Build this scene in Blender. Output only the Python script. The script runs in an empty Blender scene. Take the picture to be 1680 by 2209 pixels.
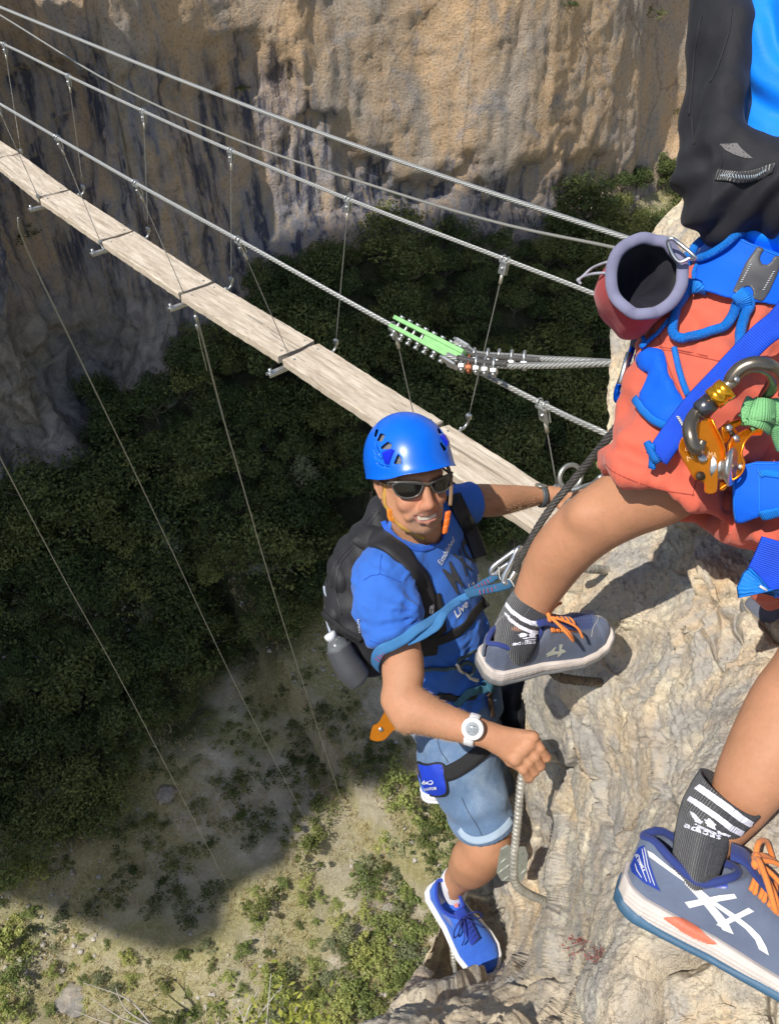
import bpy, bmesh, math, random
import numpy as np
from mathutils import Vector, Matrix
from mathutils.bvhtree import BVHTree
rad = math.radians
sc = bpy.context.scene
COL = sc.collection

# ------------------------------------------------------------------ camera
F = 1700.0                      # focal length in units of a 1680 x 2209 picture
PITCH = rad(42.5)
cam_d = bpy.data.cameras.new('camera'); cam = bpy.data.objects.new('camera', cam_d); COL.objects.link(cam)
cam_d.sensor_fit = 'VERTICAL'; cam_d.sensor_height = 24.0; cam_d.lens = 24.0*F/2209.0
cam_d.clip_start = 0.05; cam_d.clip_end = 1500
cam.rotation_euler = (math.pi/2-PITCH, 0, 0)
sc.camera = cam
# ------------------------------------------------------------------ light
LDIR = np.array([-0.45, -0.36, 0.82]); LDIR = LDIR/np.linalg.norm(LDIR)
sun_el = math.asin(LDIR[2]); sun_az = math.atan2(LDIR[0], LDIR[1])
world = bpy.data.worlds.new('World'); sc.world = world; world.use_nodes = True
wn = world.node_tree.nodes; wl = world.node_tree.links
bg = wn.get('Background') or wn.new('ShaderNodeBackground')
sky = wn.new('ShaderNodeTexSky'); sky.sky_type = 'NISHITA'; sky.sun_disc = False
sky.sun_elevation = sun_el; sky.sun_rotation = sun_az
wl.new(sky.outputs[0], bg.inputs[0]); bg.inputs[1].default_value = 0.13
sun_d = bpy.data.lights.new('sun', 'SUN'); sun_d.energy = 4.9; sun_d.angle = rad(0.5); sun_d.color = (1.0, 0.95, 0.87)
sun = bpy.data.objects.new('sun', sun_d); COL.objects.link(sun)
sun.rotation_euler = Vector(LDIR).to_track_quat('Z', 'Y').to_euler()
sc.view_settings.view_transform = 'Standard'; sc.view_settings.look = 'None'
sc.view_settings.exposure = 0.0; sc.view_settings.gamma = 1.0
sc.cycles.max_bounces = 6; sc.cycles.diffuse_bounces = 3; sc.cycles.glossy_bounces = 3
sc.cycles.transparent_max_bounces = 12; sc.cycles.transmission_bounces = 4
sc.cycles.use_adaptive_sampling = True; sc.cycles.adaptive_threshold = 0.02
sc.cycles.sample_clamp_indirect = 6.0

# ------------------------------------------------------------------ maths helpers
sp, cp = math.sin(PITCH), math.cos(PITCH)
C2W = np.array([[1, 0, 0], [0, sp, -cp], [0, cp, sp]])   # frame along the line of sight -> world
def Q(x, y, z):                                          # direction through picture (x, y), distance z along the sight axis
    return np.array([(x-840.0)/F*z, (1104.5-y)/F*z, -z])
def W(c): return np.asarray(c, float) @ C2W.T
def C(w): return np.asarray(w, float) @ C2W
# positions read from enlarged details of the photograph
def c1(x, y): return 668.9+x*.2986, 864+y*.2986
def c2(x, y): return 668.9+x*.365, 1309.9+y*.365
def c3(x, y): return 836.1+x*.2654, 1672.2+y*.2654
def c4(x, y): return 1003.3+x*.2524, 947.6+y*.2524
def c5(x, y): return 1282.0+x*.2682, 1616.5+y*.2682
def c6(x, y): return 1226.3+x*.2701, y*.2701
def c7(x, y): return 1226.3+x*.2775, 473.8+y*.2775
def d1(x, y): return 1393.5+x*.1892, 752.5+y*.1892
def d2(x, y): return 1170.6+x*.3033, 1114.8+y*.3033
def d3(x, y): return 780.4+x*.2323, 1114.8+y*.2323
def d4(x, y): return x*.5309, 1560.8+y*.5309
def d5(x, y): return x*.4977, 836.1+y*.4977
def d6(x, y): return 808.3+x*.3318, 641+y*.3318
def d7(x, y): return 969.9+x*.1526, 1532.9+y*.1526
def d8(x, y): return x*.2654, 278.7+y*.2654
def QQ(fn, pts): return [Q(*fn(x, y), z) for x, y, z in pts]
def nrm(v):
    v = np.asarray(v, float); return v/max(np.linalg.norm(v), 1e-12)
def smooth01(a, b, x):
    t = np.clip((x-a)/(b-a), 0, 1); return t*t*(3-2*t)

def _h(ix, iy, iz, seed):
    n = (ix.astype(np.int64)*374761393+iy.astype(np.int64)*668265263+iz.astype(np.int64)*2147483647+seed*1274126177) & 0xffffffff
    n = ((n ^ (n >> 13))*1274126177) & 0xffffffff
    n = ((n ^ (n >> 16))*2246822519) & 0xffffffff
    return ((n ^ (n >> 15)) & 0xffffff)/float(0xffffff)
def vnoise(p, seed=0):
    f = np.floor(p); t = p-f; t = t*t*(3-2*t); f = f.astype(np.int64)
    r = 0
    for dx in (0, 1):
        wx = t[:, 0] if dx else 1-t[:, 0]
        for dy in (0, 1):
            wy = t[:, 1] if dy else 1-t[:, 1]
            for dz in (0, 1):
                wz = t[:, 2] if dz else 1-t[:, 2]
                r = r+wx*wy*wz*_h(f[:, 0]+dx, f[:, 1]+dy, f[:, 2]+dz, seed)
    return r*2-1
ROT = np.array([[.0, .8, .6], [-.8, .36, -.48], [-.6, -.48, .64]])
def fbm(p, octv=5, seed=0, ridged=False, gain=.5):
    p = np.array(p, float); a = 1; s = 0; tot = 0
    for i in range(octv):
        n = vnoise(p, seed+i)
        if ridged: n = 1-2*np.abs(n)
        s = s+a*n; tot += a; a *= gain; p = (p@ROT.T)*2.03+17.3
    return s/tot
def worley(p, seed=0):
    f = np.floor(p).astype(np.int64); d1_ = np.full(len(p), 9.); d2_ = np.full(len(p), 9.); cid = np.zeros(len(p))
    for dx in (-1, 0, 1):
        for dy in (-1, 0, 1):
            for dz in (-1, 0, 1):
                g = f+[dx, dy, dz]
                q = g+np.stack([_h(g[:, 0], g[:, 1], g[:, 2], seed+k) for k in (11, 22, 33)], 1)
                d = np.linalg.norm(p-q, axis=1)
                idv = _h(g[:, 0], g[:, 1], g[:, 2], seed+44)
                c = d < d1_
                d2_ = np.where(c, d1_, np.minimum(d2_, d)); cid = np.where(c, idv, cid); d1_ = np.where(c, d, d1_)
    return d1_, d2_, cid

def facets(p, seed, tilt):
    """broken planes: every cell gets its own level and slope"""
    f = np.floor(p).astype(np.int64); d1_ = np.full(len(p), 9.); d2_ = np.full(len(p), 9.); val = np.zeros(len(p))
    for dx in (-1, 0, 1):
        for dy in (-1, 0, 1):
            for dz in (-1, 0, 1):
                g = f+[dx, dy, dz]; r_ = [_h(g[:, 0], g[:, 1], g[:, 2], seed+k) for k in (1, 2, 3, 4, 5, 6, 7)]
                q = g+np.stack(r_[:3], 1); v = p-q; d = np.linalg.norm(v, axis=1); c = d < d1_
                pl = (r_[6]-.5)+tilt*(v[:, 0]*(r_[3]-.5)+v[:, 1]*(r_[4]-.5)+v[:, 2]*(r_[5]-.5))
                d2_ = np.where(c, d1_, np.minimum(d2_, d)); val = np.where(c, pl, val); d1_ = np.where(c, d, d1_)
    return val, d2_-d1_
# ------------------------------------------------------------------ object helpers
def props(o, label=None, cat=None, group=None, kind=None):
    if label: o['label'] = label
    if cat: o['category'] = cat
    if group: o['group'] = group
    if kind: o['kind'] = kind
    return o
def wloc(o):
    p = np.zeros(3)
    while o is not None: p = p+np.array(o.location); o = o.parent
    return p
def subempty(name, c, parent):
    o = bpy.data.objects.new(name, None); COL.objects.link(o); o.empty_display_size = .05
    o.location = Vector(W(c)-wloc(parent)); o.parent = parent; return o
def mesh(name, v, f, m=None, parent=None, world=False, smooth=True, uv=None, mats=None, midx=None):
    """one mesh object; v in the sight frame unless world=True"""
    v = np.asarray(v, float)
    if not world: v = W(v)
    base = np.array([(v[:, 0].min()+v[:, 0].max())/2, (v[:, 1].min()+v[:, 1].max())/2, v[:, 2].min()])
    if parent is not None: base = wloc(parent)
    v = v-base
    me = bpy.data.meshes.new(name)
    if isinstance(f, np.ndarray):
        nf, k = f.shape
        me.vertices.add(len(v)); me.vertices.foreach_set('co', v.astype(np.float32).ravel())
        me.loops.add(nf*k); me.loops.foreach_set('vertex_index', f.astype(np.int32).ravel())
        me.polygons.add(nf); me.polygons.foreach_set('loop_start', np.arange(0, nf*k, k, dtype=np.int32))
        me.polygons.foreach_set('loop_total', np.full(nf, k, dtype=np.int32))
        me.update(calc_edges=True); me.validate()
    else:
        me.from_pydata([tuple(a) for a in v], [], [tuple(int(i) for i in a) for a in f]); me.update()
    if uv is not None:
        ul = me.uv_layers.new(name='UVMap'); li = np.zeros(len(me.loops), dtype=np.int32)
        me.loops.foreach_get('vertex_index', li)
        ul.data.foreach_set('uv', np.asarray(uv, np.float32)[li].ravel())
    if smooth: me.polygons.foreach_set('use_smooth', np.ones(len(me.polygons), bool))
    for mm in (mats or ([m] if m else [])): me.materials.append(mm)
    if midx is not None: me.polygons.foreach_set('material_index', np.asarray(midx, dtype=np.int32))
    o = bpy.data.objects.new(name, me); COL.objects.link(o)
    if parent is None: o.location = base
    else: o.parent = parent
    return o
def attr(o, name, vals):
    a = o.data.attributes.new(name, 'FLOAT', 'POINT'); a.data.foreach_set('value', np.asarray(vals, np.float32))
def colattr(o, name, rgb):
    a = o.data.attributes.new(name, 'FLOAT_COLOR', 'POINT')
    a.data.foreach_set('color', np.concatenate([rgb, np.ones((len(rgb), 1))], 1).astype(np.float32).ravel())
def empty(name, c, label=None, cat=None, group=None, world=False):
    o = bpy.data.objects.new(name, None); COL.objects.link(o)
    o.empty_display_size = .1
    o.location = c if world else W(c)
    return props(o, label, cat, group)
def adopt(o, parent):                # make an already built object a part
    o.location = Vector(o.location)-Vector(parent.location); o.parent = parent
    return o
def joinm(*parts):
    vs, fs, uvs, n = [], [], [], 0
    for p in parts:
        v, f = p[0], p[1]
        vs.append(np.asarray(v, float)); fs += [tuple(int(i)+n for i in q) for q in f]; n += len(v)
        uvs.append(np.asarray(p[2]) if len(p) > 2 and p[2] is not None else np.zeros((len(v), 2)))
    return np.concatenate(vs), fs, np.concatenate(uvs)

# ------------------------------------------------------------------ materials
MATS = {}
class NT:
    def __init__(s, name):
        s.m = bpy.data.materials.new(name); s.m.use_nodes = True; s.t = s.m.node_tree; s.n = s.t.nodes; s.l = s.t.links
        s.b = s.n.get('Principled BSDF'); s.out = s.n.get('Material Output')
    def new(s, ty, **kw):
        n = s.n.new(ty)
        for k, v in kw.items():
            if hasattr(n, k): setattr(n, k, v)
        return n
    def link(s, a, b): s.l.new(a, b)
    def coord(s, kind='Object'):
        if not hasattr(s, 'tc'): s.tc = s.new('ShaderNodeTexCoord')
        return s.tc.outputs[kind]
    def pos(s):
        if not hasattr(s, 'geo'): s.geo = s.new('ShaderNodeNewGeometry')
        return s.geo.outputs['Position']
    def mapping(s, src, scale=(1, 1, 1), rot=(0, 0, 0), loc=(0, 0, 0)):
        n = s.new('ShaderNodeMapping'); s.link(src, n.inputs[0]); n.inputs['Scale'].default_value = scale
        n.inputs['Rotation'].default_value = rot; n.inputs['Location'].default_value = loc; return n.outputs[0]
    def noise(s, src, scale, detail=4, rough=.55, dist=0, fac=True):
        n = s.new('ShaderNodeTexNoise'); s.link(src, n.inputs['Vector']); n.inputs['Scale'].default_value = scale
        n.inputs['Detail'].default_value = detail; n.inputs['Roughness'].default_value = rough; n.inputs['Distortion'].default_value = dist
        return n.outputs[0]
    def wave(s, src, scale, dist=0, bands='X', detail=2):
        n = s.new('ShaderNodeTexWave'); s.link(src, n.inputs['Vector']); n.inputs['Scale'].default_value = scale
        n.inputs['Distortion'].default_value = dist; n.bands_direction = bands; n.inputs['Detail'].default_value = detail
        return n.outputs['Fac']
    def voro(s, src, scale, feature='F1', rnd=1):
        n = s.new('ShaderNodeTexVoronoi'); n.feature = feature; s.link(src, n.inputs['Vector']); n.inputs['Scale'].default_value = scale
        n.inputs['Randomness'].default_value = rnd; return n.outputs['Distance']
    def ramp(s, src, stops, interp='LINEAR'):
        n = s.new('ShaderNodeValToRGB'); s.link(src, n.inputs[0]); e = n.color_ramp.elements; n.color_ramp.interpolation = interp
        while len(e) < len(stops): e.new(.5)
        for k, (p, c) in enumerate(stops):
            e[k].position = p; e[k].color = (c if len(c) == 4 else (*c, 1)) if hasattr(c, '__len__') else (c, c, c, 1)
        return n.outputs[0]
    def mix(s, fac, a, b, mode='MIX'):
        n = s.new('ShaderNodeMix'); n.data_type = 'RGBA'; n.blend_type = mode
        for k, v in ((0, fac), (6, a), (7, b)):
            if isinstance(v, bpy.types.NodeSocket): s.link(v, n.inputs[k])
            elif k == 0: n.inputs[0].default_value = v
            else: n.inputs[k].default_value = (*v, 1) if len(v) == 3 else v
        return n.outputs[2]
    def math(s, op, a, b=None, clamp=False):
        n = s.new('ShaderNodeMath'); n.operation = op; n.use_clamp = clamp
        for k, v in ((0, a), (1, b)):
            if v is None: continue
            if isinstance(v, bpy.types.NodeSocket): s.link(v, n.inputs[k])
            else: n.inputs[k].default_value = v
        return n.outputs[0]
    def attr(s, name, out='Fac'):
        n = s.new('ShaderNodeAttribute'); n.attribute_name = name; return n.outputs[out]
    def bump(s, h, strength=.5, dist=.01, prev=None):
        n = s.new('ShaderNodeBump'); s.link(h, n.inputs['Height']); n.inputs['Strength'].default_value = strength
        n.inputs['Distance'].default_value = dist
        if prev is not None: s.link(prev, n.inputs['Normal'])
        return n.outputs[0]
    def set(s, **kw):
        for k, v in kw.items():
            i = s.b.inputs[k.replace('_', ' ')]
            if isinstance(v, bpy.types.NodeSocket): s.link(v, i)
            else: i.default_value = (*v, 1) if hasattr(v, '__len__') and len(v) == 3 else v
        return s.m
def simple(name, col, rough=.5, metal=0., var=.12, nscale=40, bump=0., bscale=200, bdist=.001, spec=.5, coat=0., sheen=0.):
    t = NT(name); p = t.coord()
    n = t.noise(p, nscale, 4)
    lo = tuple(c*(1-var) for c in col); hi = tuple(min(1, c*(1+var)) for c in col)
    t.set(Base_Color=t.ramp(n, [(.3, lo), (.7, hi)]), Roughness=rough, Metallic=metal)
    t.b.inputs['Specular IOR Level'].default_value = spec; t.b.inputs['Coat Weight'].default_value = coat
    t.b.inputs['Sheen Weight'].default_value = sheen
    if bump: t.set(Normal=t.bump(t.noise(p, bscale, 3), bump, bdist))
    return t.m

# ------------------------------------------------------------------ curves, tubes, ribbons
def spline(pts, n=8, closed=False):
    P = np.asarray(pts, float); m = len(P); out = []
    rng = m if closed else m-1
    for i in range(rng):
        if closed: p0, p1, p2, p3 = P[(i-1) % m], P[i], P[(i+1) % m], P[(i+2) % m]
        else: p0, p1, p2, p3 = P[max(i-1, 0)], P[i], P[i+1], P[min(i+2, m-1)]
        for k in range(n):
            t = k/n
            out.append(.5*((2*p1)+(-p0+p2)*t+(2*p0-5*p1+4*p2-p3)*t*t+(-p0+3*p1-3*p2+p3)*t**3))
    if not closed: out.append(P[-1])
    return np.array(out)
def resample(P, step, closed=False):
    P = np.asarray(P, float)
    if closed: P = np.concatenate([P, P[:1]])
    d = np.r_[0, np.cumsum(np.linalg.norm(np.diff(P, axis=0)[:, :3], axis=1))]
    n = max(2, int(round(d[-1]/step))+1); s = np.linspace(0, d[-1], n)
    R = np.stack([np.interp(s, d, P[:, k]) for k in range(P.shape[1])], 1)
    return R[:-1] if closed else R
def frames(P, closed=False):
    n = len(P); T = np.zeros((n, 3))
    for i in range(n):
        a = P[(i+1) % n] if closed or i < n-1 else P[i]; b = P[i-1] if closed or i > 0 else P[i]
        T[i] = nrm(a-b)
    N = np.zeros((n, 3)); u = np.array([0, 0, 1.]) if abs(T[0][2]) < .9 else np.array([1., 0, 0])
    N[0] = nrm(u-T[0]*np.dot(u, T[0]))
    for i in range(1, n): N[i] = nrm(N[i-1]-T[i]*np.dot(N[i-1], T[i]))
    if closed:
        a = N[-1]-T[0]*np.dot(N[-1], T[0]); a = nrm(a)
        ang = math.atan2(np.dot(np.cross(N[0], a), T[0]), np.dot(N[0], a))
        for i in range(n):
            th = -ang*i/n; B = np.cross(T[i], N[i]); N[i] = N[i]*math.cos(th)+B*math.sin(th)
    return T, N, np.cross(T, N)
def tube(P, r, n=10, closed=False, twist=0, lobes=0, amp=.12, flat=1.0, caps=True):
    """P path; r radius or array; lobes + twist (turns per metre) give a laid rope"""
    P = np.asarray(P, float); m = len(P); r = np.full(m, float(r)) if np.isscalar(r) else np.asarray(r, float)
    T, N, B = frames(P, closed)
    s = np.r_[0, np.cumsum(np.linalg.norm(np.diff(P, axis=0), axis=1))]
    a = np.arange(n)*2*math.pi/n
    V = np.zeros((m, n, 3)); UV = np.zeros((m, n, 2))
    for i in range(m):
        rr = r[i]*np.ones(n)
        if lobes: rr = r[i]*(1-amp+amp*2*np.abs(np.cos(.5*lobes*(a-twist*2*math.pi*s[i]))))
        V[i] = P[i]+np.outer(np.cos(a)*rr, N[i])*flat+np.outer(np.sin(a)*rr, B[i])
        UV[i, :, 0] = s[i]; UV[i, :, 1] = a/(2*math.pi)
    f = []
    for i in range(m if closed else m-1):
        j = (i+1) % m
        for k in range(n):
            l = (k+1) % n; f.append((i*n+k, i*n+l, j*n+l, j*n+k))
    v = V.reshape(-1, 3); uv = UV.reshape(-1, 2)
    if caps and not closed:
        f.append(tuple(range(n-1, -1, -1))); f.append(tuple((m-1)*n+k for k in range(n)))
    return v, f, uv
def ribbon(P, wid, thick, nrmls, closed=False):
    """strap: box section along P, nrmls = outward normal per point"""
    P = np.asarray(P, float); m = len(P); wid = np.full(m, float(wid)) if np.isscalar(wid) else np.asarray(wid)
    T, _, _ = frames(P, closed); nrmls = np.asarray(nrmls, float)
    if nrmls.ndim == 1: nrmls = np.repeat(nrmls[None], m, 0)
    prof = [(-.5, 0), (-.46, .8), (-.2, 1), (.2, 1), (.46, .8), (.5, 0), (.4, -.3), (-.4, -.3)]
    K = len(prof); V = []; UV = []
    s = np.r_[0, np.cumsum(np.linalg.norm(np.diff(P, axis=0), axis=1))]
    for i in range(m):
        nn = nrm(nrmls[i]-T[i]*np.dot(nrmls[i], T[i])); bb = np.cross(T[i], nn)
        for a, b in prof:
            V.append(P[i]+bb*a*wid[i]+nn*b*thick); UV.append((s[i], (a+.5)*wid[i]))
    f = []
    for i in range(m if closed else m-1):
        j = (i+1) % m
        for k in range(K):
            l = (k+1) % K; f.append((i*K+k, i*K+l, j*K+l, j*K+k))
    if not closed: f.append(tuple(range(K-1, -1, -1))); f.append(tuple((m-1)*K+k for k in range(K)))
    return np.array(V), f, np.array(UV)
def box(c, ax, ay, az, hx, hy, hz, bev=.12):
    """bevelled box in a frame"""
    c = np.asarray(c, float); ax, ay, az = nrm(ax), nrm(ay), nrm(az); b = bev*min(hx, hy, hz)*2
    bm = bmesh.new(); bmesh.ops.create_cube(bm, size=2)
    for v in bm.verts: v.co = Vector((v.co.x*hx, v.co.y*hy, v.co.z*hz))
    if b > 0: bmesh.ops.bevel(bm, geom=bm.edges[:], offset=b, segments=2, affect='EDGES', profile=.7)
    vs = np.array([v.co[:] for v in bm.verts]); fs = [tuple(v.index for v in f.verts) for f in bm.faces]; bm.free()
    return c+vs[:, :1]*ax+vs[:, 1:2]*ay+vs[:, 2:3]*az, fs
def lathe(c, axis, prof, n=24):
    """prof list of (along, radius)"""
    axis = nrm(axis); u = nrm(np.cross(axis, [0.3, .9, .2])); w = np.cross(axis, u); V = []; m = len(prof)
    for a, r in prof:
        for k in range(n):
            t = 2*math.pi*k/n; V.append(np.asarray(c)+axis*a+(u*math.cos(t)+w*math.sin(t))*r)
    f = [(i*n+k, i*n+(k+1) % n, (i+1)*n+(k+1) % n, (i+1)*n+k) for i in range(m-1) for k in range(n)]
    f.append(tuple(range(n-1, -1, -1))); f.append(tuple((m-1)*n+k for k in range(n)))
    return np.array(V), f
def plate(pts2, c, ax, ay, thick, bev=.0006):
    """flat plate: outline pts2 in plane (ax, ay) around c, given thickness"""
    ax, ay = nrm(ax), nrm(ay); az = np.cross(ax, ay); n = len(pts2); V = []
    P = np.array(pts2, float); cen = P.mean(0)
    ins = P+(cen-P)/np.maximum(np.linalg.norm(cen-P, axis=1), 1e-9)[:, None]*bev*1.5
    for q, h in ((ins, -thick/2), (P, -thick/2+bev), (P, thick/2-bev), (ins, thick/2)):
        for a, b in q: V.append(np.asarray(c)+ax*a+ay*b+az*h)
    f = [(i*n+k, i*n+(k+1) % n, (i+1)*n+(k+1) % n, (i+1)*n+k) for i in range(3) for k in range(n)]
    f.append(tuple(range(n-1, -1, -1))); f.append(tuple(3*n+k for k in range(n)))
    return np.array(V), f

# ------------------------------------------------------------------ volumes: smooth unions turned into one skin
def _cap(p, a, b, ra, rb):
    ab = b-a; L = max(float(ab@ab), 1e-12); t = np.clip(((p-a)@ab)/L, 0, 1)
    return np.linalg.norm(p-(a+t[..., None]*ab), axis=-1)-(ra+(rb-ra)*t)
def _ell(p, c, r, R):
    q = (p-c)@R.T; k0 = np.linalg.norm(q/r, axis=-1); k1 = np.linalg.norm(q/(r*r), axis=-1)
    return k0*(k0-1)/np.maximum(k1, 1e-9)
class Vol:
    pad = 0; bound = None
    def __init__(s): s.p = []
    def cap(s, a, b, ra, rb=None, k=.015, sub=False, squash=None):
        rb = ra if rb is None else rb; a = np.asarray(a, float); b = np.asarray(b, float)
        lo = np.minimum(a, b)-max(ra, rb); hi = np.maximum(a, b)+max(ra, rb)
        s.p.append((lo, hi, k, sub, lambda P: _cap(P, a, b, ra, rb))); return s
    def limb(s, pts, k=.006, n=5, sub=False):        # smooth tapering limb through (vec, radius)
        P = spline([[*a, r] for a, r in pts], n); return s.chain([(q[:3], q[3]) for q in P], k, sub)
    def clip(s, poly, iso):                           # grow by iso, then keep only what lies inside a traced outline
        lo = np.min([p[0] for p in s.p], 0)-.05; hi = np.max([p[1] for p in s.p], 0)+.05; v = Vol(); v.p = list(s.p)
        v.p.append((lo, hi, iso, 'iso', None)); px = np.array([Q(x, y, 1.)[:2] for x, y in poly]); zc = -(lo[2]+hi[2])/2
        def f(P):
            Z = -P[..., 2]; return -poly_sd(840+F*P[..., 0]/Z, 1104.5-F*P[..., 1]/Z, poly)*1.15/F
        pb = np.array([Q(x, y, z) for x, y in poly for z in (-lo[2], -hi[2])]); v.bound = (np.r_[pb.min(0)[:2]-.01, lo[2]], np.r_[pb.max(0)[:2]+.01, hi[2]]); v.pad = iso+.004
        v.p.append((lo, hi, .0015, True, f)); return v
    def chain(s, pts, k=.012, sub=False):           # pts: (vec, radius)
        for (a, ra), (b, rb) in zip(pts[:-1], pts[1:]): s.cap(a, b, ra, rb, k, sub)
        return s
    def ell(s, c, r, axes=None, k=.015, sub=False):  # axes rows = directions of radii
        c = np.asarray(c, float); r = np.asarray(r, float); R = np.eye(3) if axes is None else np.array([nrm(a) for a in axes])
        e = np.sqrt(((R.T*r)**2).sum(1))
        s.p.append((c-e, c+e, k, sub, lambda P: _ell(P, c, r, R))); return s
    def fn(s, lo, hi, k, sub, f): s.p.append((np.asarray(lo), np.asarray(hi), k, sub, f)); return s
    def build(s, h, iso=0.0):
        lo = np.min([p[0] for p in s.p if p[3] is False], 0)-3*h-s.pad; hi = np.max([p[1] for p in s.p if p[3] is False], 0)+3*h+s.pad
        if s.bound is not None: lo = np.maximum(lo, s.bound[0]); hi = np.minimum(hi, s.bound[1])
        n = np.ceil((hi-lo)/h).astype(int)+1
        D = np.full(n, .08, np.float32)
        for plo, phi, k, sub, f in s.p:
            if sub == 'iso':
                D -= k; continue
            mg = k+2.5*h+max(iso, 0)
            i0 = np.clip(np.floor((plo-mg-lo)/h).astype(int), 0, n-1); i1 = np.clip(np.ceil((phi+mg-lo)/h).astype(int)+1, 1, n)
            if np.any(i1 <= i0): continue
            g = np.stack(np.meshgrid(*[lo[a]+h*np.arange(i0[a], i1[a]) for a in range(3)], indexing='ij'), -1)
            d = f(g).astype(np.float32); S = D[i0[0]:i1[0], i0[1]:i1[1], i0[2]:i1[2]]
            if sub:
                hh = np.maximum(k-np.abs(S+d), 0)/k; S[...] = np.maximum(S, -d)+hh*hh*k*.25
            else:
                hh = np.maximum(k-np.abs(S-d), 0)/k; S[...] = np.minimum(S, d)-hh*hh*k*.25
        return nets(D-iso, lo, h)
def nets(D, lo, h):
    s = D < 0; n = np.array(D.shape)
    c = np.zeros(n-1, np.int8)
    for dx in (0, 1):
        for dy in (0, 1):
            for dz in (0, 1): c += s[dx:n[0]-1+dx, dy:n[1]-1+dy, dz:n[2]-1+dz]
    act = (c > 0) & (c < 8); idx = np.argwhere(act); m = len(idx)
    lut = np.full(n-1, -1, np.int32); lut[tuple(idx.T)] = np.arange(m)
    acc = np.zeros((m, 3)); cnt = np.zeros(m)
    cor = [(x, y, z) for x in (0, 1) for y in (0, 1) for z in (0, 1)]
    for a in cor:
        for ax in range(3):
            if a[ax]: continue
            b = list(a); b[ax] = 1
            da = D[tuple((idx+a).T)]; db = D[tuple((idx+b).T)]; x = (da < 0) != (db < 0)
            t = np.where(x, da/np.where(x, da-db, 1), 0); p = np.tile(np.array(a, float), (m, 1)); p[:, ax] += t
            acc += p*x[:, None]; cnt += x
    V = lo+h*(idx+acc/np.maximum(cnt, 1)[:, None]); F_ = []
    for ax in range(3):
        o1, o2 = [(1, 2), (2, 0), (0, 1)][ax]
        sl = [slice(1, n[k]-1) for k in range(3)]; sl[ax] = slice(0, n[ax]-1)
        sh = list(sl); sh[ax] = slice(1, n[ax])
        A = s[tuple(sl)]; B = s[tuple(sh)]; e = np.argwhere(A != B)
        off = np.array([1, 1, 1]); off[ax] = 0; e = e+off
        e1 = np.zeros(3, int); e1[o1] = 1; e2 = np.zeros(3, int); e2[o2] = 1
        q = np.stack([lut[tuple((e-e1-e2).T)], lut[tuple((e-e2).T)], lut[tuple(e.T)], lut[tuple((e-e1).T)]], 1)
        ins = s[tuple(e.T)]; q[~ins] = q[~ins][:, ::-1]
        F_.append(q[(q >= 0).all(1)])
    return V, np.concatenate(F_)
def vnormals(V, Fq):
    d = np.cross(V[Fq[:, 2]]-V[Fq[:, 0]], V[Fq[:, 3 if Fq.shape[1] > 3 else 1]]-V[Fq[:, 1]]) if Fq.shape[1] > 3 else np.cross(V[Fq[:, 1]]-V[Fq[:, 0]], V[Fq[:, 2]]-V[Fq[:, 0]])
    N = np.zeros_like(V)
    for k in range(Fq.shape[1]): np.add.at(N, Fq[:, k], d)
    return N/np.maximum(np.linalg.norm(N, axis=1), 1e-12)[:, None]
def relax(V, Fq, it=2, lam=.5):
    n = len(V); E = np.concatenate([Fq[:, [k, (k+1) % Fq.shape[1]]] for k in range(Fq.shape[1])]); deg = np.bincount(E.ravel(), minlength=n)
    for i in range(it):
        S = np.zeros_like(V)
        for a in range(3): S[:, a] = np.bincount(E[:, 0], V[E[:, 1], a], n)+np.bincount(E[:, 1], V[E[:, 0], a], n)
        V = V+lam*(S/np.maximum(deg, 1)[:, None]-V)
    return V
def bvh(*vf):
    vs, fs, n = [], [], 0
    for v, f in vf:
        vs.append(np.asarray(v)); fs += [tuple(int(i)+n for i in q) for q in f]; n += len(v)
    return BVHTree.FromPolygons([Vector(a) for a in np.concatenate(vs)], fs)
def hit(t, x, y, off=0.0, default=None):
    d = nrm(Q(x, y, 1)); loc, nn, i, dd = t.ray_cast(Vector((0, 0, 0)), Vector(d))
    if loc is None: return (None, None) if default is None else (Q(x, y, default), -d)
    n_ = np.array(nn); 
    if n_@d > 0: n_ = -n_
    return np.array(loc)+n_*off, n_
def drape(t, pts, off=.002, step=.006, default=None, smooth=6, lift=0):
    """picture points (x, y) laid on a surface -> path and normals"""
    P = spline([(x, y, 0) for x, y in pts], 14)[:, :2]; out = []; last = default; res = []
    for x, y in P:
        p, n_ = hit(t, x, y, off)
        res.append((p, n_))
    zs = [(-p[2]) if p is not None else None for p, _ in res]
    good = [i for i, z in enumerate(zs) if z is not None]
    pts3 = []; ns = []
    for i, (x, y) in enumerate(P):
        if zs[i] is None:
            z = default if not good else zs[min(good, key=lambda g: abs(g-i))]+.004
            pts3.append(Q(x, y, z)); ns.append(np.array([0, 0, 1.]))
        else: pts3.append(res[i][0]); ns.append(res[i][1])
    pts3 = np.array(pts3); ns = np.array(ns)
    for _ in range(smooth):
        pts3[1:-1] = .5*pts3[1:-1]+.25*(pts3[:-2]+pts3[2:]); ns[1:-1] = .5*ns[1:-1]+.25*(ns[:-2]+ns[2:])
    z = pts3
    R = resample(np.concatenate([pts3, ns], 1), step)
    return R[:, :3]+lift*R[:, 3:], R[:, 3:]
def decal(t, polys, off=.0012, fine=.004, z0=2.0, thick=.0006):
    """flat shapes (picture coordinates) laid on a surface with a little thickness"""
    bm = bmesh.new()
    for poly in polys:
        vs = [bm.verts.new((x, y, 0)) for x, y in poly]
        try: bm.faces.new(vs)
        except ValueError: pass
    return _lay(bm, t, off, fine, z0)
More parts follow.
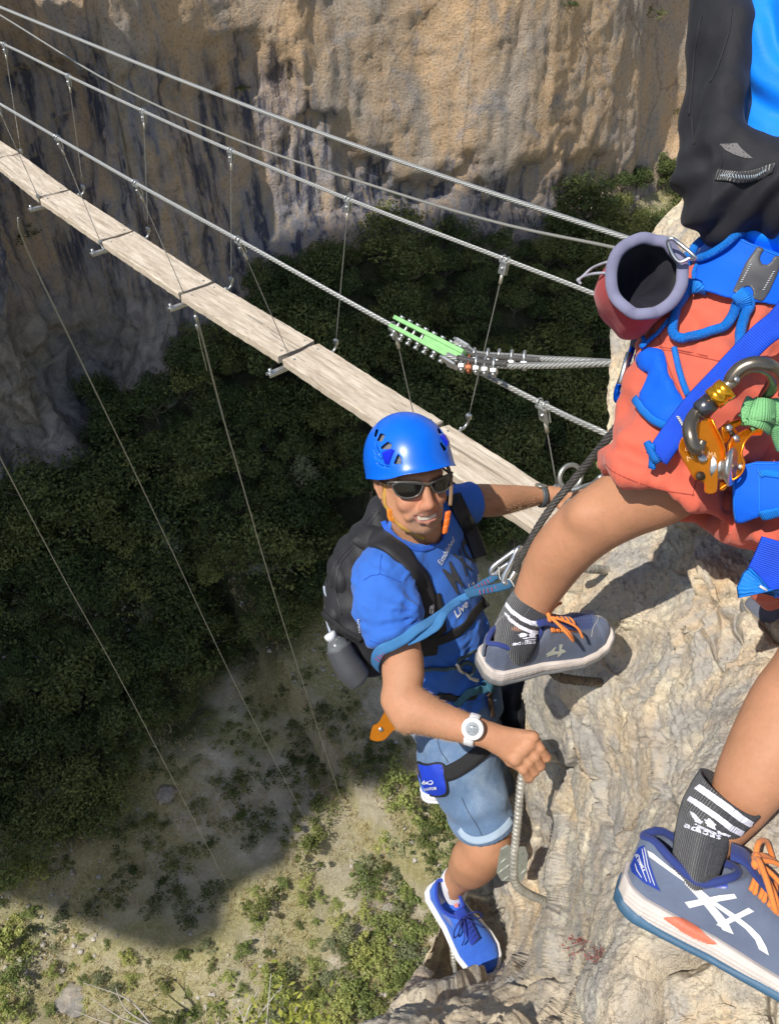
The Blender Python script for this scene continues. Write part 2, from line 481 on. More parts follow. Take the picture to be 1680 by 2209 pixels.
def _lay(bm, t, off, fine, z0):
    bmesh.ops.triangulate(bm, faces=bm.faces[:]); L = fine*F/z0
    for _ in range(6):
        es = [e for e in bm.edges if e.calc_length() > L]
        if not es: break
        bmesh.ops.subdivide_edges(bm, edges=es, cuts=1); bmesh.ops.triangulate(bm, faces=[f for f in bm.faces if len(f.verts) > 3])
    bm.verts.index_update(); P = np.array([v.co[:2] for v in bm.verts]); fs = [[v.index for v in f.verts] for f in bm.faces]; bm.free()
    V = np.zeros((len(P), 3)); ok = np.ones(len(P), bool)
    for i, (x, y) in enumerate(P):
        p, n_ = hit(t, x, y, off)
        if p is None: ok[i] = False
        else: V[i] = p
    fs = [f for f in fs if all(ok[i] for i in f)]
    fs = [f for f in fs if max(V[f][:, 2])-min(V[f][:, 2]) < .03]
    out = []
    for a in fs:
        n_ = np.cross(V[a[1]]-V[a[0]], V[a[2]]-V[a[0]])
        out.append(tuple(a) if n_@V[a[0]] < 0 else (a[0], a[2], a[1]))
    used = sorted({i for f in out for i in f}); mp = {u: k for k, u in enumerate(used)}
    return V[used], [tuple(mp[i] for i in f) for f in out]
def textpolys(txt, shear=0.0, bold=0.0, space=1.0):
    cu = bpy.data.curves.new('t', 'FONT'); cu.body = txt; cu.resolution_u = 3; cu.offset = bold; cu.shear = shear; cu.space_character = space
    o = bpy.data.objects.new('t', cu); COL.objects.link(o); bpy.context.view_layer.update()
    me = bpy.data.meshes.new_from_object(o.evaluated_get(bpy.context.evaluated_depsgraph_get()))
    V = np.array([v.co[:2] for v in me.vertices]); fs = [tuple(p.vertices) for p in me.polygons]
    bpy.data.objects.remove(o); bpy.data.curves.remove(cu); bpy.data.meshes.remove(me)
    V = (V-V.min(0))/np.maximum(V.max(0)-V.min(0), 1e-6)
    return V, fs
def textdecal(t, txt, quad, off=.0012, fine=.004, z0=2.0, bold=0.0, shear=0.0):
    """quad: picture positions of text's bottom-left, bottom-right, top-right, top-left"""
    V, fs = textpolys(txt, shear, bold); q = np.array(quad, float); u, v = V[:, :1], V[:, 1:]
    P = q[0]*(1-u)*(1-v)+q[1]*u*(1-v)+q[2]*u*v+q[3]*(1-u)*v
    bm = bmesh.new(); vs = [bm.verts.new((x, y, 0)) for x, y in P]
    for f in fs:
        try: bm.faces.new([vs[i] for i in f])
        except ValueError: pass
    return _lay(bm, t, off, fine, z0)
# ================================================================== SETTING
def rock_mat(name, cream, grey, orange, scale=1.0, stain=False, bumpd=.012, dark=(.16, .15, .145)):
    t = NT(name); p = t.pos()
    n1 = t.noise(p, 2.2*scale, 8, .62, .6); n2 = t.noise(p, 7*scale, 7, .65, 1.2); n3 = t.noise(p, 45*scale, 6, .7)
    n4 = t.noise(p, 1.3*scale, 5, .6, 2.0)
    col = t.mix(t.ramp(n1, [(.44, 0), (.56, 1)]), grey, cream)
    col = t.mix(t.math('MULTIPLY', t.ramp(n4, [(.52, 0), (.66, 1)]), .75), col, orange)
    light = tuple(min(.75, c*1.35) for c in cream)
    col = t.mix(t.math('MULTIPLY', t.ramp(n2, [(.5, 0), (.68, 1)]), .7), col, light)
    col = t.mix(t.math('MULTIPLY', t.ramp(n3, [(.36, 1), (.48, 0)]), .55), col, dark)
    v = t.voro(t.mapping(p, (1, 1, 1), (.4, .3, .2)), 16*scale, 'DISTANCE_TO_EDGE')
    wob = t.mix(.5, p, t.noise(p, 5*scale, 5)) 
    crack = t.math('MAXIMUM', t.ramp(t.voro(wob, 5*scale, 'DISTANCE_TO_EDGE'), [(0, 0), (.02, 1)]), t.ramp(t.noise(p, 6*scale, 3), [(.42, 1), (.56, 0)]))
    col = t.mix(t.math('MULTIPLY', t.math('SUBTRACT', 1.0, crack), .5), col, dark)
    b1 = t.bump(n2, .45, bumpd*1.3/scale); b2 = t.bump(n3, .9, bumpd*.45/scale, b1); b3 = t.bump(crack, .5, bumpd*.4/scale, b2)
    n5 = t.noise(p, 160*scale, 4, .7); w5 = t.voro(t.mix(.25, p, t.noise(p, 30*scale, 3)), 34*scale, 'F1'); b35 = t.bump(w5, .55, bumpd*.5/scale, b3); b4 = t.bump(n5, .8, bumpd*.18/scale, b35)
    t.set(Base_Color=col, Roughness=.92, Normal=b4); t.b.inputs['Specular IOR Level'].default_value = .25
    return t.m

# ---- base line of the far wall: picture points with the height of the ground there
def on_height(x, y, z):
    d = W(Q(x, y, 1)); return d*(z/d[2])
WB = [on_height(*a) for a in [(0, 1020, -36), (130, 1000, -35), (210, 860, -34), (380, 790, -31), (560, 630, -28), (700, 560, -26),
                              (900, 520, -26), (1120, 535, -27), (1340, 465, -27), (1480, 350, -25)]]
WB = [np.array([-62, 14, -34.]), np.array([-40, 34, -36.])]+WB+[np.array([44, 70, -22.]), np.array([75, 72, -20.])]
WB = np.array(WB); WBs = spline(WB, 24)
WBs = resample(WBs, .28)
def wall_near(X, Y):
    """distance to the foot of the wall and the height of the ground there"""
    P = WBs[::4]; d = np.full(len(X), 1e9); zb = np.zeros(len(X))
    for a in P:
        q = np.hypot(X-a[0], Y-a[1]); c = q < d; d = np.where(c, q, d); zb = np.where(c, a[2], zb)
    return d, zb
def ground_z(X, Y, detail=True):
    d, zb = wall_near(X, Y)
    drop = np.interp(d, [0, 4, 12, 24, 36, 60, 90], [0, -2.5, -8.0, -15.0, -18.5, -20.5, -18])
    z = zb+drop
    z = np.minimum(z, -27.0-.0*X) if False else z
    p = np.stack([X, Y, 0*X], 1)
    z = z+1.6*fbm(p*.11, 4, 5)
    if detail: z = z+.45*fbm(p*.5, 4, 9)+.12*fbm(p*2.2, 3, 12, True)
    # own side: the slope climbs back towards the viewer
    z = z+np.maximum(0, 4-Y)*.9+np.maximum(0, X-18)*np.clip((30-Y)/30, 0, 1)*.9
    return z
xs = np.arange(-75, 70, .45); ys = np.arange(-22, 76, .45)
GX, GY = np.meshgrid(xs, ys, indexing='ij'); gz = ground_z(GX.ravel(), GY.ravel())
gv = np.stack([GX.ravel(), GY.ravel(), gz], 1); nx, ny = GX.shape
ii = np.arange(nx*ny).reshape(nx, ny)
gf = np.stack([ii[:-1, :-1].ravel(), ii[1:, :-1].ravel(), ii[1:, 1:].ravel(), ii[:-1, 1:].ravel()], 1)
t = NT('valley ground'); p = t.pos()
a = t.noise(p, .16, 5, .6, .5); b = t.noise(p, .9, 6, .65, .5); c = t.noise(p, 5, 6, .7); e = t.noise(p, 22, 4, .7)
soil = t.mix(t.ramp(b, [(.35, 0), (.65, 1)]), (.52, .45, .32), (.80, .72, .57))
grass = t.mix(t.ramp(c, [(.4, 0), (.6, 1)]), (.42, .38, .16), (.64, .58, .33))
col = t.mix(t.ramp(t.math('ADD', a, t.math('MULTIPLY', c, .25)), [(.52, 0), (.70, 1)]), soil, grass)
col = t.mix(t.ramp(c, [(.62, 0), (.72, 1)]), col, (.66, .62, .56))
col = t.mix(t.math('MULTIPLY', t.ramp(e, [(.34, 1), (.46, 0)]), .55), col, (.16, .14, .085))
col = t.mix(t.attr('forest_floor'), col, t.mix(t.ramp(c, [(.4, 0), (.62, 1)]), (.035, .042, .018), (.075, .085, .035)))  # ground colour goes dark green inside the forest outline
t.set(Base_Color=col, Roughness=.95, Normal=t.bump(e, .9, .12, t.bump(c, .8, .35))); t.b.inputs['Specular IOR Level'].default_value = .1
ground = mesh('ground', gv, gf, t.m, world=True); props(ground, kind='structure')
GB = bvh((C(gv), gf))
FOREST = [(-30, 1010), (120, 1000), (200, 880), (380, 800), (470, 700), (560, 635), (700, 570), (900, 525), (1120, 540), (1200, 500), (1340, 440), (1340, 700), (1300, 1000), (1180, 1180), (760, 1240), (620, 1400),
          (480, 1440), (420, 1560), (300, 1620), (230, 1800), (120, 1830), (-30, 1790)]
def poly_sd(px, py, poly):
    P = np.array(poly, float); d = np.full(px.shape, 1e9); ins = np.zeros(px.shape, bool); n = len(P)
    for i in range(n):
        a, b = P[i], P[(i+1) % n]; e = b-a; wx, wy = px-a[0], py-a[1]; t_ = np.clip((wx*e[0]+wy*e[1])/(e@e), 0, 1)
        d = np.minimum(d, (wx-e[0]*t_)**2+(wy-e[1]*t_)**2)
        c = ((a[1] > py) != (b[1] > py)) & (px < (b[0]-a[0])*(py-a[1])/((b[1]-a[1]) if b[1] != a[1] else 1e-9)+a[0]); ins ^= c
    return np.where(ins, -1, 1)*np.sqrt(d)
_c = C(gv); _x = 840+F*_c[:, 0]/-_c[:, 2]; _y = 1104.5-F*_c[:, 1]/-_c[:, 2]; attr(ground, 'forest_floor', .92*smooth01(60, -40, poly_sd(_x, _y, FOREST)+60*fbm(gv*.3, 4, 71))*(_c[:, 2] < 0))

# ---- far wall
def lipy(x): return np.interp(x, [-400, 0, 200, 330, 480, 560, 640, 720, 800, 900, 1000, 1150, 1300, 1480, 1800],
                              [60, 110, 150, 170, 130, 110, 185, 250, 330, 400, 395, 345, 350, 420, 420])
s_n = len(WBs); zs = np.arange(-4, 38, .26)
T, _, _ = frames(np.c_[WBs[:, :2], np.zeros(s_n)]); out = np.stack([T[:, 1], -T[:, 0], 0*T[:, 0]], 1)
cv = (WBs[:, None, :]+zs[None, :, None]*np.array([0, 0, 1.])); nz = len(zs)
cv = cv.reshape(-1, 3); on = np.repeat(out, nz, 0)
cc = C(cv); pxx = 840+F*cc[:, 0]/-cc[:, 2]; pyy = 1104.5-F*cc[:, 1]/-cc[:, 2]
warp = fbm(cv*.35, 3, 40)
below = smooth01(-50, 80, pyy-lipy(pxx)-70*warp-22*fbm(cv*1.4, 3, 41))
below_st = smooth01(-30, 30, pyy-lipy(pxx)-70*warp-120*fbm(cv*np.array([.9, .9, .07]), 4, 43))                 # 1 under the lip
q = cv*np.array([1, 1, .33])
big = fbm(q*.13, 4, 21)*2.6; mid = fbm(q*.45, 4, 25, True)*1.1; sm = fbm(cv*1.3, 4, 31, True)*.36; vs_ = fbm(cv*np.array([2.6, 2.6, .5]), 3, 33)*.16
w1, w2, cid = worley(cv*np.array([.22, .22, .16])+.35*fbm(cv*.4, 3, 50)[:, None], 3)
facet = (cid-.5)*1.5*smooth01(0, .18, w2-w1)
low = smooth01(560, 760, pyy)*smooth01(560, 300, pxx)           # ragged lower left bluff
up_ = 1-.55*(1-low)*(1-below); disp = (big*.8+mid*(.45+1.0*low)+sm*.7+facet*(.4+.8*low))*up_+vs_-1.2*below*smooth01(1600, 1200, pxx)-.13*(cv[:, 2]+30)
foot = smooth01(3.5, -1, cv[:, 2]-np.repeat(WBs[:, 2], nz))
disp = disp+foot*1.5
cv = cv+on*disp[:, None]; cv[:, 2] += .5*fbm(cv*.5, 3, 61)
ii = np.arange(s_n*nz).reshape(s_n, nz)
cf = np.stack([ii[:-1, :-1].ravel(), ii[1:, :-1].ravel(), ii[1:, 1:].ravel(), ii[:-1, 1:].ravel()], 1)
t = NT('far cliff rock'); p = t.pos()
st = t.attr('stain'); lw = t.attr('bluff')
n1 = t.noise(t.mapping(p, (1, 1, .45)), .16, 7, .62, .8); n2 = t.noise(p, .75, 7, .66, 1.0); n3 = t.noise(p, 5.5, 6, .7)
streak = t.noise(t.mapping(p, (1, 1, .085)), 1.25, 6, .6, .25); streak2 = t.noise(t.mapping(p, (1, 1, .07)), 3.6, 4, .6)
warm = t.mix(t.ramp(n1, [(.42, 0), (.56, 1)]), (.46, .39, .32), (.66, .46, .28))
warm = t.mix(t.math('MULTIPLY', t.ramp(n2, [(.5, 0), (.72, 1)]), .65), warm, (.56, .49, .41))
warm = t.mix(t.math('MULTIPLY', t.ramp(streak2, [(.56, 0), (.72, 1)]), .35), warm, (.68, .42, .18))
warm = t.mix(t.math('MULTIPLY', t.ramp(t.noise(t.mapping(p, (1, 1, .5)), .35, 6, .65, 1.5), [(.56, 0), (.64, 1)]), .6), warm, (.30, .30, .32))
crk = t.ramp(t.voro(t.mix(.6, t.mapping(p, (1, 1, .5)), t.noise(p, .6, 5)), .35, 'DISTANCE_TO_EDGE'), [(0, 1), (.012, 0)])
warm = t.mix(t.math('MULTIPLY', crk, .5), warm, (.16, .12, .09))
warm = t.mix(t.math('MULTIPLY', t.ramp(n3, [(.35, 1), (.48, 0)]), .6), warm, (.17, .125, .09))
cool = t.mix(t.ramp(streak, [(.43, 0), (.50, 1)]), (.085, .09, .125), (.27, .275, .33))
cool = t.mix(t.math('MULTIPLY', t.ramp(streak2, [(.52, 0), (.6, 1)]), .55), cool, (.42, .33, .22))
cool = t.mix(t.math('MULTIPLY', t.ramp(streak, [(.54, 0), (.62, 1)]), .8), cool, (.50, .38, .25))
blf = t.mix(t.ramp(n2, [(.4, 0), (.62, 1)]), (.22, .195, .17), (.44, .38, .32))
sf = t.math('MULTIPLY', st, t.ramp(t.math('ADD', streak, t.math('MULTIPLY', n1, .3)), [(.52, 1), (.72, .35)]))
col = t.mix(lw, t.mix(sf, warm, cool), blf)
t.set(Base_Color=col, Roughness=.93, Normal=t.bump(t.noise(p, 16, 4, .7), .6, .05, t.bump(n3, .9, .2, t.bump(n2, .6, .3)))); t.b.inputs['Specular IOR Level'].default_value = .15
wall = mesh('cliff_wall', cv, cf, t.m, world=True)
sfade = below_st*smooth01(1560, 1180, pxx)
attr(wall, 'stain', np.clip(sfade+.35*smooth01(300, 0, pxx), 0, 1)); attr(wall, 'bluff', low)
props(wall, kind='structure')
WBV = bvh((C(cv), cf))

# ---- unseen rock slab added on the left, its outline shaped to shade the valley floor
SH = [(-120, 1800), (10, 1868), (85, 1890), (110, 1930), (190, 1950), (235, 2000), (300, 2020), (350, 2050), (430, 2040), (492, 2010),
      (486, 1965), (500, 1925), (560, 1890), (620, 1870), (650, 1790), (740, 1716), (840, 1695), (1000, 1600), (1300, 1500), (1620, 1200),
      (1600, 560), (1350, 500), (1120, 560), (900, 545), (720, 590), (560, 660), (400, 810), (230, 900), (-100, 1080)]
XP = -72.0; poly = []
for x, y in SH:
    best = None
    for tr in (GB, WBV):
        h_, n_ = hit(tr, x, y)
        if h_ is not None and (best is None or -h_[2] < -best[2]): best = h_
    w = W(best)+np.array([0, 0, 3.2 if y < 1190 and x > 0 else 0]); k = (XP-w[0])/LDIR[0]; s_ = w+LDIR*k; poly.append((s_[1], s_[2]))
poly = np.array(poly)
pr = [poly[0]]
for a, b in zip(poly, np.roll(poly, -1, 0)):
    L = np.linalg.norm(b-a); n = max(1, int(L/1.5))
    for k in range(1, n+1): pr.append(a+(b-a)*k/n)
pr = np.array(pr[:-1])
jit = fbm(np.c_[pr*.25, 0*pr[:, 0]], 4, 7)*1.3; cen = pr.mean(0); pr = pr+(pr-cen)/np.linalg.norm(pr-cen, axis=1)[:, None]*jit[:, None]
n = len(pr)
mv = np.concatenate([np.c_[np.full(n, XP), pr], np.c_[np.full(n, XP-14.0), pr+(pr-cen)*-.12]])
mfc = [(k, (k+1) % n, n+(k+1) % n, n+k) for k in range(n)]+[tuple(range(n-1, -1, -1)), tuple(range(n, 2*n))]
rm_far = rock_mat('grey rock', (.36, .32, .26), (.25, .24, .22), (.40, .28, .17), .12, bumpd=.02)
# its foot, down to the valley
yl, yh = pr[:, 0].min()+15, pr[:, 0].max()-2; zb_ = pr[:, 1].min()+10
fv, ff = [], []
for k, (zz, g) in enumerate([(-60, 1.25), (-30, 1.15), (0, 1.05), (zb_*.5, .98), (zb_, .9)]):
    for a in range(16):
        th = a*2*math.pi/16; r = 1+.12*math.sin(a*2.3+k)
        fv.append((XP-7-8*math.cos(th)*g*0-7*math.cos(th)*g*r, (yl+yh)/2+(yh-yl)/2*math.sin(th)*min(g, 1)*r*.95, zz))
for k in range(4):
    for a in range(16): ff.append((k*16+a, k*16+(a+1) % 16, (k+1)*16+(a+1) % 16, (k+1)*16+a))
ff.append(tuple(64+a for a in range(16)))
v_, f_, _ = joinm((mv, mfc), (fv, ff))
mt = mesh('shadow_caster', v_, f_, rm_far, world=True, smooth=False); props(mt, kind='structure')

# ---- near rock face the two climbers are on
EDGE = [(1760, 250, 2.2), (1600, 330, 2.1), (1486, 418, 2.0), (1466, 432, 2.0), (1428, 470, 2.0), (1405, 505, 1.98), (1385, 560, 1.96), (1352, 640, 1.95), (1322, 700, 1.95), (1318, 760, 1.95),
        (1316, 830, 1.95), (1311, 900, 1.95), (1308, 935, 1.95), (1316, 975, 1.96), (1318, 1000, 2.0), (1290, 1060, 2.0), (1232, 1150, 2.0), (1205, 1290, 2.0), (1165, 1380, 2.02),
        (1141, 1456, 2.05), (1130, 1500, 2.08), (1131, 1570, 2.12), (1118, 1630, 2.2), (1080, 1690, 2.5), (1046, 1800, 2.62), (1000, 1900, 2.65), (962, 1962, 2.6),
        (944, 2005, 2.5), (930, 2040, 2.45), (914, 2072, 2.4), (893, 2105, 2.3), (866, 2145, 2.15), (835, 2176, 2.0), (792, 2204, 1.85), (740, 2235, 1.75), (640, 2300, 1.6), (560, 2370, 1.5)]
ZC = [(1700, 300, 1.75), (1560, 450, 1.7), (1450, 560, 1.82), (1400, 800, 1.78), (1700, 700, 1.4), (1500, 800, 1.55), (1420, 1000, 1.66), (1560, 1000, 1.5), (1700, 1000, 1.35), (1380, 1150, 1.72), (1480, 1150, 1.62),
      (1600, 1200, 1.42), (1300, 1240, 1.72), (1270, 1330, 1.70), (1330, 1340, 1.60), (1400, 1270, 1.60), (1500, 1230, 1.40), (1450, 1350, 1.40), (1345, 1400, 1.64), (1300, 1470, 1.62), (1230, 1480, 1.72), (1210, 1560, 1.90), (1190, 1640, 2.05), (1235, 1650, 1.96),
      (1400, 1450, 1.46), (1550, 1400, 1.32), (1690, 1350, 1.28), (1300, 1600, 1.62), (1450, 1600, 1.32), (1600, 1560, 1.16), (1700, 1600, 1.1), (1235, 1750, 1.90), (1180, 1740, 2.08), (1330, 1750, 1.52),
      (1160, 1810, 2.22), (1130, 1900, 2.24), (1200, 1950, 1.93), (1230, 1880, 1.80), (1080, 1960, 2.62), (1040, 2060, 2.66), (1000, 2085, 2.62), (985, 2040, 2.66), (1062, 2088, 2.58), (1080, 2040, 2.58), (1095, 2000, 2.52), (940, 2120, 2.35), (1300, 1900, 1.38), (1420, 1850, 1.16), (1550, 1850, 1.02), (1700, 1800, .98),
      (1240, 2010, 1.52), (1340, 2020, 1.16), (1450, 2010, 1.045), (1560, 2050, .99), (1700, 2150, .94), (1180, 2040, 1.84), (1115, 2120, 2.05), (1035, 2140, 2.08), (960, 2165, 1.98), (880, 2185, 1.88),
      (1170, 2120, 1.78), (1000, 2205, 1.72), (1300, 2150, 1.12), (1500, 2200, .96), (1150, 2300, 1.32), (1400, 2350, .95), (1700, 2350, .86), (800, 2300, 1.46), (1750, 1200, 1.35), (1850, 1600, 1.05), (1850, 2000, .9), (1900, 800, 1.4), (1900, 2350, .82)]
ctl = np.array(ZC+[(x+2, y, z) for x, y, z in EDGE])
def tps_fit(P, z, reg=1e-3):
    n = len(P); d = np.linalg.norm(P[:, None]-P[None], axis=2); K = d
    A = np.zeros((n+3, n+3)); A[:n, :n] = K+reg*np.eye(n)*100; A[:n, n:] = np.c_[np.ones(n), P]; A[n:, :n] = A[:n, n:].T
    return np.linalg.solve(A, np.r_[z, 0, 0, 0])
tw = tps_fit(ctl[:, :2]/100, ctl[:, 2])
def rock_z(x, y):
    P = np.stack([x, y], -1)/100; out_ = np.zeros(len(P))
    for i in range(0, len(P), 20000):
        q_ = P[i:i+20000]; d = np.linalg.norm(q_[:, None]-ctl[None, :, :2]/100, axis=2)
        out_[i:i+20000] = d@tw[:len(ctl)]+tw[len(ctl)]+q_@tw[len(ctl)+1:]
    return out_
er = resample(spline([(x, y, z) for x, y, z in EDGE], 12), 2.5)
nr, nc, nb = len(er), 380, 14
sx = np.linspace(0, 1, nc)**1.12
ex = er[:, 0]+5*fbm(np.c_[er[:, :2]*.03, 0*er[:, 0]], 4, 3)
X = ex[:, None]+sx[None]*(1990-ex[:, None]); Y = er[:, 1][:, None]+0*X+sx[None]*(.0)
z = rock_z(X.ravel(), Y.ravel()).reshape(X.shape)
z = z+(er[:, 2][:, None]-z)*np.exp(-sx/.02)[None]
P3 = np.stack([(X-840)/F*z, (1104.5-Y)/F*z, -z], -1)
# normals of the smooth sheet
du = np.gradient(P3, axis=1); dv = np.gradient(P3, axis=0); N3 = np.cross(du, dv); N3 /= np.linalg.norm(N3, axis=2)[..., None]
N3[(N3*P3).sum(2) > 0] *= -1
pf = P3.reshape(-1, 3); Nf = N3.reshape(-1, 3)
strat = np.array([[.9, .35, .2], [-.35, .9, .1], [-.2, 0, .98]])
pw = pf+.05*np.stack([fbm(pf*6, 3, s_) for s_ in (70, 71, 72)], 1)
w1, w2, cid = worley((pw@strat.T)*np.array([7, 3.2, 4]), 8); e1 = smooth01(0, .13, w2-w1)
w3, w4, cid2 = worley((pw@strat.T)*np.array([17, 9, 11]), 18); e2 = smooth01(0, .16, w4-w3)
tq = (fbm((pw@strat.T)*np.array([3.2, 1.6, 2.2]), 4, 66)+.18*fbm(pf*12, 4, 67))*5; terr = np.floor(tq)+smooth01(.0, .22, tq-np.floor(tq))-tq*.55
pd = pf+.02*np.stack([fbm(pf*14, 3, s_) for s_ in (170, 171, 172)], 1)
fa, ea = facets((pd@strat.T)*np.array([4.2, 2.4, 3.2]), 300, 1.5); fb, eb = facets((pd@strat.T)*np.array([11, 7, 9]), 320, 1.6); fc_, ec = facets((pd@strat.T)*np.array([30, 20, 26]), 340, 1.6)
fa, fb, fc_ = fa*smooth01(0, .05, ea), fb*smooth01(0, .09, eb), fc_*smooth01(0, .22, ec)
rough_ = smooth01(-.25, .25, fbm(pf*3, 3, 64))
dsp = .035*fbm(pf*3.2, 4, 80)+.058*fa+.017*fb*(.15+.85*rough_)+.0055*fc_*(.1+.9*rough_)-.016*np.exp(-ea/.022)*smooth01(-.1, .2, fbm(pf*4, 2, 90))-.007*np.exp(-eb/.04)*rough_+.004*fbm(pf*26, 5, 88, False, .7)+.004*terr+.0022*fbm(pf*90, 3, 89, True, .6)+.006*(worley(pw*45, 3)[2]-.5)*smooth01(-.2, .2, fbm(pf*6, 3, 62))+.003*fbm(pf*110, 3, 89, True, .6)
pockets = smooth01(.45, .62, fbm(pf*9, 3, 95)); dsp = dsp-.025*pockets
calm = np.clip(.35+np.abs(sx)*20, 0, 1)
pf = pf+Nf*(dsp*np.tile(calm, nr))[:, None]
P3 = pf.reshape(nr, nc, 3)
# the back side: the face turns away behind its edge
back = []
for k in range(1, nb+1):
    u = k/nb; b0 = P3[:, 0]*(1+.45*u**1.5)+np.array([.16, 0, 0])*u+np.array([.25, 0, 0])*u**2
    b0 = b0+.05*u*np.stack([fbm(b0*4, 3, s_) for s_ in (5, 6, 7)], 1); back.append(b0)
P3 = np.concatenate([np.stack(back[::-1], 1), P3], 1); ncc = nc+nb
rv = P3.reshape(-1, 3); ii = np.arange(nr*ncc).reshape(nr, ncc)
rf = np.stack([ii[:-1, :-1].ravel(), ii[1:, :-1].ravel(), ii[1:, 1:].ravel(), ii[:-1, 1:].ravel()], 1)
rockm = rock_mat('limestone', (.60, .50, .365), (.40, .375, .335), (.64, .46, .26), 1.7, bumpd=.010, dark=(.20, .175, .15))
near = mesh('near_cliff', rv, rf, rockm); props(near, kind='structure')
RB = bvh((rv, rf))

# ================================================================== BRIDGE
KS = 1.5
metal = simple('galvanised steel', (.55, .56, .56), .38, .85, .15, 60)
dmetal = simple('dull steel', (.36, .35, .33), .5, .7, .25, 50, .3, 150, .0006)
def cablemat(name, col, metalness, pitch, k=6):
    t = NT(name); uv = t.coord('UV')
    s_ = t.new('ShaderNodeSeparateXYZ'); t.link(uv, s_.inputs[0])
    ph = t.math('ADD', t.math('MULTIPLY', s_.outputs[0], 1/pitch*k), t.math('MULTIPLY', s_.outputs[1], k))
    w_ = t.math('SINE', t.math('MULTIPLY', ph, 2*math.pi))
    w_ = t.math('MULTIPLY_ADD', w_, .5); w_.node.inputs[2].default_value = .5
    t.set(Base_Color=t.ramp(w_, [(.0, tuple(c_*.35 for c_ in col)), (.45, col)]), Metallic=metalness, Roughness=.45, Normal=t.bump(w_, .8, .003))
    return t.m
cab_l = cablemat('steel cable', (.60, .60, .57), .35, .16); cab_d = cablemat('dark steel cable', (.20, .19, .18), .4, .1); cab_t = cablemat('thin cable', (.50, .49, .44), .4, .08)
def wood():
    t = NT('weathered wood'); oc = t.coord('UV')
    g1 = t.noise(t.mapping(oc, (2.2, 26, 1)), 1, 8, .62, .9); g2 = t.noise(t.mapping(oc, (6, 120, 1)), 1, 5, .6, .4); b_ = t.noise(t.mapping(oc, (4, 15, 1)), 1.6, 8, .72, .6)
    col = t.mix(t.ramp(g1, [(.33, 0), (.66, 1)]), (.42, .345, .26), (.70, .61, .49))
    col = t.mix(t.math('MULTIPLY', t.ramp(b_, [(.50, 0), (.66, 1)]), .6), col, (.38, .28, .19))
    col = t.mix(t.math('MULTIPLY', t.ramp(g2, [(.33, 1), (.44, 0)]), .6), col, (.12, .095, .07))
    col = t.mix(t.math('MULTIPLY', t.ramp(t.noise(t.mapping(oc, (1.2, 40, 1)), 1, 3, .5, 1.2), [(.655, 0), (.67, 1)]), .55), col, (.10, .08, .06))
    t.set(Base_Color=col, Roughness=.85, Normal=t.bump(g2, .5, .002, t.bump(g1, .6, .006))); t.b.inputs['Specular IOR Level'].default_value = .2
    return t.m
woodm = wood()
A0 = Q(960, 910, 3.0)*KS; Bv = C(np.array([-1.2, 1.356, 0]))*.45*KS; Wd = C(np.array([.749, .663, 0])); Zd = C(np.array([0, 0, 1.]))
bridge = empty('footbridge', A0-Wd*.15, 'narrow plank and cable footbridge strung across the gorge behind the climbers', 'footbridge')
rng = random.Random(4)
END = [(960, 910), (684, 738), (463, 608), (289, 498), (150, 409), (43, 330), (-60, 262), (-150, 205)]
def jpt(k):
    if k < 0: return A0+Bv*k
    x, y = END[k]; return Q(x, y, (3.0+.45*k)*KS)
for k in range(-1, 7):
    a = jpt(k)+nrm(Bv)*.018; b = jpt(k+1)-nrm(Bv)*.024
    L = np.linalg.norm(b-a); n1_, n2_ = 40, 8; V = []; UV = []; ax = nrm(b-a); wv = nrm(Wd); up = Zd; wid = .195*KS; th = .036*KS
    prof = [(0, 0), (.02, 1), (.25, 1), (.5, 1), (.75, 1), (.98, 1), (1, 0), (1, -1), (.5, -1), (0, -1)]
    m = len(prof)
    tw_ = rng.uniform(-.01, .01)
    for i in range(n1_+1):
        u = i/n1_; chip = 0
        for (s_, h_) in prof:
            edge = .004*vnoise(np.array([[i*.7, s_*3+k*7, h_]]), 5)[0]
            hh = {1: 0, 0: -.12*th, -1: -th}[h_] + (.0025*vnoise(np.array([[i*.4, s_*9, k*3.]]), 6)[0] if h_ == 1 else 0)
            ww = -s_*wid+(edge if s_ in (0, 1, .02, .98) else 0)
            V.append(a+ax*(u*L+(.01*math.sin(s_*7+k) if i in (0, n1_) else 0))+wv*ww+up*(hh+tw_*(s_-.5)*(u-.5)))
            UV.append((u*L+k*3.7, s_*wid+k*1.3 if h_ >= 0 else s_*wid+k*1.3+.5))
    f = [(i*m+q_, i*m+(q_+1) % m, (i+1)*m+(q_+1) % m, (i+1)*m+q_) for i in range(n1_) for q_ in range(m)]
    f += [tuple(range(m-1, -1, -1)), tuple(n1_*m+q_ for q_ in range(m))]
    pl = mesh('plank', V, f, woodm, bridge, uv=UV, smooth=False)
    for s_ in (.18, .82):
        for e_ in (.05, L-.05):
            bo = lathe(a+ax*e_-wv*wid*s_+up*.001, up, [(-.003, .008), (.003, .008), (.005, .005)], 10); mesh('bolt', *bo, dmetal, pl)
def zlin(z3, k): return z3
NEAR = {-1: (1170, 872, 2.12), 0: (850, 705, 2.533), 1: (515, 518, 2.937), 2: (293, 395, 3.40), 3: (124, 297, 3.86), 4: (-10, 218, 4.32)}
FAR = {0: (1090, 560, 2.74), 1: (752, 430, 3.18), 2: (499, 325, 3.62), 3: (310, 240, 4.07), 4: (148, 164, 4.49), 5: (10, 96, 4.93)}
NH = {0: (905, 960, 2.95), 1: (632, 790, 3.44), 2: (400, 643, 3.85), 3: (219, 528, 4.28), 4: (84, 428, 4.72)}
FH = {0: (1010, 905, 3.1), 1: (725, 743, 3.56), 2: (500, 608, 3.99), 3: (321, 500, 4.42), 4: (181, 408, 4.87), 5: (47, 330, 5.28)}
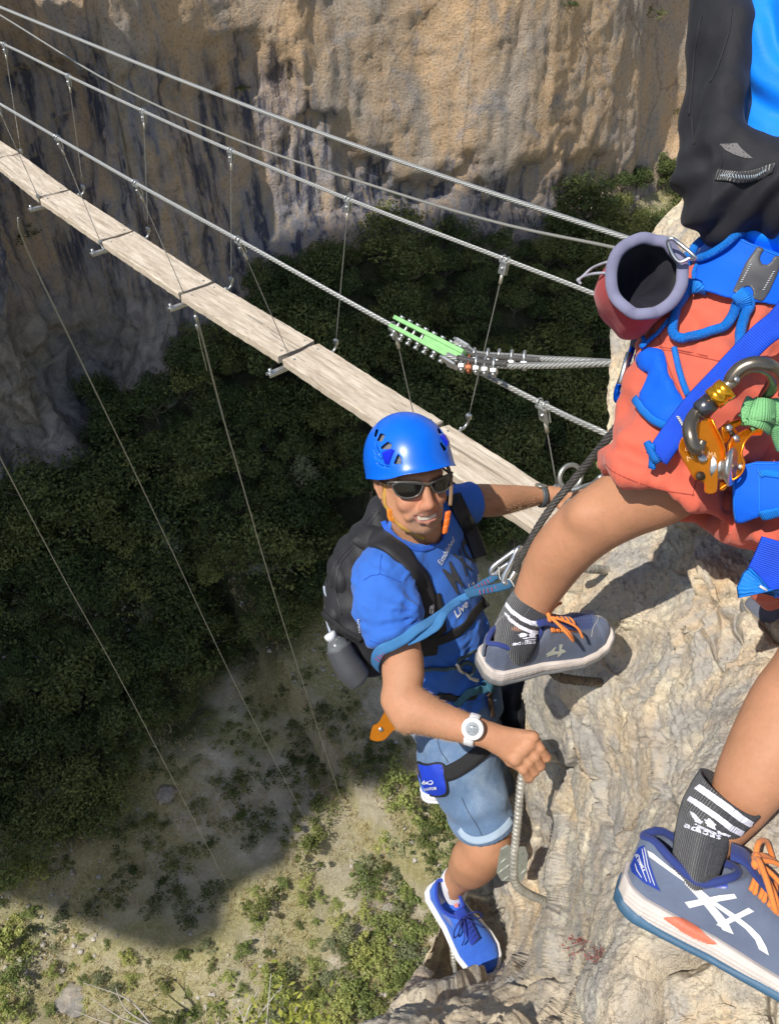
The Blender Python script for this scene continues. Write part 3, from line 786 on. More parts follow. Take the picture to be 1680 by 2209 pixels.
def QK(t_): return Q(t_[0], t_[1], t_[2]*KS)
npts = [Q(1420, 1000, 3.0)]+[QK((1310, 938, 1.95))]+[QK(NEAR[k]) for k in range(-1, 5)]+[Q(-150, 135, 4.8*KS)]
fpts = [Q(1500, 730, 3.4), QK((1300, 642, 2.5))]+[QK(FAR[k]) for k in range(0, 6)]+[Q(-120, 40, 5.3*KS)]
for pts_ in (npts, fpts):
    P_ = resample(spline(pts_, 10), .02); mesh('hand_cable', *tube(P_, .0115, 10)[:2], cab_l, bridge, uv=tube(P_, .0115, 10)[2])
bdir = nrm(Bv)
def clamp(p_, dn):
    """saddle clamp over the hand cable, hanging plate and swaged ferrule"""
    side = nrm(np.cross(bdir, dn)); parts = []
    for s_ in (-1, 1):
        U = [p_+bdir*.018*s_*0+bdir*s_*.016+side*math.cos(a_)*.017-dn*math.sin(a_)*.017 for a_ in np.linspace(-.3, math.pi+.3, 10)]
        parts.append(tube(U, .0045, 6))
    parts.append(box(p_+dn*.012, bdir, side, dn, .026, .020, .006)+(None,))
    parts.append(box(p_+dn*.045+side*.008, bdir, side, dn, .022, .004, .032)+(None,)); parts.append(box(p_+dn*.045-side*.008, bdir, side, dn, .022, .004, .032)+(None,))
    parts.append(lathe(p_+dn*.045-side*.02, side, [(0, .008), (.04, .008)], 8)+(None,))
    return joinm(*parts)[:2]
def hooky(p_, inward):
    U = [p_+Zd*.03, p_+Zd*.0, p_+Zd*-.03+inward*.012, p_-Zd*.045+inward*.04, p_-Zd*.05+inward*.10]
    return joinm(tube(resample(spline(U, 6), .006), .0085, 8, flat=1.0), box(p_+Zd*.02, bdir, nrm(Wd), Zd, .016, .012, .016)+(None,),
                 lathe(p_-Zd*.03+inward*.06, Zd, [(-.02, .010), (.0, .010), (.004, .007)], 8)+(None,))[:2]
for tops, bots, inw in ((NEAR, NH, nrm(Wd)), (FAR, FH, -nrm(Wd))):
    for k in tops:
        if k in bots: b_ = QK(bots[k])
        elif k == -1: b_ = Q(1200, 1062, 2.26*KS)
        else: b_ = QK(tops[k])-Zd*.85
        a_ = QK(tops[k]); dn = nrm(b_-a_)
        P_ = resample([a_+dn*.05, b_+Zd*.02], .1); hg = mesh('hanger', *tube(P_, .0031, 6)[:2], cab_t, bridge, uv=tube(P_, .0031, 6)[2])
        mesh('clamp', *clamp(a_, dn), metal, hg); mesh('ferrule', *tube([a_+dn*.075, a_+dn*.13], .0085, 8)[:2], simple('ferrule', (.6, .56, .48), .4, .5) if 'ferr' not in MATS else MATS['ferr'], hg)
        mesh('bracket', *hooky(b_, inw), metal, hg)
# steel channels under the joints
for k in range(0, 6):
    a_ = jpt(k)-nrm(Wd)*.31*KS*.5-Zd*.075
    ch = joinm(box(a_, nrm(Wd), bdir, Zd, .17, .015, .003)+(None,), box(a_+bdir*.02-Zd*.012, nrm(Wd), bdir, Zd, .17, .003, .010)+(None,), box(a_-bdir*.02-Zd*.012, nrm(Wd), bdir, Zd, .17, .003, .010)+(None,),
               lathe(a_-nrm(Wd)*.15, Zd, [(-.02, .011), (.03, .011)], 8)+(None,))
    mesh('cross_channel', *ch[:2], metal, bridge)
# two upper safety cables
def cable(pts_, r, m_, label, n=10, step=.03, lobes=0):
    P_ = resample(spline(pts_, 14), step); v_, f_, uv_ = tube(P_, r, n)
    o = mesh('safety_cable' if 'safety' in label else 'stay_cable', v_, f_, m_, uv=uv_); return props(o, label, 'cable')
cable([Q(-160, -50, 7.3), Q(0, 15, 6.9), Q(420, 185, 5.6), Q(840, 340, 4.6), Q(1340, 510, 3.6), Q(1500, 560, 3.3)], .0125, cab_l, 'thick upper steel safety cable, the topmost line across the gorge')
cable([Q(-160, -60, 8.0), Q(0, 32, 7.6), Q(240, 178, 6.6), Q(520, 305, 5.6), Q(840, 412, 4.7), Q(1080, 482, 4.1), Q(1320, 533, 3.6), Q(1500, 575, 3.2)], .0078, cab_t, 'thin white sagging safety cable just below the topmost line')
def stay(pts_, label, r=.006):
    o = cable(pts_, r, cab_t, label, 6, .4); return o
stay([Q(40, 470, 9.5), Q(60, 540, 10.3), Q(190, 810, 13), Q(330, 1100, 19), Q(520, 1500, 32), Q(667, 1782, 46)], 'thin guy wire slanting down the middle of the shaded slope to the shadow edge', .012)
stay([Q(-30, 920, 12), Q(0, 985, 13.5), Q(140, 1250, 19), Q(300, 1540, 28), Q(490, 1908, 44)], 'leftmost thin guy wire running down to the sunlit grass', .012)
stay([Q(421, 672, 5.75), Q(440, 740, 6.3), Q(510, 1000, 9.2), Q(620, 1370, 17), Q(740, 1740, 33), Q(822, 2010, 43)], 'thin guy wire hanging from the plank joint and passing behind the backpack', .0085)
sh_ = joinm(tube([Q(420, 655, 5.7), Q(421, 676, 5.76)], .008, 8), tube([Q(422, 680, 5.8), Q(424, 690, 5.83)], .014, 8), tube([Q(424, 700, 5.86), Q(426, 712, 5.9)], .009, 8),
            tube(resample([Q(423, 688, 5.83), Q(432, 740, 6.2), Q(447, 800, 6.8)], .05), .004, 5))
props(mesh('shackle', *sh_[:2], metal), 'small shackle joining a guy wire under the fourth plank joint', 'shackle')
# ================================================================== PLANTS
def leafmat(name, c1_, c2_, trans=.25):
    t = NT(name); oi = t.new('ShaderNodeObjectInfo'); a = t.attr('tone')
    col = t.mix(a, c1_, c2_)
    hs = t.new('ShaderNodeHueSaturation'); t.link(col, hs.inputs['Color'])
    v_ = t.math('MULTIPLY_ADD', oi.outputs['Random'], .7); v_.node.inputs[2].default_value = .62; t.link(v_, hs.inputs['Value'])
    h_ = t.math('MULTIPLY_ADD', oi.outputs['Random'], -.05); h_.node.inputs[2].default_value = .525; t.link(h_, hs.inputs['Hue'])
    t.set(Base_Color=hs.outputs[0], Roughness=.6); t.b.inputs['Specular IOR Level'].default_value = .3
    tr = t.new('ShaderNodeBsdfTranslucent'); t.link(hs.outputs[0], tr.inputs[0]); mx = t.new('ShaderNodeMixShader'); mx.inputs[0].default_value = trans
    t.link(t.b.outputs[0], mx.inputs[1]); t.link(tr.outputs[0], mx.inputs[2]); t.link(mx.outputs[0], t.out.inputs[0])
    return t.m
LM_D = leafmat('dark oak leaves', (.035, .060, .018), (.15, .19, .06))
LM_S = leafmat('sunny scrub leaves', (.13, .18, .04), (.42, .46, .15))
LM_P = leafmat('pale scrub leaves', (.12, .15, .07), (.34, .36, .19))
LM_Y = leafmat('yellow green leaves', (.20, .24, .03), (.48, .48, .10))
LM_Y.name = 'yellow green leaves'
bark = simple('bark', (.16, .13, .10), .9, 0, .3, 8, .6, 30, .01)
def crown(seed, n, rx, rz, leaf, blobs=9, up=.4, zc=None, gap=.6, spread=.85, bmin=.28):
    r = np.random.RandomState(seed); zc = rz*1.05 if zc is None else zc
    bc = r.normal(size=(blobs, 3)); bc /= np.linalg.norm(bc, axis=1)[:, None]; bc[:, 2] = np.abs(bc[:, 2])*1.3-.5
    bc *= r.uniform(.3, spread, (blobs, 1)); bs = r.uniform(bmin, bmin+.27, blobs); bt = r.uniform(0, .6, blobs)
    i = r.randint(0, blobs, n); d = r.normal(size=(n, 3)); d /= np.linalg.norm(d, axis=1)[:, None]
    c = bc[i]+d*(bs[i]*r.uniform(gap, 1.08, n))[:, None]
    c = c*np.array([rx, rx, rz])+np.array([0, 0, zc])
    nn = d*.8+np.array([0, 0, up])+r.normal(size=(n, 3))*.5; nn /= np.linalg.norm(nn, axis=1)[:, None]
    a = np.cross(nn, r.normal(size=(n, 3))); a /= np.linalg.norm(a, axis=1)[:, None]; b = np.cross(nn, a)
    L = leaf*r.uniform(.6, 1.4, n)[:, None]
    V = np.stack([c-a*L, c-b*L*.45+nn*L*.1, c+a*L, c+b*L*.45+nn*L*.1], 1).reshape(-1, 3)
    Fq = np.arange(4*n).reshape(n, 4); tone = np.repeat(np.clip(bt[i]+r.uniform(0, .5, n), 0, 1), 4)
    return V, Fq, tone
def stemset(seed, h, r0, rx, rz, n=6):
    r = random.Random(seed); parts = []
    top = np.array([r.uniform(-.1, .1)*rx, r.uniform(-.1, .1)*rx, h])
    parts.append(tube(resample(spline([(0, 0, -.4), (r.uniform(-.06, .06), 0, h*.4), top], 5), h/7), np.linspace(r0, r0*.55, len(resample(spline([(0, 0, -.4), (0, 0, h*.4), top], 5), h/7))) if False else r0*.7, 6))
    for k in range(n):
        a = k*6.283/n+r.uniform(-.4, .4); e = np.array([math.cos(a)*rx*.75, math.sin(a)*rx*.75, h+rz*r.uniform(.3, 1.2)])
        b = np.array([0, 0, h*r.uniform(.4, .95)]); P_ = spline([b, b*.4+e*.6+np.array([0, 0, -.1*rz]), e], 4)
        parts.append(tube(P_, np.linspace(r0*.45, r0*.1, len(P_)), 5))
    return joinm(*parts)[:2]
TPL = {}
def template(kind, nm, lm, seed, n, rx, rz, leaf, th, tr, blobs):
    root = bpy.data.objects.new(kind, None)
    V, Fq, tone = crown(seed, n, rx, rz, leaf, blobs, zc=th+rz*.6, spread=1.15 if kind == 'shrub' else .95, bmin=.12 if kind == 'shrub' else .22)
    o = mesh(nm, V, Fq, lm, root, world=True); attr(o, 'tone', tone)
    s_ = mesh('trunk' if kind != 'shrub' else 'stem', *stemset(seed, th, tr, rx, rz), bark, root, world=True)
    return root, [o, s_]
def proto_objs():
    for o in list(COL.objects):
        pass
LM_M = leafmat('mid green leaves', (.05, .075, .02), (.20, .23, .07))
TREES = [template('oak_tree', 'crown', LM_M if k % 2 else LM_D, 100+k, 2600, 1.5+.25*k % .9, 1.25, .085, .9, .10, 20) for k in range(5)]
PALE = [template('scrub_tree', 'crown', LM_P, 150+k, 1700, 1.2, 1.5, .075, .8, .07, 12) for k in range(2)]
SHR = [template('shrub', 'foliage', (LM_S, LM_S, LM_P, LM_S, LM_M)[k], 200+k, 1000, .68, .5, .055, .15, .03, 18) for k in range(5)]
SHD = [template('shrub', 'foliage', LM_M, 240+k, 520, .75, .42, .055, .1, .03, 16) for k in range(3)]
used_t = set()
def place(T_, w, s_, rz, label, cat, group, zs_=1.0):
    root, kids = T_; r = root.copy(); COL.objects.link(r); r.location = w; r.scale = (s_, s_, s_*zs_); r.rotation_euler = (0, 0, rz)
    for k in kids:
        c = k.copy(); COL.objects.link(c); c.parent = r
    return props(r, label, cat, group)
rg = random.Random(11)
def ground_at(x, y):
    h1, _ = hit(GB, x, y); h2, _ = hit(WBV, x, y)
    if h2 is not None and (h1 is None or -h2[2] < -h1[2]-.3): return None, False
    return (W(h1) if h1 is not None else None), True
def inpoly(x, y, P_):
    c = False; j = len(P_)-1
    for i in range(len(P_)):
        if (P_[i][1] > y) != (P_[j][1] > y) and x < (P_[j][0]-P_[i][0])*(y-P_[i][1])/(P_[j][1]-P_[i][1])+P_[i][0]: c = not c
        j = i
    return c
pts_done = []
def sparse_ok(w, d_):
    for a in pts_done:
        if (a[0]-w[0])**2+(a[1]-w[1])**2 < d_*d_: return False
    pts_done.append((w[0], w[1])); return True
nt = 0; tries = 0
while nt < 270 and tries < 6000:
    tries += 1
    x, y = rg.uniform(-30, 1340), rg.uniform(420, 1840)
    if not inpoly(x, y, FOREST): continue
    if 700 < x < 1150 and 1000 < y < 1700 and rg.random() < .5: continue
    w, ok = ground_at(x, y)
    if w is None or not ok or not sparse_ok(w, 1.4): continue
    s_ = (.75+1.05*rg.random()**1.6)*(1.0 if y < 1300 else .85)
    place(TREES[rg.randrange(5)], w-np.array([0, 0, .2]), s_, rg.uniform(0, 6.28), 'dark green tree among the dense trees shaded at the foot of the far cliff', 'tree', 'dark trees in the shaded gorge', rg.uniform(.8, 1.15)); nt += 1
for lab, (x, y), s_ in [('pale grey leaved tree in the shade by the middle guy wire, below the bluff', (300, 1045), 1.2),
                        ('pale tree in the shade with light green sprays, between the two long guy wires', (375, 1225), 1.5),
                        ('small pale tree in the shade just left of the blue helmet', (660, 1075), 1.2),
                        ('small pale bush in the shade below the tree between the guy wires', (325, 1340), .7)]:
    w, ok = ground_at(x, y)
    if w is not None: place(PALE[rg.randrange(2)], w, s_, rg.uniform(0, 6), lab, 'tree', None)
# single shrubs seen in the sunlight
SUNNY = [((668, 1835), 1.9, 'sunlit shrub standing at the shadow edge where the middle guy wire ends'),
         ((862, 1690), 2.0, 'tall yellow green shrub in the sun left of the blue leg loop badge'),
         ((880, 1745), 1.7, 'sunlit shrub just below the tall one beside the blue leg loop badge'),
         ((574, 1962), 1.5, 'round green shrub in the sun below the shadow edge, right of the leftmost guy wire'),
         ((655, 1948), .8, 'small upright green shrub on pale scree right of the round shrub'),
         ((25, 1905), 2.0, 'green shrub at the left picture edge on the shadow border'),
         ((75, 1890), 1.4, 'shrub with bright green top beside the shadow border at far left'),
         ((15, 2050), 2.2, 'large shrub at the left picture edge in the lower corner'),
         ((45, 2110), 1.5, 'shrub below the large one in the lower left corner'),
         ((140, 1985), 1.3, 'yellow green shrub on the grass right of the left corner shrubs'),
         ((20, 2190), 1.4, 'low shrub in the bottom left corner of the picture')]
for (x, y), s_, lab in SUNNY:
    w, ok = ground_at(x, y)
    if w is not None: pts_done.append((w[0], w[1])); place(SHR[rg.randrange(5)], w-np.array([0, 0, .05]), s_, rg.uniform(0, 6.28), lab, 'shrub', None, 1.0)
GREENB = [(800, 1760), (960, 1690), (1060, 1640), (1120, 1600), (1150, 1750), (1060, 1900), (960, 1960), (880, 2120), (790, 2230), (560, 2240), (590, 2120), (700, 2060), (760, 1960)]
k = 0; tries = 0
while k < 75 and tries < 3000:
    tries += 1; x, y = rg.uniform(540, 1150), rg.uniform(1590, 2240)
    if not inpoly(x, y, GREENB): continue
    w, ok = ground_at(x, y)
    if w is None or not sparse_ok(w, .75): continue
    place(SHR[rg.randrange(5)], w-np.array([0, 0, .05]), rg.uniform(.8, 1.7), rg.uniform(0, 6.28), 'green shrub in the sunny thicket below the blue running shoe', 'shrub', 'green shrubs in the sunny thicket', rg.uniform(.6, 1)); k += 1
k = 0; tries = 0
while k < 60 and tries < 4000:
    tries += 1; x, y = rg.uniform(-20, 820), rg.uniform(1900, 2230)
    if y < np.interp(x, [0, 300, 480, 520, 800], [1930, 2060, 2020, 1920, 1760]): continue
    w, ok = ground_at(x, y)
    if w is None or not sparse_ok(w, .9): continue
    place(SHR[rg.randrange(5)], w-np.array([0, 0, .05]), rg.uniform(.3, .95), rg.uniform(0, 6.28), 'low scrub bush dotted over the dry sunlit grass', 'shrub', 'low scrub on the sunny grass', rg.uniform(.5, .9)); k += 1
k = 0; tries = 0
while k < 110 and tries < 4000:
    tries += 1; x, y = rg.uniform(-20, 1100), rg.uniform(1380, 2020)
    if y > np.interp(x, [0, 300, 480, 520, 800, 1100], [1850, 2030, 1990, 1880, 1690, 1560]): continue
    w, ok = ground_at(x, y)
    if w is None or not sparse_ok(w, .9): continue
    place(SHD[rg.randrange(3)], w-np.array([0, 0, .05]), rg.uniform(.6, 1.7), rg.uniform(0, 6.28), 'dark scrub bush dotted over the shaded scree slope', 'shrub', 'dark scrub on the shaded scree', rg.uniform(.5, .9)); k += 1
# bushes clinging to the far wall
for (x, y), s_, lab in [((1210, 395), 2.0, 'dark bush clinging to the cliff above the two upper cables'), ((1255, 420), 1.7, 'dark bush on the cliff ledge left of the shaded corner'),
                        ((1400, 30), 1.6, 'bush growing in the long crack at the top of the cliff'), ((1470, 235), 1.3, 'bush on the cliff beside the black backpack'),
                        ((62, 505), 1.5, 'green tuft growing on the ochre patch of the cliff below the planks'), ((1225, 10), 1.2, 'small bush at the top edge of the picture on the cliff'),
                        ((520, 185), .9, 'small tuft on the cliff lip under the two upper cables')]:
    h_, n_ = hit(WBV, x, y)
    if h_ is not None: place(SHD[rg.randrange(3)], W(h_)-np.array([0, 0, .3]), s_, rg.uniform(0, 6.28), lab, 'bush', None, .8)
for k in range(16):
    x, y = rg.uniform(1300, 1500), rg.uniform(370, 520)
    w, ok = ground_at(x, y)
    if w is None: 
        h_, n_ = hit(WBV, x, y); w = W(h_) if h_ is not None else None
    if w is None: continue
    place(TREES[rg.randrange(5)], w-np.array([0, 0, .5]), rg.uniform(.7, 1.1), rg.uniform(0, 6), 'dark green tree among the dense trees shaded at the foot of the far cliff', 'tree', 'dark trees in the shaded gorge')
# dry grass and stones (uncountable)
r = np.random.RandomState(5); N = 60000
gx = r.uniform(-34, 16, N); gy = r.uniform(2, 46, N); g_z = None
cl = fbm(np.c_[gx*.5, gy*.5, 0*gx], 4, 77); kp = cl+r.uniform(-.25, .25, N) > -.02; gx, gy, cl = gx[kp], gy[kp], cl[kp]
cw = np.stack([gx, gy, ground_z(gx, gy)], 1); cc = C(cw); px_ = 840+F*cc[:, 0]/-cc[:, 2]; py_ = 1104.5-F*cc[:, 1]/-cc[:, 2]
kp = (px_ > -60) & (px_ < 1300) & (py_ > 1250) & (py_ < 2300); cw = cw[kp]; cl = cl[kp]; n = len(cw)
B_ = 4; c = np.repeat(cw, B_, 0)+r.normal(size=(n*B_, 3))*np.array([.07, .07, 0]); h_ = r.uniform(.10, .30, n*B_); a = r.uniform(0, 6.28, n*B_); ln = r.uniform(.1, .9, n*B_)
d_ = np.stack([np.cos(a), np.sin(a), 0*a], 1); wv = np.stack([-np.sin(a), np.cos(a), 0*a], 1)*.028
tip = c+d_*(h_*ln)[:, None]+np.array([0, 0, 1])*h_[:, None]
V = np.stack([c-wv, c+wv, tip], 1).reshape(-1, 3)
LM_G = leafmat('dry grass', (.36, .31, .12), (.76, .67, .42), .3)
go = mesh('grass', V, np.arange(len(V)).reshape(-1, 3), LM_G, world=True); attr(go, 'tone', np.repeat(np.clip(r.uniform(0, 1, n*B_)-.4*np.repeat(cl, B_), 0, 1), 3))
props(go, 'dry straw and green grass covering the sunlit valley floor', 'grass', kind='stuff')
N = 9000; gx = r.uniform(-30, 14, N); gy = r.uniform(4, 44, N)
sel = fbm(np.c_[gx*.22, gy*.22, 0*gx], 3, 91)+r.uniform(-.3, .3, N) > .05; gx, gy = gx[sel], gy[sel]; n = len(gx)
cw = np.stack([gx, gy, ground_z(gx, gy)+.0], 1); sz = .03+.16*r.uniform(0, 1, n)**4
cube = np.array([[x, y, z_] for x in (-1, 1) for y in (-1, 1) for z_ in (-1, 1)], float)
V = cw[:, None]+cube[None]*(sz[:, None, None]*r.uniform(.45, 1.1, (n, 8, 3))*np.array([1, 1, .6]))
fc = np.array([[0, 1, 3, 2], [4, 6, 7, 5], [0, 4, 5, 1], [2, 3, 7, 6], [0, 2, 6, 4], [1, 5, 7, 3]])
so = mesh('scree', V.reshape(-1, 3), (fc[None]+8*np.arange(n)[:, None, None]).reshape(-1, 4), simple('pale scree', (.42, .39, .34), .9, 0, .25, 1.5), world=True, smooth=False)
props(so, 'scattered pale stones on the valley floor', 'stones', kind='stuff')
# boulders one can tell apart
def boulder(c_, s_, seed, m_, label, world=True):
    bm = bmesh.new(); bmesh.ops.create_icosphere(bm, subdivisions=4, radius=1); V = np.array([v.co[:] for v in bm.verts]); fs = np.array([[v.index for v in f.verts] for f in bm.faces]); bm.free()
    w1_, w2_, ci = worley(V*1.3+seed, seed); V = V*(1+.35*(ci-.5)[:, None]*1.0+.15*fbm(V*2+seed, 4, seed)[:, None])*np.array(s_)
    return props(mesh('boulder', V+np.asarray(c_), fs, m_, world=world, smooth=False), label, 'boulder')
for (x, y), s_, lab in [((360, 1713), (.7, .6, .45), 'blue grey boulder in the shade left of the leftmost guy wire'), ((165, 2155), (1.2, .9, .6), 'flat pale boulder near the bottom edge in the sunny grass'),
                        ((105, 1705), (1.3, .8, .5), 'pale brown boulder on the shaded slope at far left'), ((560, 1235), (.9, .8, .6), 'grey boulder in the shaded trees right of the pale tree'), ((838, 1960), (.5, .4, .3), 'white stone in the sunny scrub right of the hanging guy wire')]:
    w, ok = ground_at(x, y); boulder(w, s_, int(x) % 50, rm_far, lab)
# near twigs
def twig(label, base, tips, lm, leaf, nl, r0=.006, name='sapling', wood=None, zz=1):
    rr = np.random.RandomState(len(label)); root = empty(name, base, label, 'sapling' if name == 'sapling' else 'plant'); parts = []; lv, lt = [], []
    for tp in tips:
        b0 = np.asarray(base); e = np.asarray(tp); L = np.linalg.norm(e-b0); midp = (b0+e)/2+rr.normal(size=3)*L*.08; P_ = spline([b0, midp, e], 6)
        parts.append(tube(P_, np.linspace(r0, r0*.3, len(P_)), 5))
        for k in range(nl):
            u = rr.uniform(.3, 1.02); i = min(int(u*(len(P_)-1)), len(P_)-1); c_ = P_[i]+rr.normal(size=3)*L*.10
            nn = nrm(rr.normal(size=3)+np.array([0, .6, .6])); a_ = nrm(np.cross(nn, rr.normal(size=3))); b_ = np.cross(nn, a_); l_ = leaf*rr.uniform(.6, 1.3)
            lv += [c_-a_*l_, c_-b_*l_*.4, c_+a_*l_, c_+b_*l_*.4]; lt += [rr.uniform(0, 1)]*4
    mesh('stem', *joinm(*parts)[:2], wood or bark, root); o = mesh('foliage', np.array(lv), np.arange(len(lv)).reshape(-1, 4), lm, root); attr(o, 'tone', lt)
pale_wood = simple('pale dead wood', (.42, .38, .33), .8, 0, .2, 20)
Zt = 17
twig('yellow green sapling with bare pale branches at the bottom edge of the picture', Q(560, 2330, Zt), [Q(585, 2100, Zt-.3), Q(560, 2130, Zt), Q(610, 2125, Zt), Q(540, 2190, Zt), Q(640, 2170, Zt), Q(500, 2150, Zt), Q(660, 2190, Zt)], LM_Y, .085, 34, .03, wood=pale_wood)
twig('yellow green sapling right of the bare branched one at the bottom edge', Q(640, 2340, Zt), [Q(625, 2160, Zt), Q(655, 2150, Zt), Q(690, 2180, Zt), Q(600, 2185, Zt), Q(665, 2185, Zt), Q(640, 2200, Zt)], LM_Y, .09, 55, .02)
twig('yellow green sapling left of the bare branched one at the bottom edge', Q(450, 2340, Zt), [Q(430, 2180, Zt), Q(475, 2150, Zt), Q(500, 2190, Zt), Q(400, 2195, Zt)], LM_Y, .085, 30, .02)
twig('fallen bare branch lying across the pale boulder in the sunny grass', Q(330, 2215, 42), [Q(180, 2120, 42), Q(200, 2155, 42), Q(250, 2130, 42), Q(160, 2180, 42)], LM_P, .02, 2, .06, name='dead_branch', wood=pale_wood)
twig('small green leafy plant at the rock edge beside the coral shorts', Q(1325, 1010, 2.02), [Q(1292, 962, 2.02), Q(1302, 985, 2.0), Q(1312, 960, 2.0), Q(1286, 1000, 2.02), Q(1318, 985, 2.0), Q(1300, 1010, 2.0), Q(1310, 1020, 1.99)], leafmat('small green leaves', (.10, .16, .05), (.25, .32, .12)), .0095, 26, .002, name='plant')
LM_R = leafmat('dry red leaves', (.16, .05, .04), (.30, .13, .09), .1)
for lab, (x, y), s_ in [('dry reddish plant growing in the rock pocket left of the near shoe heel', (1262, 2030), 1), ('tiny dry reddish plant in the crack below the larger reddish one', (1292, 2068), .5), ('tiny dry plant on the rock above the rung held by the hand', (1180, 1618), .45)]:
    h_, n_ = hit(RB, x, y, .002)
    if h_ is not None: twig(lab, h_-n_*.005, [h_+n_*.02*s_+np.array([dx, dy, 0])*s_ for dx, dy in ((-.03, .0), (-.015, .015), (0, .02), (.02, .01), (.03, 0), (.015, -.015), (-.02, -.012))], LM_R, .004*max(s_, .6), 14, .0015, name='plant')
for root, kids in TREES+PALE+SHR+SHD:
    for k in kids: bpy.data.objects.remove(k)
    bpy.data.objects.remove(root)
# ================================================================== FIGURES: shared pieces
def skinmat(name, base, red, hair=.0):
    t = NT(name); p = t.pos(); n = t.noise(p, 22, 6, .68, .6); n2 = t.noise(p, 160, 4, .65)
    col = t.mix(t.ramp(n, [(.35, 0), (.7, 1)]), base, red)
    col = t.mix(t.math('MULTIPLY', t.ramp(n2, [(.55, 0), (.75, 1)]), .3), col, tuple(c*.72 for c in base))
    lip = t.attr('lips'); stu = t.attr('stubble'); 
    st_ = t.math('MULTIPLY', stu, t.ramp(t.noise(p, 420, 2, .6), [(.40, 0), (.60, 1)]))
    rd = t.attr('red'); col = t.mix(t.math('MULTIPLY', rd, .55), col, (.60, .20, .13))
    col = t.mix(st_, col, (.32, .26, .22)); col = t.mix(lip, col, (.42, .185, .14))
    t.set(Base_Color=col, Roughness=.6, Normal=t.bump(n2, .5, .0010, t.bump(t.noise(p, 60, 4), .35, .0022)))
    t.b.inputs['Subsurface Weight'].default_value = .12; t.b.inputs['Subsurface Radius'].default_value = (.012, .005, .003); t.b.inputs['Specular IOR Level'].default_value = .33
    return t.m
def clothmat(name, col, var=.1, rough=.85, weave=900, ws=.25, fold=.0, sheen=.15, wash=None):
    t = NT(name); p = t.pos(); n = t.noise(p, 9, 5, .6); w_ = t.noise(p, weave, 2, .5)
    base = t.ramp(n, [(.3, tuple(c*(1-var) for c in col)), (.7, tuple(min(1, c*(1+var)) for c in col))])
    if wash: base = t.mix(t.math('MULTIPLY', t.ramp(t.noise(p, 6, 5, .6, .6), [(.42, 0), (.66, 1)]), .8), base, wash)
    if wash: base = t.mix(t.math('MULTIPLY', t.ramp(t.noise(p, 380, 2), [(.4, 1), (.6, 0)]), .25), base, tuple(c*.6 for c in col))
    nn = t.bump(t.noise(p, 30, 4, .6, .8), .35, .004, t.bump(w_, ws, .0006))
    t.set(Base_Color=base, Roughness=rough, Normal=nn); t.b.inputs['Sheen Weight'].default_value = sheen; t.b.inputs['Specular IOR Level'].default_value = .3
    return t.m
def webmat(name, col, pitch=.0022, rough=.6, edge=None):
    t = NT(name); uv = t.coord('UV'); s_ = t.new('ShaderNodeSeparateXYZ'); t.link(uv, s_.inputs[0])
    w_ = t.math('SINE', t.math('MULTIPLY', s_.outputs[0], 2*math.pi/pitch)); w2_ = t.math('SINE', t.math('MULTIPLY', s_.outputs[1], 2*math.pi/.0018))
    h = t.math('ADD', w_, t.math('MULTIPLY', w2_, .4)); n = t.noise(t.pos(), 25, 3)
    base = t.ramp(n, [(.3, tuple(c*.85 for c in col)), (.7, tuple(min(1, c*1.12) for c in col))])
    base = t.mix(t.ramp(w_, [(.0, .22), (.5, 0)]), base, tuple(c*.55 for c in col))
    t.set(Base_Color=base, Roughness=rough, Normal=t.bump(h, .6, .0007)); return t.m
def ribmat(name, col, n=900, k='Z'):
    t = NT(name); p = t.pos(); w_ = t.attr('rib'); s_ = t.math('SINE', t.math('MULTIPLY', w_, 1.0))
    base = t.ramp(t.math('ADD', t.math('MULTIPLY', s_, .5), .5), [(.0, tuple(c*.45 for c in col)), (.6, col)])
    base = t.mix(t.math('MULTIPLY', t.ramp(t.noise(p, 500, 2), [(.45, 0), (.7, 1)]), .3), base, tuple(min(1, c*2+.05) for c in col))
    t.set(Base_Color=base, Roughness=.95, Normal=t.bump(s_, .8, .002, t.bump(t.noise(p, 700, 2), .3, .0008))); t.b.inputs['Sheen Weight'].default_value = .3
    return t.m
SK_M = skinmat('tanned skin', (.44, .225, .125), (.52, .25, .14)); SK_K = skinmat('young tanned skin', (.44, .215, .115), (.52, .25, .14))
M_SHIRT = clothmat('blue cotton', (.035, .145, .55), .08, .85, 1200, .2); M_SHIRT2 = clothmat('bright blue sports fabric', (.0, .22, .90), .06, .6, 1400, .2, sheen=.05)
M_DENIM = clothmat('washed denim', (.115, .19, .32), .15, .9, 700, .5, wash=(.27, .36, .47)); M_CORAL = clothmat('coral cotton', (.62, .125, .075), .08, .9, 1000, .3)
M_BLACK = clothmat('black pack cloth', (.022, .022, .025), .3, .6, 800, .5, sheen=.05); M_BLACK2 = clothmat('black nylon', (.02, .02, .024), .3, .38, 900, .2, sheen=0)
M_PURP = clothmat('grey lilac fleece edge', (.20, .20, .30), .15, .95, 700, .5); M_RED = clothmat('red cloth', (.42, .03, .03), .15, .8, 800, .3)
M_FLEECE = clothmat('black fleece', (.012, .012, .02), .5, .98, 300, 1.0)
def shell(vol, h, name, m, parent, it=2, fold=None, lam=.5):
    v, f = vol.build(h); v = relax(v, f, it, lam)
    if fold is not None: v = v+vnormals(v, f)*fold(v)[:, None]
    return v, f
def sub_half(vol, c, n, R=.12, k=.003):
    c = np.asarray(c, float); n = nrm(n); f = lambda P: np.maximum(-((P-c)@n), np.linalg.norm(P-c, axis=-1)-R)
    return vol.fn(c-R, c+R, k, True, f)
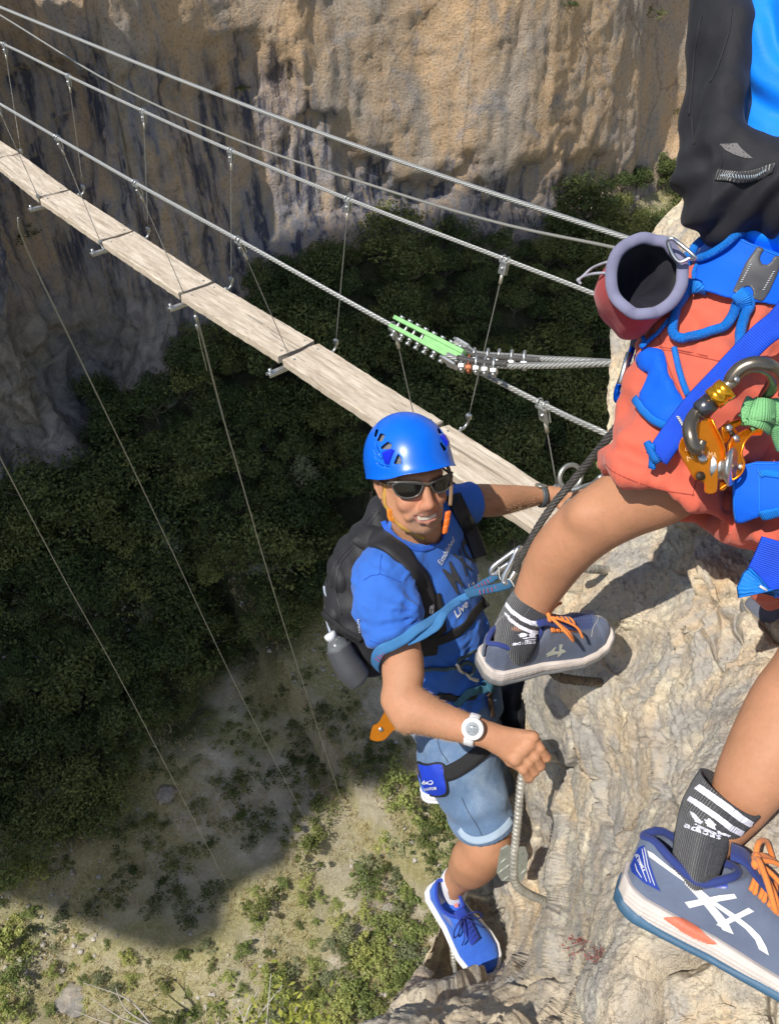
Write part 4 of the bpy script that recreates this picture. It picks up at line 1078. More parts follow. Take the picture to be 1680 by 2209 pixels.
def sub_poly(vol, poly, z, dz=.03, k=.002):
    pts_ = np.array([Q(x, y, z) for x, y in poly]); lo = pts_.min(0)-[.004, .004, dz]; hi = pts_.max(0)+[.004, .004, dz]
    def f(P):
        Z = -P[..., 2]; return np.maximum(poly_sd(840+F*P[..., 0]/Z, 1104.5-F*P[..., 1]/Z, poly)*z/F, np.abs(Z-z)-dz)
    return vol.fn(lo, hi, k, True, f)
# ---- shoes
def ip(x, xs_, ys_): return np.interp(x, xs_, ys_)
class Shoe:
    def __init__(s, O, fwd, up, L=.29, wide=1.0, tall=1.0):
        fwd = nrm(fwd); up = nrm(np.asarray(up, float)-fwd*np.dot(up, fwd)); s.R = np.array([fwd, np.cross(up, fwd), up]); s.O = np.asarray(O, float); s.L = L; s.wd = wide; s.tl = tall
    def loc(s, P): return (P-s.O)@s.R.T
    def pt(s, x, y, z): return s.O+np.array([x*s.L, y, z])@s.R
    def w(s, x): return s.wd*ip(x, [-.02, .0, .03, .1, .25, .4, .55, .7, .82, .91, .97, 1.0, 1.02], [0, .010, .024, .033, .034, .035, .042, .048, .046, .037, .022, .008, 0])
    def c(s, x): return ip(x, [0, .3, .6, .85, 1], [0, 0, .003, .006, .002])
    def base(s, x): return ip(x, [0, .05, .3, .7, .88, 1], [.004, .0, .0, .0, .006, .018])
    def mid(s, x): return s.base(x)+ip(x, [0, .2, .5, .8, 1], [.036, .032, .027, .021, .016])
    def top(s, x): return s.tl*ip(x, [0, .06, .15, .27, .36, .44, .55, .68, .8, .9, .97, 1], [.052, .066, .060, .050, .066, .076, .062, .046, .036, .030, .022, .012])+s.mid(x)-.006
    def box(s):
        c_ = np.array([s.pt(x, y, z) for x in (-.05, 1.05) for y in (-.07, .07) for z in (-.01, .15)]); return c_.min(0), c_.max(0)
    def upper(s, P):
        q = s.loc(P); x = q[..., 0]/s.L; W_ = np.maximum(s.w(x)*1.0-.001, .004); c_ = s.c(x); b_ = s.mid(x)-.012; T_ = np.maximum(s.top(x)-b_, .01)
        zz = np.maximum(q[..., 2]-b_, 0)
        taper = 1-.10*np.clip(zz/T_, 0, 1)*ip(x, [0, .45, .6, 1], [1, 1, .3, 0])
        n_ = ip(x, [0, .3, .45, .7, 1], [5.0, 5.0, 2.6, 2.3, 2.2])
        g = (np.abs((q[..., 1]-c_)/(W_*taper))**n_+(zz/T_)**n_)**(1/n_)-1
        d = g*np.minimum(W_, T_)*.9
        d = np.maximum(d, b_-q[..., 2]); return np.maximum(d, np.maximum(-x, x-1)*s.L)
    def sole(s, lo, hi, wx=.004, groove=True):
        def f(P):
            q = s.loc(P); x = q[..., 0]/s.L; xx = np.clip((x*s.L+wx)/(s.L+2*wx), -.02, 1.02); W_ = s.w(xx)+wx; b_ = lo(x); t_ = hi(x); bulge = .003*np.sin(np.clip((q[..., 2]-b_)/np.maximum(t_-b_, .004), 0, 1)*math.pi)
            gr = .0009*np.sin(q[..., 2]*2*math.pi/.0052+x*6)*(x < .72) if groove else 0
            return np.maximum(np.maximum(np.abs(q[..., 1]-s.c(x))-W_-bulge-gr, np.maximum(b_-q[..., 2], q[..., 2]-t_)), np.maximum(-x*s.L-wx, (x-1)*s.L-wx))
        return f
    def hole(s, P):
        q = s.loc(P); a = (q[..., 0]/s.L-.205)/.205; r_ = s.w(np.clip(q[..., 0]/s.L, 0, 1))*.90-.0065; zc = s.top(.2)-.050
        g = np.maximum((np.abs(a)**2.2+np.abs(q[..., 1]/np.maximum(r_, .005))**2.2)**(1/2.2)-1, -1)*.03
        return np.maximum(g, zc-q[..., 2])
    def surf(s, x, y):
        W_ = s.w(x); b_ = s.mid(x)-.012; T_ = s.top(x)-b_; n_ = ip(x, [0, .3, .45, .7, 1], [5.0, 5.0, 2.6, 2.3, 2.2]); u = min(abs((y-s.c(x))/W_), .98)
        return b_+T_*(1-u**n_)**(1/n_)
    def build(s, root, m_up, m_mid, m_out, m_lace, m_col, h=.0022, lace_r=.0028, loops=True, toe=None):
        lo, hi = s.box(); V = Vol(); V.fn(lo, hi, .002, False, s.upper); V.fn(lo, hi, .006, True, s.hole); uv_, uf = V.build(h); uv_ = relax(uv_, uf, 2)
        o = mesh('upper', uv_, uf, m_up, root); s.uB = (uv_, uf)
        V = Vol(); V.fn(lo, hi, .002, False, s.sole(lambda x: s.base(x)+.006, s.mid)); mv_, mf = V.build(h); mv_ = relax(mv_, mf, 1); mesh('midsole', mv_, mf, m_mid, root); s.mB = (mv_, mf)
        V = Vol(); V.fn(lo, hi, .002, False, s.sole(lambda x: s.base(x)-.001, lambda x: s.base(x)+ip(x, [0, .1, .2, .45, .6, .9, 1], [.016, .014, .009, .008, .011, .011, .016]), .006, False)); ov, of = V.build(h); mesh('outsole', relax(ov, of, 1), of, m_out, root); s.oB = (ov, of)
        # padded collar
        ring = []
        for k in range(28):
            a = k*2*math.pi/28; x = .205+.195*math.cos(a); y = (s.w(max(min(x, 1), .03))*.90-.0035)*math.sin(a)*.98
            ring.append(s.pt(x, y+s.c(x), s.top(x)-.004+.004*abs(math.sin(a))*0))
        mesh('collar', *tube(ring, .0052, 8, True)[:2], m_col, root)
        # tongue
        tg = [s.pt(x, 0, s.surf(min(max(x, .42), .7), 0)+(.004 if x > .42 else .014)) for x in (.345, .40, .46, .54, .62, .68)]
        mesh('tongue', *ribbon(spline(tg, 4), .034, .005, s.R[2])[:2], m_col, root)
        parts = []; rows = 6
        P2 = []
        for k in range(rows):
            x = .455+.042*k; y = .019-.0008*k
            for sg in (1, -1):
                a = s.pt(x, s.c(x)+sg*y, s.surf(x, sg*y)+.0035); b = s.pt(x+.016, s.c(x)-sg*y, s.surf(x+.016, -sg*y)+.0035); md = s.pt(x+.008, s.c(x), s.surf(x, 0)+.0085+.001*sg)
                parts.append(tube(spline([a-s.R[2]*.003, a, md, b, b-s.R[2]*.003], 4), lace_r*.9, 6))
        if loops:
            k0 = s.pt(.44, 0, s.surf(.44, 0)+.014)
            for sg in (1, -1):
                lp = [k0, k0+s.R[1]*sg*.018+s.R[2]*.012, k0+s.R[1]*sg*.045+s.R[2]*.004+s.R[0]*.012, k0+s.R[1]*sg*.052-s.R[2]*.016+s.R[0]*.026, k0+s.R[1]*sg*.036-s.R[2]*.010+s.R[0]*.024, k0+s.R[1]*sg*.014+s.R[2]*.002+s.R[0]*.006, k0]
                parts.append(tube(spline(lp, 7), lace_r, 7))
                en = [k0, k0+s.R[1]*sg*.014+s.R[0]*.02, k0+s.R[1]*sg*.030+s.R[0]*.045-s.R[2]*.012, k0+s.R[1]*sg*.042+s.R[0]*.055-s.R[2]*.032]
                parts.append(tube(spline(en, 6), lace_r*.9, 6))
            parts.append(tube(spline([k0+s.R[1]*.009, k0+s.R[2]*.006, k0-s.R[1]*.009, k0-s.R[2]*.004], 5, True), lace_r*1.4, 7, True))
        mesh('laces', *joinm(*parts)[:2], m_lace, root)
        return bvh(s.uB, s.mB)
def sock(path, radii, m, root, parent_name='sock', ribs=70, ecc=1.0):
    """ribbed sock tube: path from foot up; real rib relief"""
    P = resample(np.c_[spline(path, 10), np.interp(np.linspace(0, 1, (len(path)-1)*10+1), np.linspace(0, 1, len(radii)), radii)], .0022); T, N, B = frames(P[:, :3]); n = ribs*4; V = []; ra = []
    a = np.arange(n)*2*math.pi/n
    for i in range(len(P)):
        r = P[i, 3]+.0007*np.cos(a*ribs); V.append(P[i, :3]+np.outer(np.cos(a)*r, N[i])*ecc+np.outer(np.sin(a)*r, B[i])); ra.append(a*ribs)
    # folded top edge going inside
    r = P[-1, 3]-.003; V.append(P[-1, :3]+np.outer(np.cos(a)*r, N[-1])+np.outer(np.sin(a)*r, B[-1])); V.append(P[-5, :3]+np.outer(np.cos(a)*r*.97, N[-1])+np.outer(np.sin(a)*r*.97, B[-1])); ra += [a*ribs]*2
    m_ = len(V); V = np.concatenate(V); f = np.array([(i*n+k, i*n+(k+1) % n, (i+1)*n+(k+1) % n, (i+1)*n+k) for i in range(m_-1) for k in range(n)])
    o = mesh(parent_name, V, f, m, root); attr(o, 'rib', np.concatenate(ra)); return V, f

# ================================================================== THE MAN ON THE RUNGS
man = empty('person', Q(985, 1900, 2.4), 'smiling man in blue t-shirt and denim shorts standing on the iron rungs', 'person')
a_ = rad(12); yaw, pit = rad(22), rad(18)
fH = np.array([math.sin(yaw)*math.cos(pit), -math.sin(pit), math.cos(yaw)*math.cos(pit)]); rH = np.array([math.cos(yaw), 0, -math.sin(yaw)]); uH = np.cross(fH, rH)
rH, uH = rH*math.cos(a_)+uH*math.sin(a_), uH*math.cos(a_)-rH*math.sin(a_)
HM = np.array([rH, uH, fH]); HO = Q(*c1(838, 612), 1.82)-np.array([0, .010, .096])@HM
def h(x, y, z): return HO+np.array([x, y, z])@HM
V = Vol(); ax = [rH, uH, fH]
V.ell(h(0, .040, -.018), (.076, .088, .095), ax, .02); V.ell(h(0, -.020, .022), (.062, .080, .066), ax, .03)
V.ell(h(0, -.072, .034), (.047, .040, .050), ax, .03); V.ell(h(0, -.106, .060), (.026, .017, .021), ax, .02)
for s_ in (-1, 1):
    V.cap(h(s_*.058, -.045, .0), h(s_*.037, -.094, .042), .019, .017, .03)
    V.ell(h(s_*.037, -.038, .066), (.024, .019, .019), ax, .018); V.cap(h(s_*.012, .026, .083), h(s_*.045, .024, .068), .011, .010, .014)
    V.ell(h(s_*.030, .004, .094), (.017, .012, .014), ax, .010, True)
    V.ell(h(s_*.0115, -.040, .096), (.0095, .0075, .010), ax, .006)
    V.ell(h(s_*.0075, -.0465, .099), (.0035, .003, .005), ax, .003, True)
    V.cap(h(s_*.014, -.046, .094), h(s_*.040, -.070, .072), .0055, .008, .012)       # laugh fold
    V.ell(h(s_*.078, -.008, -.008), (.007, .031, .018), ax, .006)                    # ear
    V.chain([(h(s_*.080, -.034, .000), .005), (h(s_*.084, -.012, -.018), .0048), (h(s_*.086, .012, -.018), .0048), (h(s_*.083, .022, -.004), .0045), (h(s_*.078, .015, .008), .004)], .003)
    V.ell(h(s_*.0855, -.004, -.004), (.004, .014, .008), ax, .003, True)
V.cap(h(0, .012, .086), h(0, -.036, .107), .0085, .0125, .014)
V.cap(h(0, -.052, .092), h(0, -.054, .092), .012, .012, .012)
# open smiling mouth
mp = [(-.034, -.0590, .0815), (-.018, -.0650, .0915), (0, -.0665, .096), (.018, -.0650, .0915), (.034, -.0590, .0815)]
lo_ = [(-.034, -.0590, .0815), (-.019, -.0785, .0885), (0, -.0830, .0915), (.019, -.0785, .0885), (.034, -.0590, .0815)]
V.chain([(h(x, y, z-.002), r) for (x, y, z), r in zip(mp, (.0025, .004, .0042, .004, .0025))], .004); V.chain([(h(x, y-.002, z-.002), r) for (x, y, z), r in zip(lo_, (.0025, .0045, .0055, .0045, .0025))], .005)
V.chain([(h(x, (y+b)/2-.0004, z+.002), r) for (x, y, z), (_, b, _), r in zip(mp, lo_, (.0008, .0055, .0070, .0055, .0008))], .002, True)
sR = Q(822, 1232, 1.94); sL = Q(975, 1098, 2.13); mid_s = (sR+sL)/2; pelv = Q(985, 1520, 2.29)
V.chain([(h(0, -.05, -.02), .056), (mid_s*.75+h(0, -.1, -.02)*.25+np.array([0, .02, 0]), .056), (mid_s, .06)], .03)
hv, hf = V.build(.0024); hv = relax(hv, hf, 1)
q = (hv-HO)@HM.T
lips = np.zeros(len(q)); 
for pts_, rr in ((mp, .0062), (lo_, .0072)):
    for a, b in zip(pts_[:-1], pts_[1:]): lips = np.maximum(lips, smooth01(rr, rr*.6, _cap(q, np.array(a), np.array(b), 0, 0)))
lips *= (np.abs(q[:, 0]) < .032)
jaw = smooth01(-.030, -.062, q[:, 1]+.25*(.055-np.abs(q[:, 0]))*(q[:, 2] > .02))*smooth01(-.02, .02, q[:, 2])*smooth01(-.125, -.105, q[:, 1])
jaw = np.maximum(jaw, smooth01(.045, .058, np.abs(q[:, 0]))*smooth01(.02, -.03, q[:, 1])*smooth01(-.02, .005, q[:, 2])*smooth01(.05, .03, q[:, 2])*smooth01(-.12, -.1, q[:, 1]))
stub = np.clip(jaw, 0, 1)*.30*(1-lips)*smooth01(.034, .030, np.abs(q[:, 0]-0)-.03+.0*q[:, 0]+.02)
hair = smooth01(.030, .040, q[:, 1])*smooth01(.055, .03, q[:, 2]); hair = np.maximum(hair, smooth01(.05, .06, np.abs(q[:, 0]))*smooth01(-.01, .01, q[:, 1])*smooth01(.03, .0, q[:, 2]))
# limbs
V = Vol()
armR = [(Q(828, 1262, 1.93), .055), (Q(864, 1395, 1.875), .0465), (Q(867, 1455, 1.84), .0450), (Q(872, 1508, 1.81), .039), (Q(905, 1533, 1.795), .0445), (Q(945, 1552, 1.78), .0385), (Q(985, 1565, 1.765), .0335), (Q(1018, 1574, 1.755), .029), (Q(1045, 1583, 1.75), .028)]
V.limb(armR, .006); V.cap(Q(878, 1425, 1.84), Q(885, 1455, 1.82), .034, .03, .02)
V.cap(Q(846, 1512, 1.815), Q(872, 1555, 1.79), .024, .026, .03)
armL = [(Q(955, 1095, 2.11), .055), (Q(1024, 1081, 2.17), .0455), (Q(1075, 1079, 2.21), .0425), (Q(1120, 1074, 2.25), .034), (Q(1160, 1070, 2.28), .0255), (Q(1192, 1068, 2.29), .026)]
V.limb(armL, .006)
legR = [(Q(990, 1620, 2.24), .08), (Q(1045, 1790, 2.19), .068), (Q(1044, 1830, 2.19), .062), (Q(1022, 1866, 2.27), .057), (Q(1000, 1885, 2.36), .045), (Q(982, 1902, 2.40), .037), (Q(976, 1925, 2.44), .038)]
V.limb(legR, .008); V.cap(Q(1006, 1850, 2.22), Q(1000, 1868, 2.28), .038, .036, .04)
V.chain([(Q(1020, 1640, 2.36), .08), (Q(1065, 1690, 2.56), .06), (Q(1050, 1715, 2.72), .045)], .03)
V.ell(pelv*.97+mid_s*.03, (.11, .09, .09), None, .03); V.ell((mid_s+pelv)/2, (.085, .18, .07), None, .05)
lv, lf = V.build(.005); lv = relax(lv, lf, 2)
# right hand closed over the rung
V = Vol(); zw = 1.75
V.chain([(Q(1028, 1577, zw), .029), (Q(1052, 1586, zw), .0275), (Q(1085, 1598, zw), .027)], .01)
kn = [(1149, 1590), (1141, 1608), (1126, 1622), (1112, 1640)]; pip = [(1178, 1634), (1165, 1652), (1152, 1664), (1141, 1676)]
rr = [.0106, .0113, .0116, .0119]
for i in range(4):
    kx, ky = kn[i]; px, py = pip[i]
    base = Q(1062+4*i, 1582+9*i, zw-.005)
    V.cap(base, Q(kx, ky, 1.733), .0175, .0145, .014)
    V.ell(Q(kx, ky, 1.722), (.0135, .0125, .010), None, .006)
    V.chain([(Q(kx, ky, 1.733), rr[i]), (Q(kx*.45+px*.55, ky*.45+py*.55, 1.728), rr[i]*.94), (Q(px, py, 1.741), rr[i]*.95)], .0035)
    V.chain([(Q(px, py, 1.741), rr[i]*.95), (Q(px-2, py+3, 1.772), rr[i]*.86), (Q(px-14, py+1, 1.792), rr[i]*.78)], .0035)
    V.cap(base*.8+Q(kx, ky, 1.73)*.2, Q(kx-5, ky-3, 1.722), .004, .0045, .006)       # tendon
V.chain([(Q(1070, 1606, 1.765), .0165), (Q(1102, 1640, 1.785), .014), (Q(1130, 1660, 1.80), .0115), (Q(1150, 1660, 1.805), .0095)], .006)   # thumb under the rung
for cx, cy, dx, dy in ((1120, 1652, 18, 12), (1136, 1640, 14, 18), (1150, 1625, 12, 18)): V.cap(Q(cx, cy, 1.7245), Q(cx+dx, cy+dy, 1.733), .0015, .001, .003, True)
qv, qf = V.build(.0016); qv = relax(qv, qf, 2)
# left hand on the cable
V = Vol()
V.chain([(Q(1185, 1068, 2.285), .0265), (Q(1212, 1072, 2.285), .027), (Q(1226, 1074, 2.28), .025)], .01)
for i, (a, b, c_) in enumerate([((1222, 1058), (1246, 1050), (1254, 1064)), ((1226, 1068), (1255, 1062), (1262, 1077)), ((1226, 1079), (1256, 1075), (1258, 1089)), ((1220, 1089), (1244, 1090), (1244, 1101))]):
    V.chain([(Q(*a, 2.27), .0135), (Q(*b, 2.255), .0115), (Q(*c_, 2.28), .0105), (Q(c_[0]-12, c_[1]+2, 2.30), .009)], .004)
V.chain([(Q(1205, 1085, 2.27), .015), (Q(1222, 1102, 2.26), .0125), (Q(1236, 1106, 2.27), .010)], .006)
wv_, wf_ = V.build(.002); wv_ = relax(wv_, wf_, 2)
bv, bf, _ = joinm((hv, hf), (lv, lf), (qv, qf), (wv_, wf_))
body = mesh('body', bv, np.array(bf), SK_M, man)
z0_ = len(bv)-len(hv); attr(body, 'lips', np.r_[lips, np.zeros(z0_)]); red = np.exp(-(((q-np.array([0, -.036, .10]))/.022)**2).sum(1))+.7*np.exp(-(((np.abs(q)*np.array([1, 0, 0])+q*np.array([0, 1, 1])-np.array([.040, -.036, .07]))/.026)**2).sum(1)); attr(body, 'red', np.r_[np.clip(red, 0, 1), np.zeros(z0_)])
attr(body, 'stubble', np.r_[np.clip(stub+hair*.0, 0, 1), np.zeros(z0_)])
# hair under the helmet and on the arms
hairm = simple('short brown hair', (.10, .07, .05), .7, 0, .3, 60); armhair = simple('fine fair arm hair', (.42, .26, .14), .6, 0, .2, 60)
def hairs(V_, N_, cnt, L, seed, dirn, wth=.00022):
    r_ = np.random.RandomState(seed); i = r_.randint(0, len(V_), cnt); p = V_[i]+r_.normal(size=(cnt, 3))*.001; d = N_[i]*.45+dirn+r_.normal(size=(cnt, 3))*.35; d /= np.linalg.norm(d, axis=1)[:, None]
    s_ = np.cross(d, np.array([0, 0, 1.])); s_ /= np.maximum(np.linalg.norm(s_, axis=1), 1e-6)[:, None]; L_ = L*r_.uniform(.5, 1.3, cnt)[:, None]
    return np.stack([p-s_*wth, p+s_*wth, p+d*L_+np.array([0, -.001, 0])], 1).reshape(-1, 3), np.arange(cnt*3).reshape(-1, 3)
nl = vnormals(lv, lf); X_ = 840+F*lv[:, 0]/-lv[:, 2]; Y_ = 1104.5-F*lv[:, 1]/-lv[:, 2]
s1 = (X_ > 850) & (X_ < 1020) & (Y_ > 1480) & (Y_ < 1610) & (lv[:, 2] > -1.9); s2 = (X_ > 1030) & (X_ < 1160) & (Y_ < 1120) & (Y_ > 1030)
a1 = hairs(lv[s1], nl[s1], 1500, .009, 1, np.array([.8, -.5, 0])); a2 = hairs(lv[s2], nl[s2], 1300, .009, 2, np.array([.9, .1, 0]))
mesh('arm_hair', *joinm(a1, a2)[:2], armhair, man, smooth=False)
nh = vnormals(hv, hf); hs_ = hair > .5; a1 = hairs(hv[hs_], nh[hs_], 5000, .008, 3, np.zeros(3), .0004); mesh('hair', *a1, hairm, man, smooth=False)
sb = (stub > .12); a1 = hairs(hv[sb], nh[sb], 1500, .0012, 4, np.array([0, -.5, 0]), .00012); mesh('stubble', *a1, simple('grey stubble', (.40, .34, .29), .7, 0, .5, 200), man, smooth=False)
# teeth
tp = []
for k in range(-4, 5):
    x = k*.0052; z = .0925-.9*x*x*8; tp.append(box(h(x, -.0712+4.0*x*x, z-.0035), rH, uH, fH, .0024, .0060, .0035, .18))
mesh('teeth', *joinm(*tp)[:2], simple('teeth', (.72, .66, .55), .3, 0, .05, 50), man)
mesh('mouth_inside', *lathe(h(0, -.073, .080), fH, [(0, .001), (.001, .022), (.006, .020)], 16), simple('mouth inside', (.10, .02, .02), .6), man)
for s_ in (-1, 1): mesh('eye', *lathe(h(s_*.031, .003, .068), fH, [(-.011, .002), (-.008, .008), (0, .011), (.006, .009), (.010, .004), (.011, .0005)], 14), simple('eye white', (.7, .68, .62), .2), man)
HB = bvh((hv, hf))

# ---- shirt
down = nrm(pelv-mid_s); lat = nrm(sL-sR); lat = nrm(lat-down*np.dot(lat, down)); frt = -nrm(np.cross(lat, down))
def fold1(v):
    X_ = 840+F*v[:, 0]/-v[:, 2]; Y_ = 1104.5-F*v[:, 1]/-v[:, 2]
    u = (v-mid_s)@down; l = (v-mid_s)@lat; w_ = .02*fbm(v*9, 3, 4)
    f = .0045*np.sin((u*.8+l*1.4+w_*3)*58)*smooth01(.10, .34, u)+.004*np.sin((u-l*.6+w_*3)*75)*smooth01(.18, .5, u)
    slv = smooth01(905, 880, X_)*smooth01(1180, 1300, Y_)
    an = np.arctan2(Y_-1325, X_-905); dd = np.hypot(Y_-1325, X_-905); rad_ = .0065*np.sin(an*13+2*fbm(v*9, 2, 3))*np.exp(-dd/75)*smooth01(6, 20, dd)*slv
    f = f*(1-slv)+rad_+slv*(.0035*np.sin((X_*.35+Y_)*.085+8*fbm(v*7, 3, 8)))
    cr = 1-np.abs(fbm((v@np.array([lat, down, frt]).T)*np.array([9, 16, 9]), 3, 46))*2.2
    ch = 1-.8*smooth01(905, 925, X_)*smooth01(1345, 1320, Y_); f = f*ch
    return f+.0035*fbm(v*16, 3, 6)*ch+.0035*ch*np.clip(1-np.abs(fbm((v@np.array([lat, down, frt]).T)*np.array([20, 30, 20]), 2, 47))*2.6, -.2, 1)+.006*ch*np.clip(cr, -.3, 1)*smooth01(.0, .12, u+.06)
V = Vol(); axs = [lat, down, frt]
V.ell(mid_s+down*.17+frt*.0, (.165, .19, .108), axs, .05); V.ell(mid_s+down*.36+frt*.01, (.140, .18, .108), axs, .06); V.ell(mid_s+down*.49, (.145, .12, .112), axs, .05)
V.cap(sR, sL, .062, .056, .05); V.cap(mid_s+down*.02, mid_s-down*.03, .075, .07, .03)
slv = [(Q(828, 1258, 1.93), .076), (Q(838, 1320, 1.905), .073), (Q(856, 1388, 1.88), .0585), (Q(864, 1420, 1.87), .0585)]
V.chain(slv, .02); sub_half(V, Q(856, 1386, 1.88), Q(868, 1440, 1.86)-Q(838, 1320, 1.905)+np.array([-.012, .0, 0]), .12)
V.chain([(Q(970, 1095, 2.12), .062), (Q(1022, 1083, 2.165), .053), (Q(1040, 1083, 2.18), .053)], .02); sub_half(V, Q(1018, 1083, 2.165), Q(1040, 1083, 2.18)-Q(990, 1090, 2.14), .1)
V.cap(Q(863, 1384, 1.88), Q(872, 1440, 1.86), .050, .050, .002, True); V.cap(Q(1012, 1083, 2.16), Q(1060, 1083, 2.19), .0485, .0485, .002, True)
nk = (h(0, -.10, -.02)*.5+mid_s*.5); V.chain([(nk+nrm(nk-mid_s)*.10, .070), (nk-nrm(nk-mid_s)*.012+np.array([.012, 0, 0]), .062)], .006, True)
sub_half(V, mid_s+down*.555, down, .28)
tv, tf = shell(V, .0045, 'shirt', M_SHIRT, man, 3, fold1); mesh('t_shirt', tv, tf, M_SHIRT, man)
# ---- shorts
def fold2(v): return .004*fbm(v*12, 4, 14, True)+.003*np.sin(((v-pelv)@down)*70+9*fbm(v*5, 2, 3))
V = Vol(); V.ell(pelv, (.148, .11, .125), [lat, down, frt], .03); V.chain([(Q(972, 1560, 2.27), .112), (Q(990, 1640, 2.23), .106), (Q(1026, 1730, 2.21), .085), (Q(1050, 1800, 2.195), .0775), (Q(1058, 1830, 2.19), .0775)], .03)
sub_half(V, Q(1044, 1786, 2.195), Q(1064, 1850, 2.19)-Q(1030, 1730, 2.21)+np.array([0, 0, -.04]), .16); V.chain([(Q(1044, 1782, 2.195), .072), (Q(1060, 1850, 2.19), .073)], .002, True)
V.chain([(Q(1010, 1590, 2.34), .10), (Q(1055, 1668, 2.50), .088)], .03)
sv, sf = shell(V, .0045, 'shorts', M_DENIM, man, 3, fold2); sh_o = mesh('denim_shorts', sv, sf, M_DENIM, man)
SB = bvh((sv, sf)); seam = simple('denim seam', (.07, .10, .16), .9)
for pts_ in ([c3(600, 180), c3(650, 290), c3(720, 400), c3(765, 490)], [c2(750, 770), c2(770, 850), c2(800, 890), c2(815, 920)]):
    P_, N_ = drape(SB, pts_, .0006); mesh('seam', *tube(P_, .0013, 5)[:2], seam, sh_o)
P_, N_ = drape(SB, [c3(584, 440), c3(620, 490), c3(700, 528), c3(790, 522), c3(880, 485), c3(960, 420), c3(1003, 360)], .001); mesh('hem', *ribbon(P_, .020, .0022, N_)[:2], clothmat('pale denim', (.36, .46, .58), .2, .9, 700, .5), sh_o)
TB = bvh((tv, tf)); seamb = simple('blue seam', (.015, .08, .42), .9)
sho_ = man.children
tshirt = [o for o in man.children if o.name.startswith('t_shirt')][0]
for pts_ in ([d3(185, 350), d3(170, 440), d3(165, 530), d3(90, 545), d3(20, 590)], [d3(165, 530), d3(250, 560), d3(360, 610)], [d3(75, 1150), d3(200, 1180), d3(330, 1160), d3(440, 1100)]):
    P_, N_ = drape(TB, pts_, .0004); mesh('seam', *tube(P_, .0011, 5)[:2], seamb, tshirt)
cp_, cn_ = drape(TB, [d3(200, 40), d3(230, 110), d3(330, 200), d3(440, 278), d3(560, 300), d3(680, 262), d3(735, 200), d3(765, 130)], .0005); mesh('collar', *ribbon(cp_, .014, .003, cn_)[:2], clothmat('blue collar rib', (.02, .11, .55), .1), tshirt)
# lettering on the chest
ink = simple('dark grey print', (.05, .055, .065), .8); inkw = simple('white print', (.75, .78, .82), .8)
for ch, qd in (('M', [(828, 700), (925, 610), (850, 400), (735, 490)]), ('X', [(955, 575), (1022, 500), (905, 285), (835, 350)]), ('C', [(1000, 470), (1075, 395), (975, 200), (880, 255)])):
    if ch == 'M': qd = [(878, 722), (940, 640), (812, 405), (735, 492)]
    if ch == 'X': qd = [(960, 562), (1022, 500), (908, 285), (832, 355)]
    if ch == 'C': qd = [(1010, 455), (1068, 410), (960, 195), (885, 248)]
    o = textdecal(TB, ch, [d3(*a) for a in qd], .0032, .0025, bold=.02); mesh('printed_letter', *o, ink, tshirt)
o = textdecal(TB, 'Established', [d3(735, 452), d3(858, 215), d3(835, 178), d3(690, 425)], .0024, bold=.008, shear=.3); mesh('printed_word', *o, inkw, tshirt)
o = textdecal(TB, 'Live', [d3(880, 945), d3(985, 820), d3(955, 765), d3(830, 890)], .0024, bold=.012, shear=.3); mesh('printed_word', *o, inkw, tshirt)
o = textdecal(TB, 'La M', [d3(985, 700), d3(1125, 590), d3(1110, 490), d3(965, 640)], .0024, bold=.012, shear=.3); mesh('printed_word', *o, inkw, tshirt)
# ---- blue running shoes
m_bu = clothmat('blue knit', (.035, .13, .60), .22, .8, 500, .7, wash=(.06, .20, .68)); m_wh = simple('white foam', (.72, .72, .74), .55, 0, .06, 30, .2, 300, .0006); m_nb = clothmat('navy blue edge', (.02, .05, .36), .15); m_nl = simple('navy lace', (.012, .022, .16), .8)
s1_ = Shoe(Q(*c3(372, 890), 2.46), Q(*c3(745, 1480), 2.36)-Q(*c3(372, 890), 2.46), (.34, .17, .92), .288, 1.25)
shb = subempty('shoe', s1_.O, man)

s1_b = s1_.build(shb, m_bu, m_wh, m_wh, m_nl, m_nb, loops=True, lace_r=.0021)
mesh('shoe_logo', *decal(s1_b, [[c3(430, 1120), c3(470, 1140), c3(510, 1170), c3(540, 1245), c3(480, 1190)]], .0008, z0=2.45), simple('silver blue film', (.15, .2, .42), .35), shb)
mesh('shoe_badge', *decal(s1_b, [[c3(535, 1055), c3(552, 1040), c3(568, 1052), c3(570, 1075), c3(550, 1082), c3(537, 1075)]], .010, z0=2.45), simple('coral badge', (.75, .22, .18), .5), shb)
V = Vol(); V.chain([(Q(976, 1925, 2.44), .043), (Q(979, 1905, 2.415), .0415), (Q(981, 1899, 2.40), .041)], .006); kv, kf = V.build(.003)
mesh('sock', kv, kf, clothmat('white sock', (.72, .72, .76), .05, .9, 500, .8), man)
s2_ = Shoe(Q(915, 1712, 2.66), (.93, .12, .33), (.05, .85, .5), .29, 1.1)
s2_e = subempty('shoe', s2_.O, man); s2_.build(s2_e, m_bu, m_wh, m_wh, m_nl, m_nb, h=.003, loops=False)
# ================================================================== THE MAN'S GEAR
BB = bvh((hv, hf)); ARMB = bvh((lv, lf)); HANDB = bvh((qv, qf))
webb = webmat('faded blue webbing', (.05, .22, .50)); webbk = webmat('black webbing', (.02, .02, .022)); webteal = webmat('teal webbing', (.04, .16, .24))
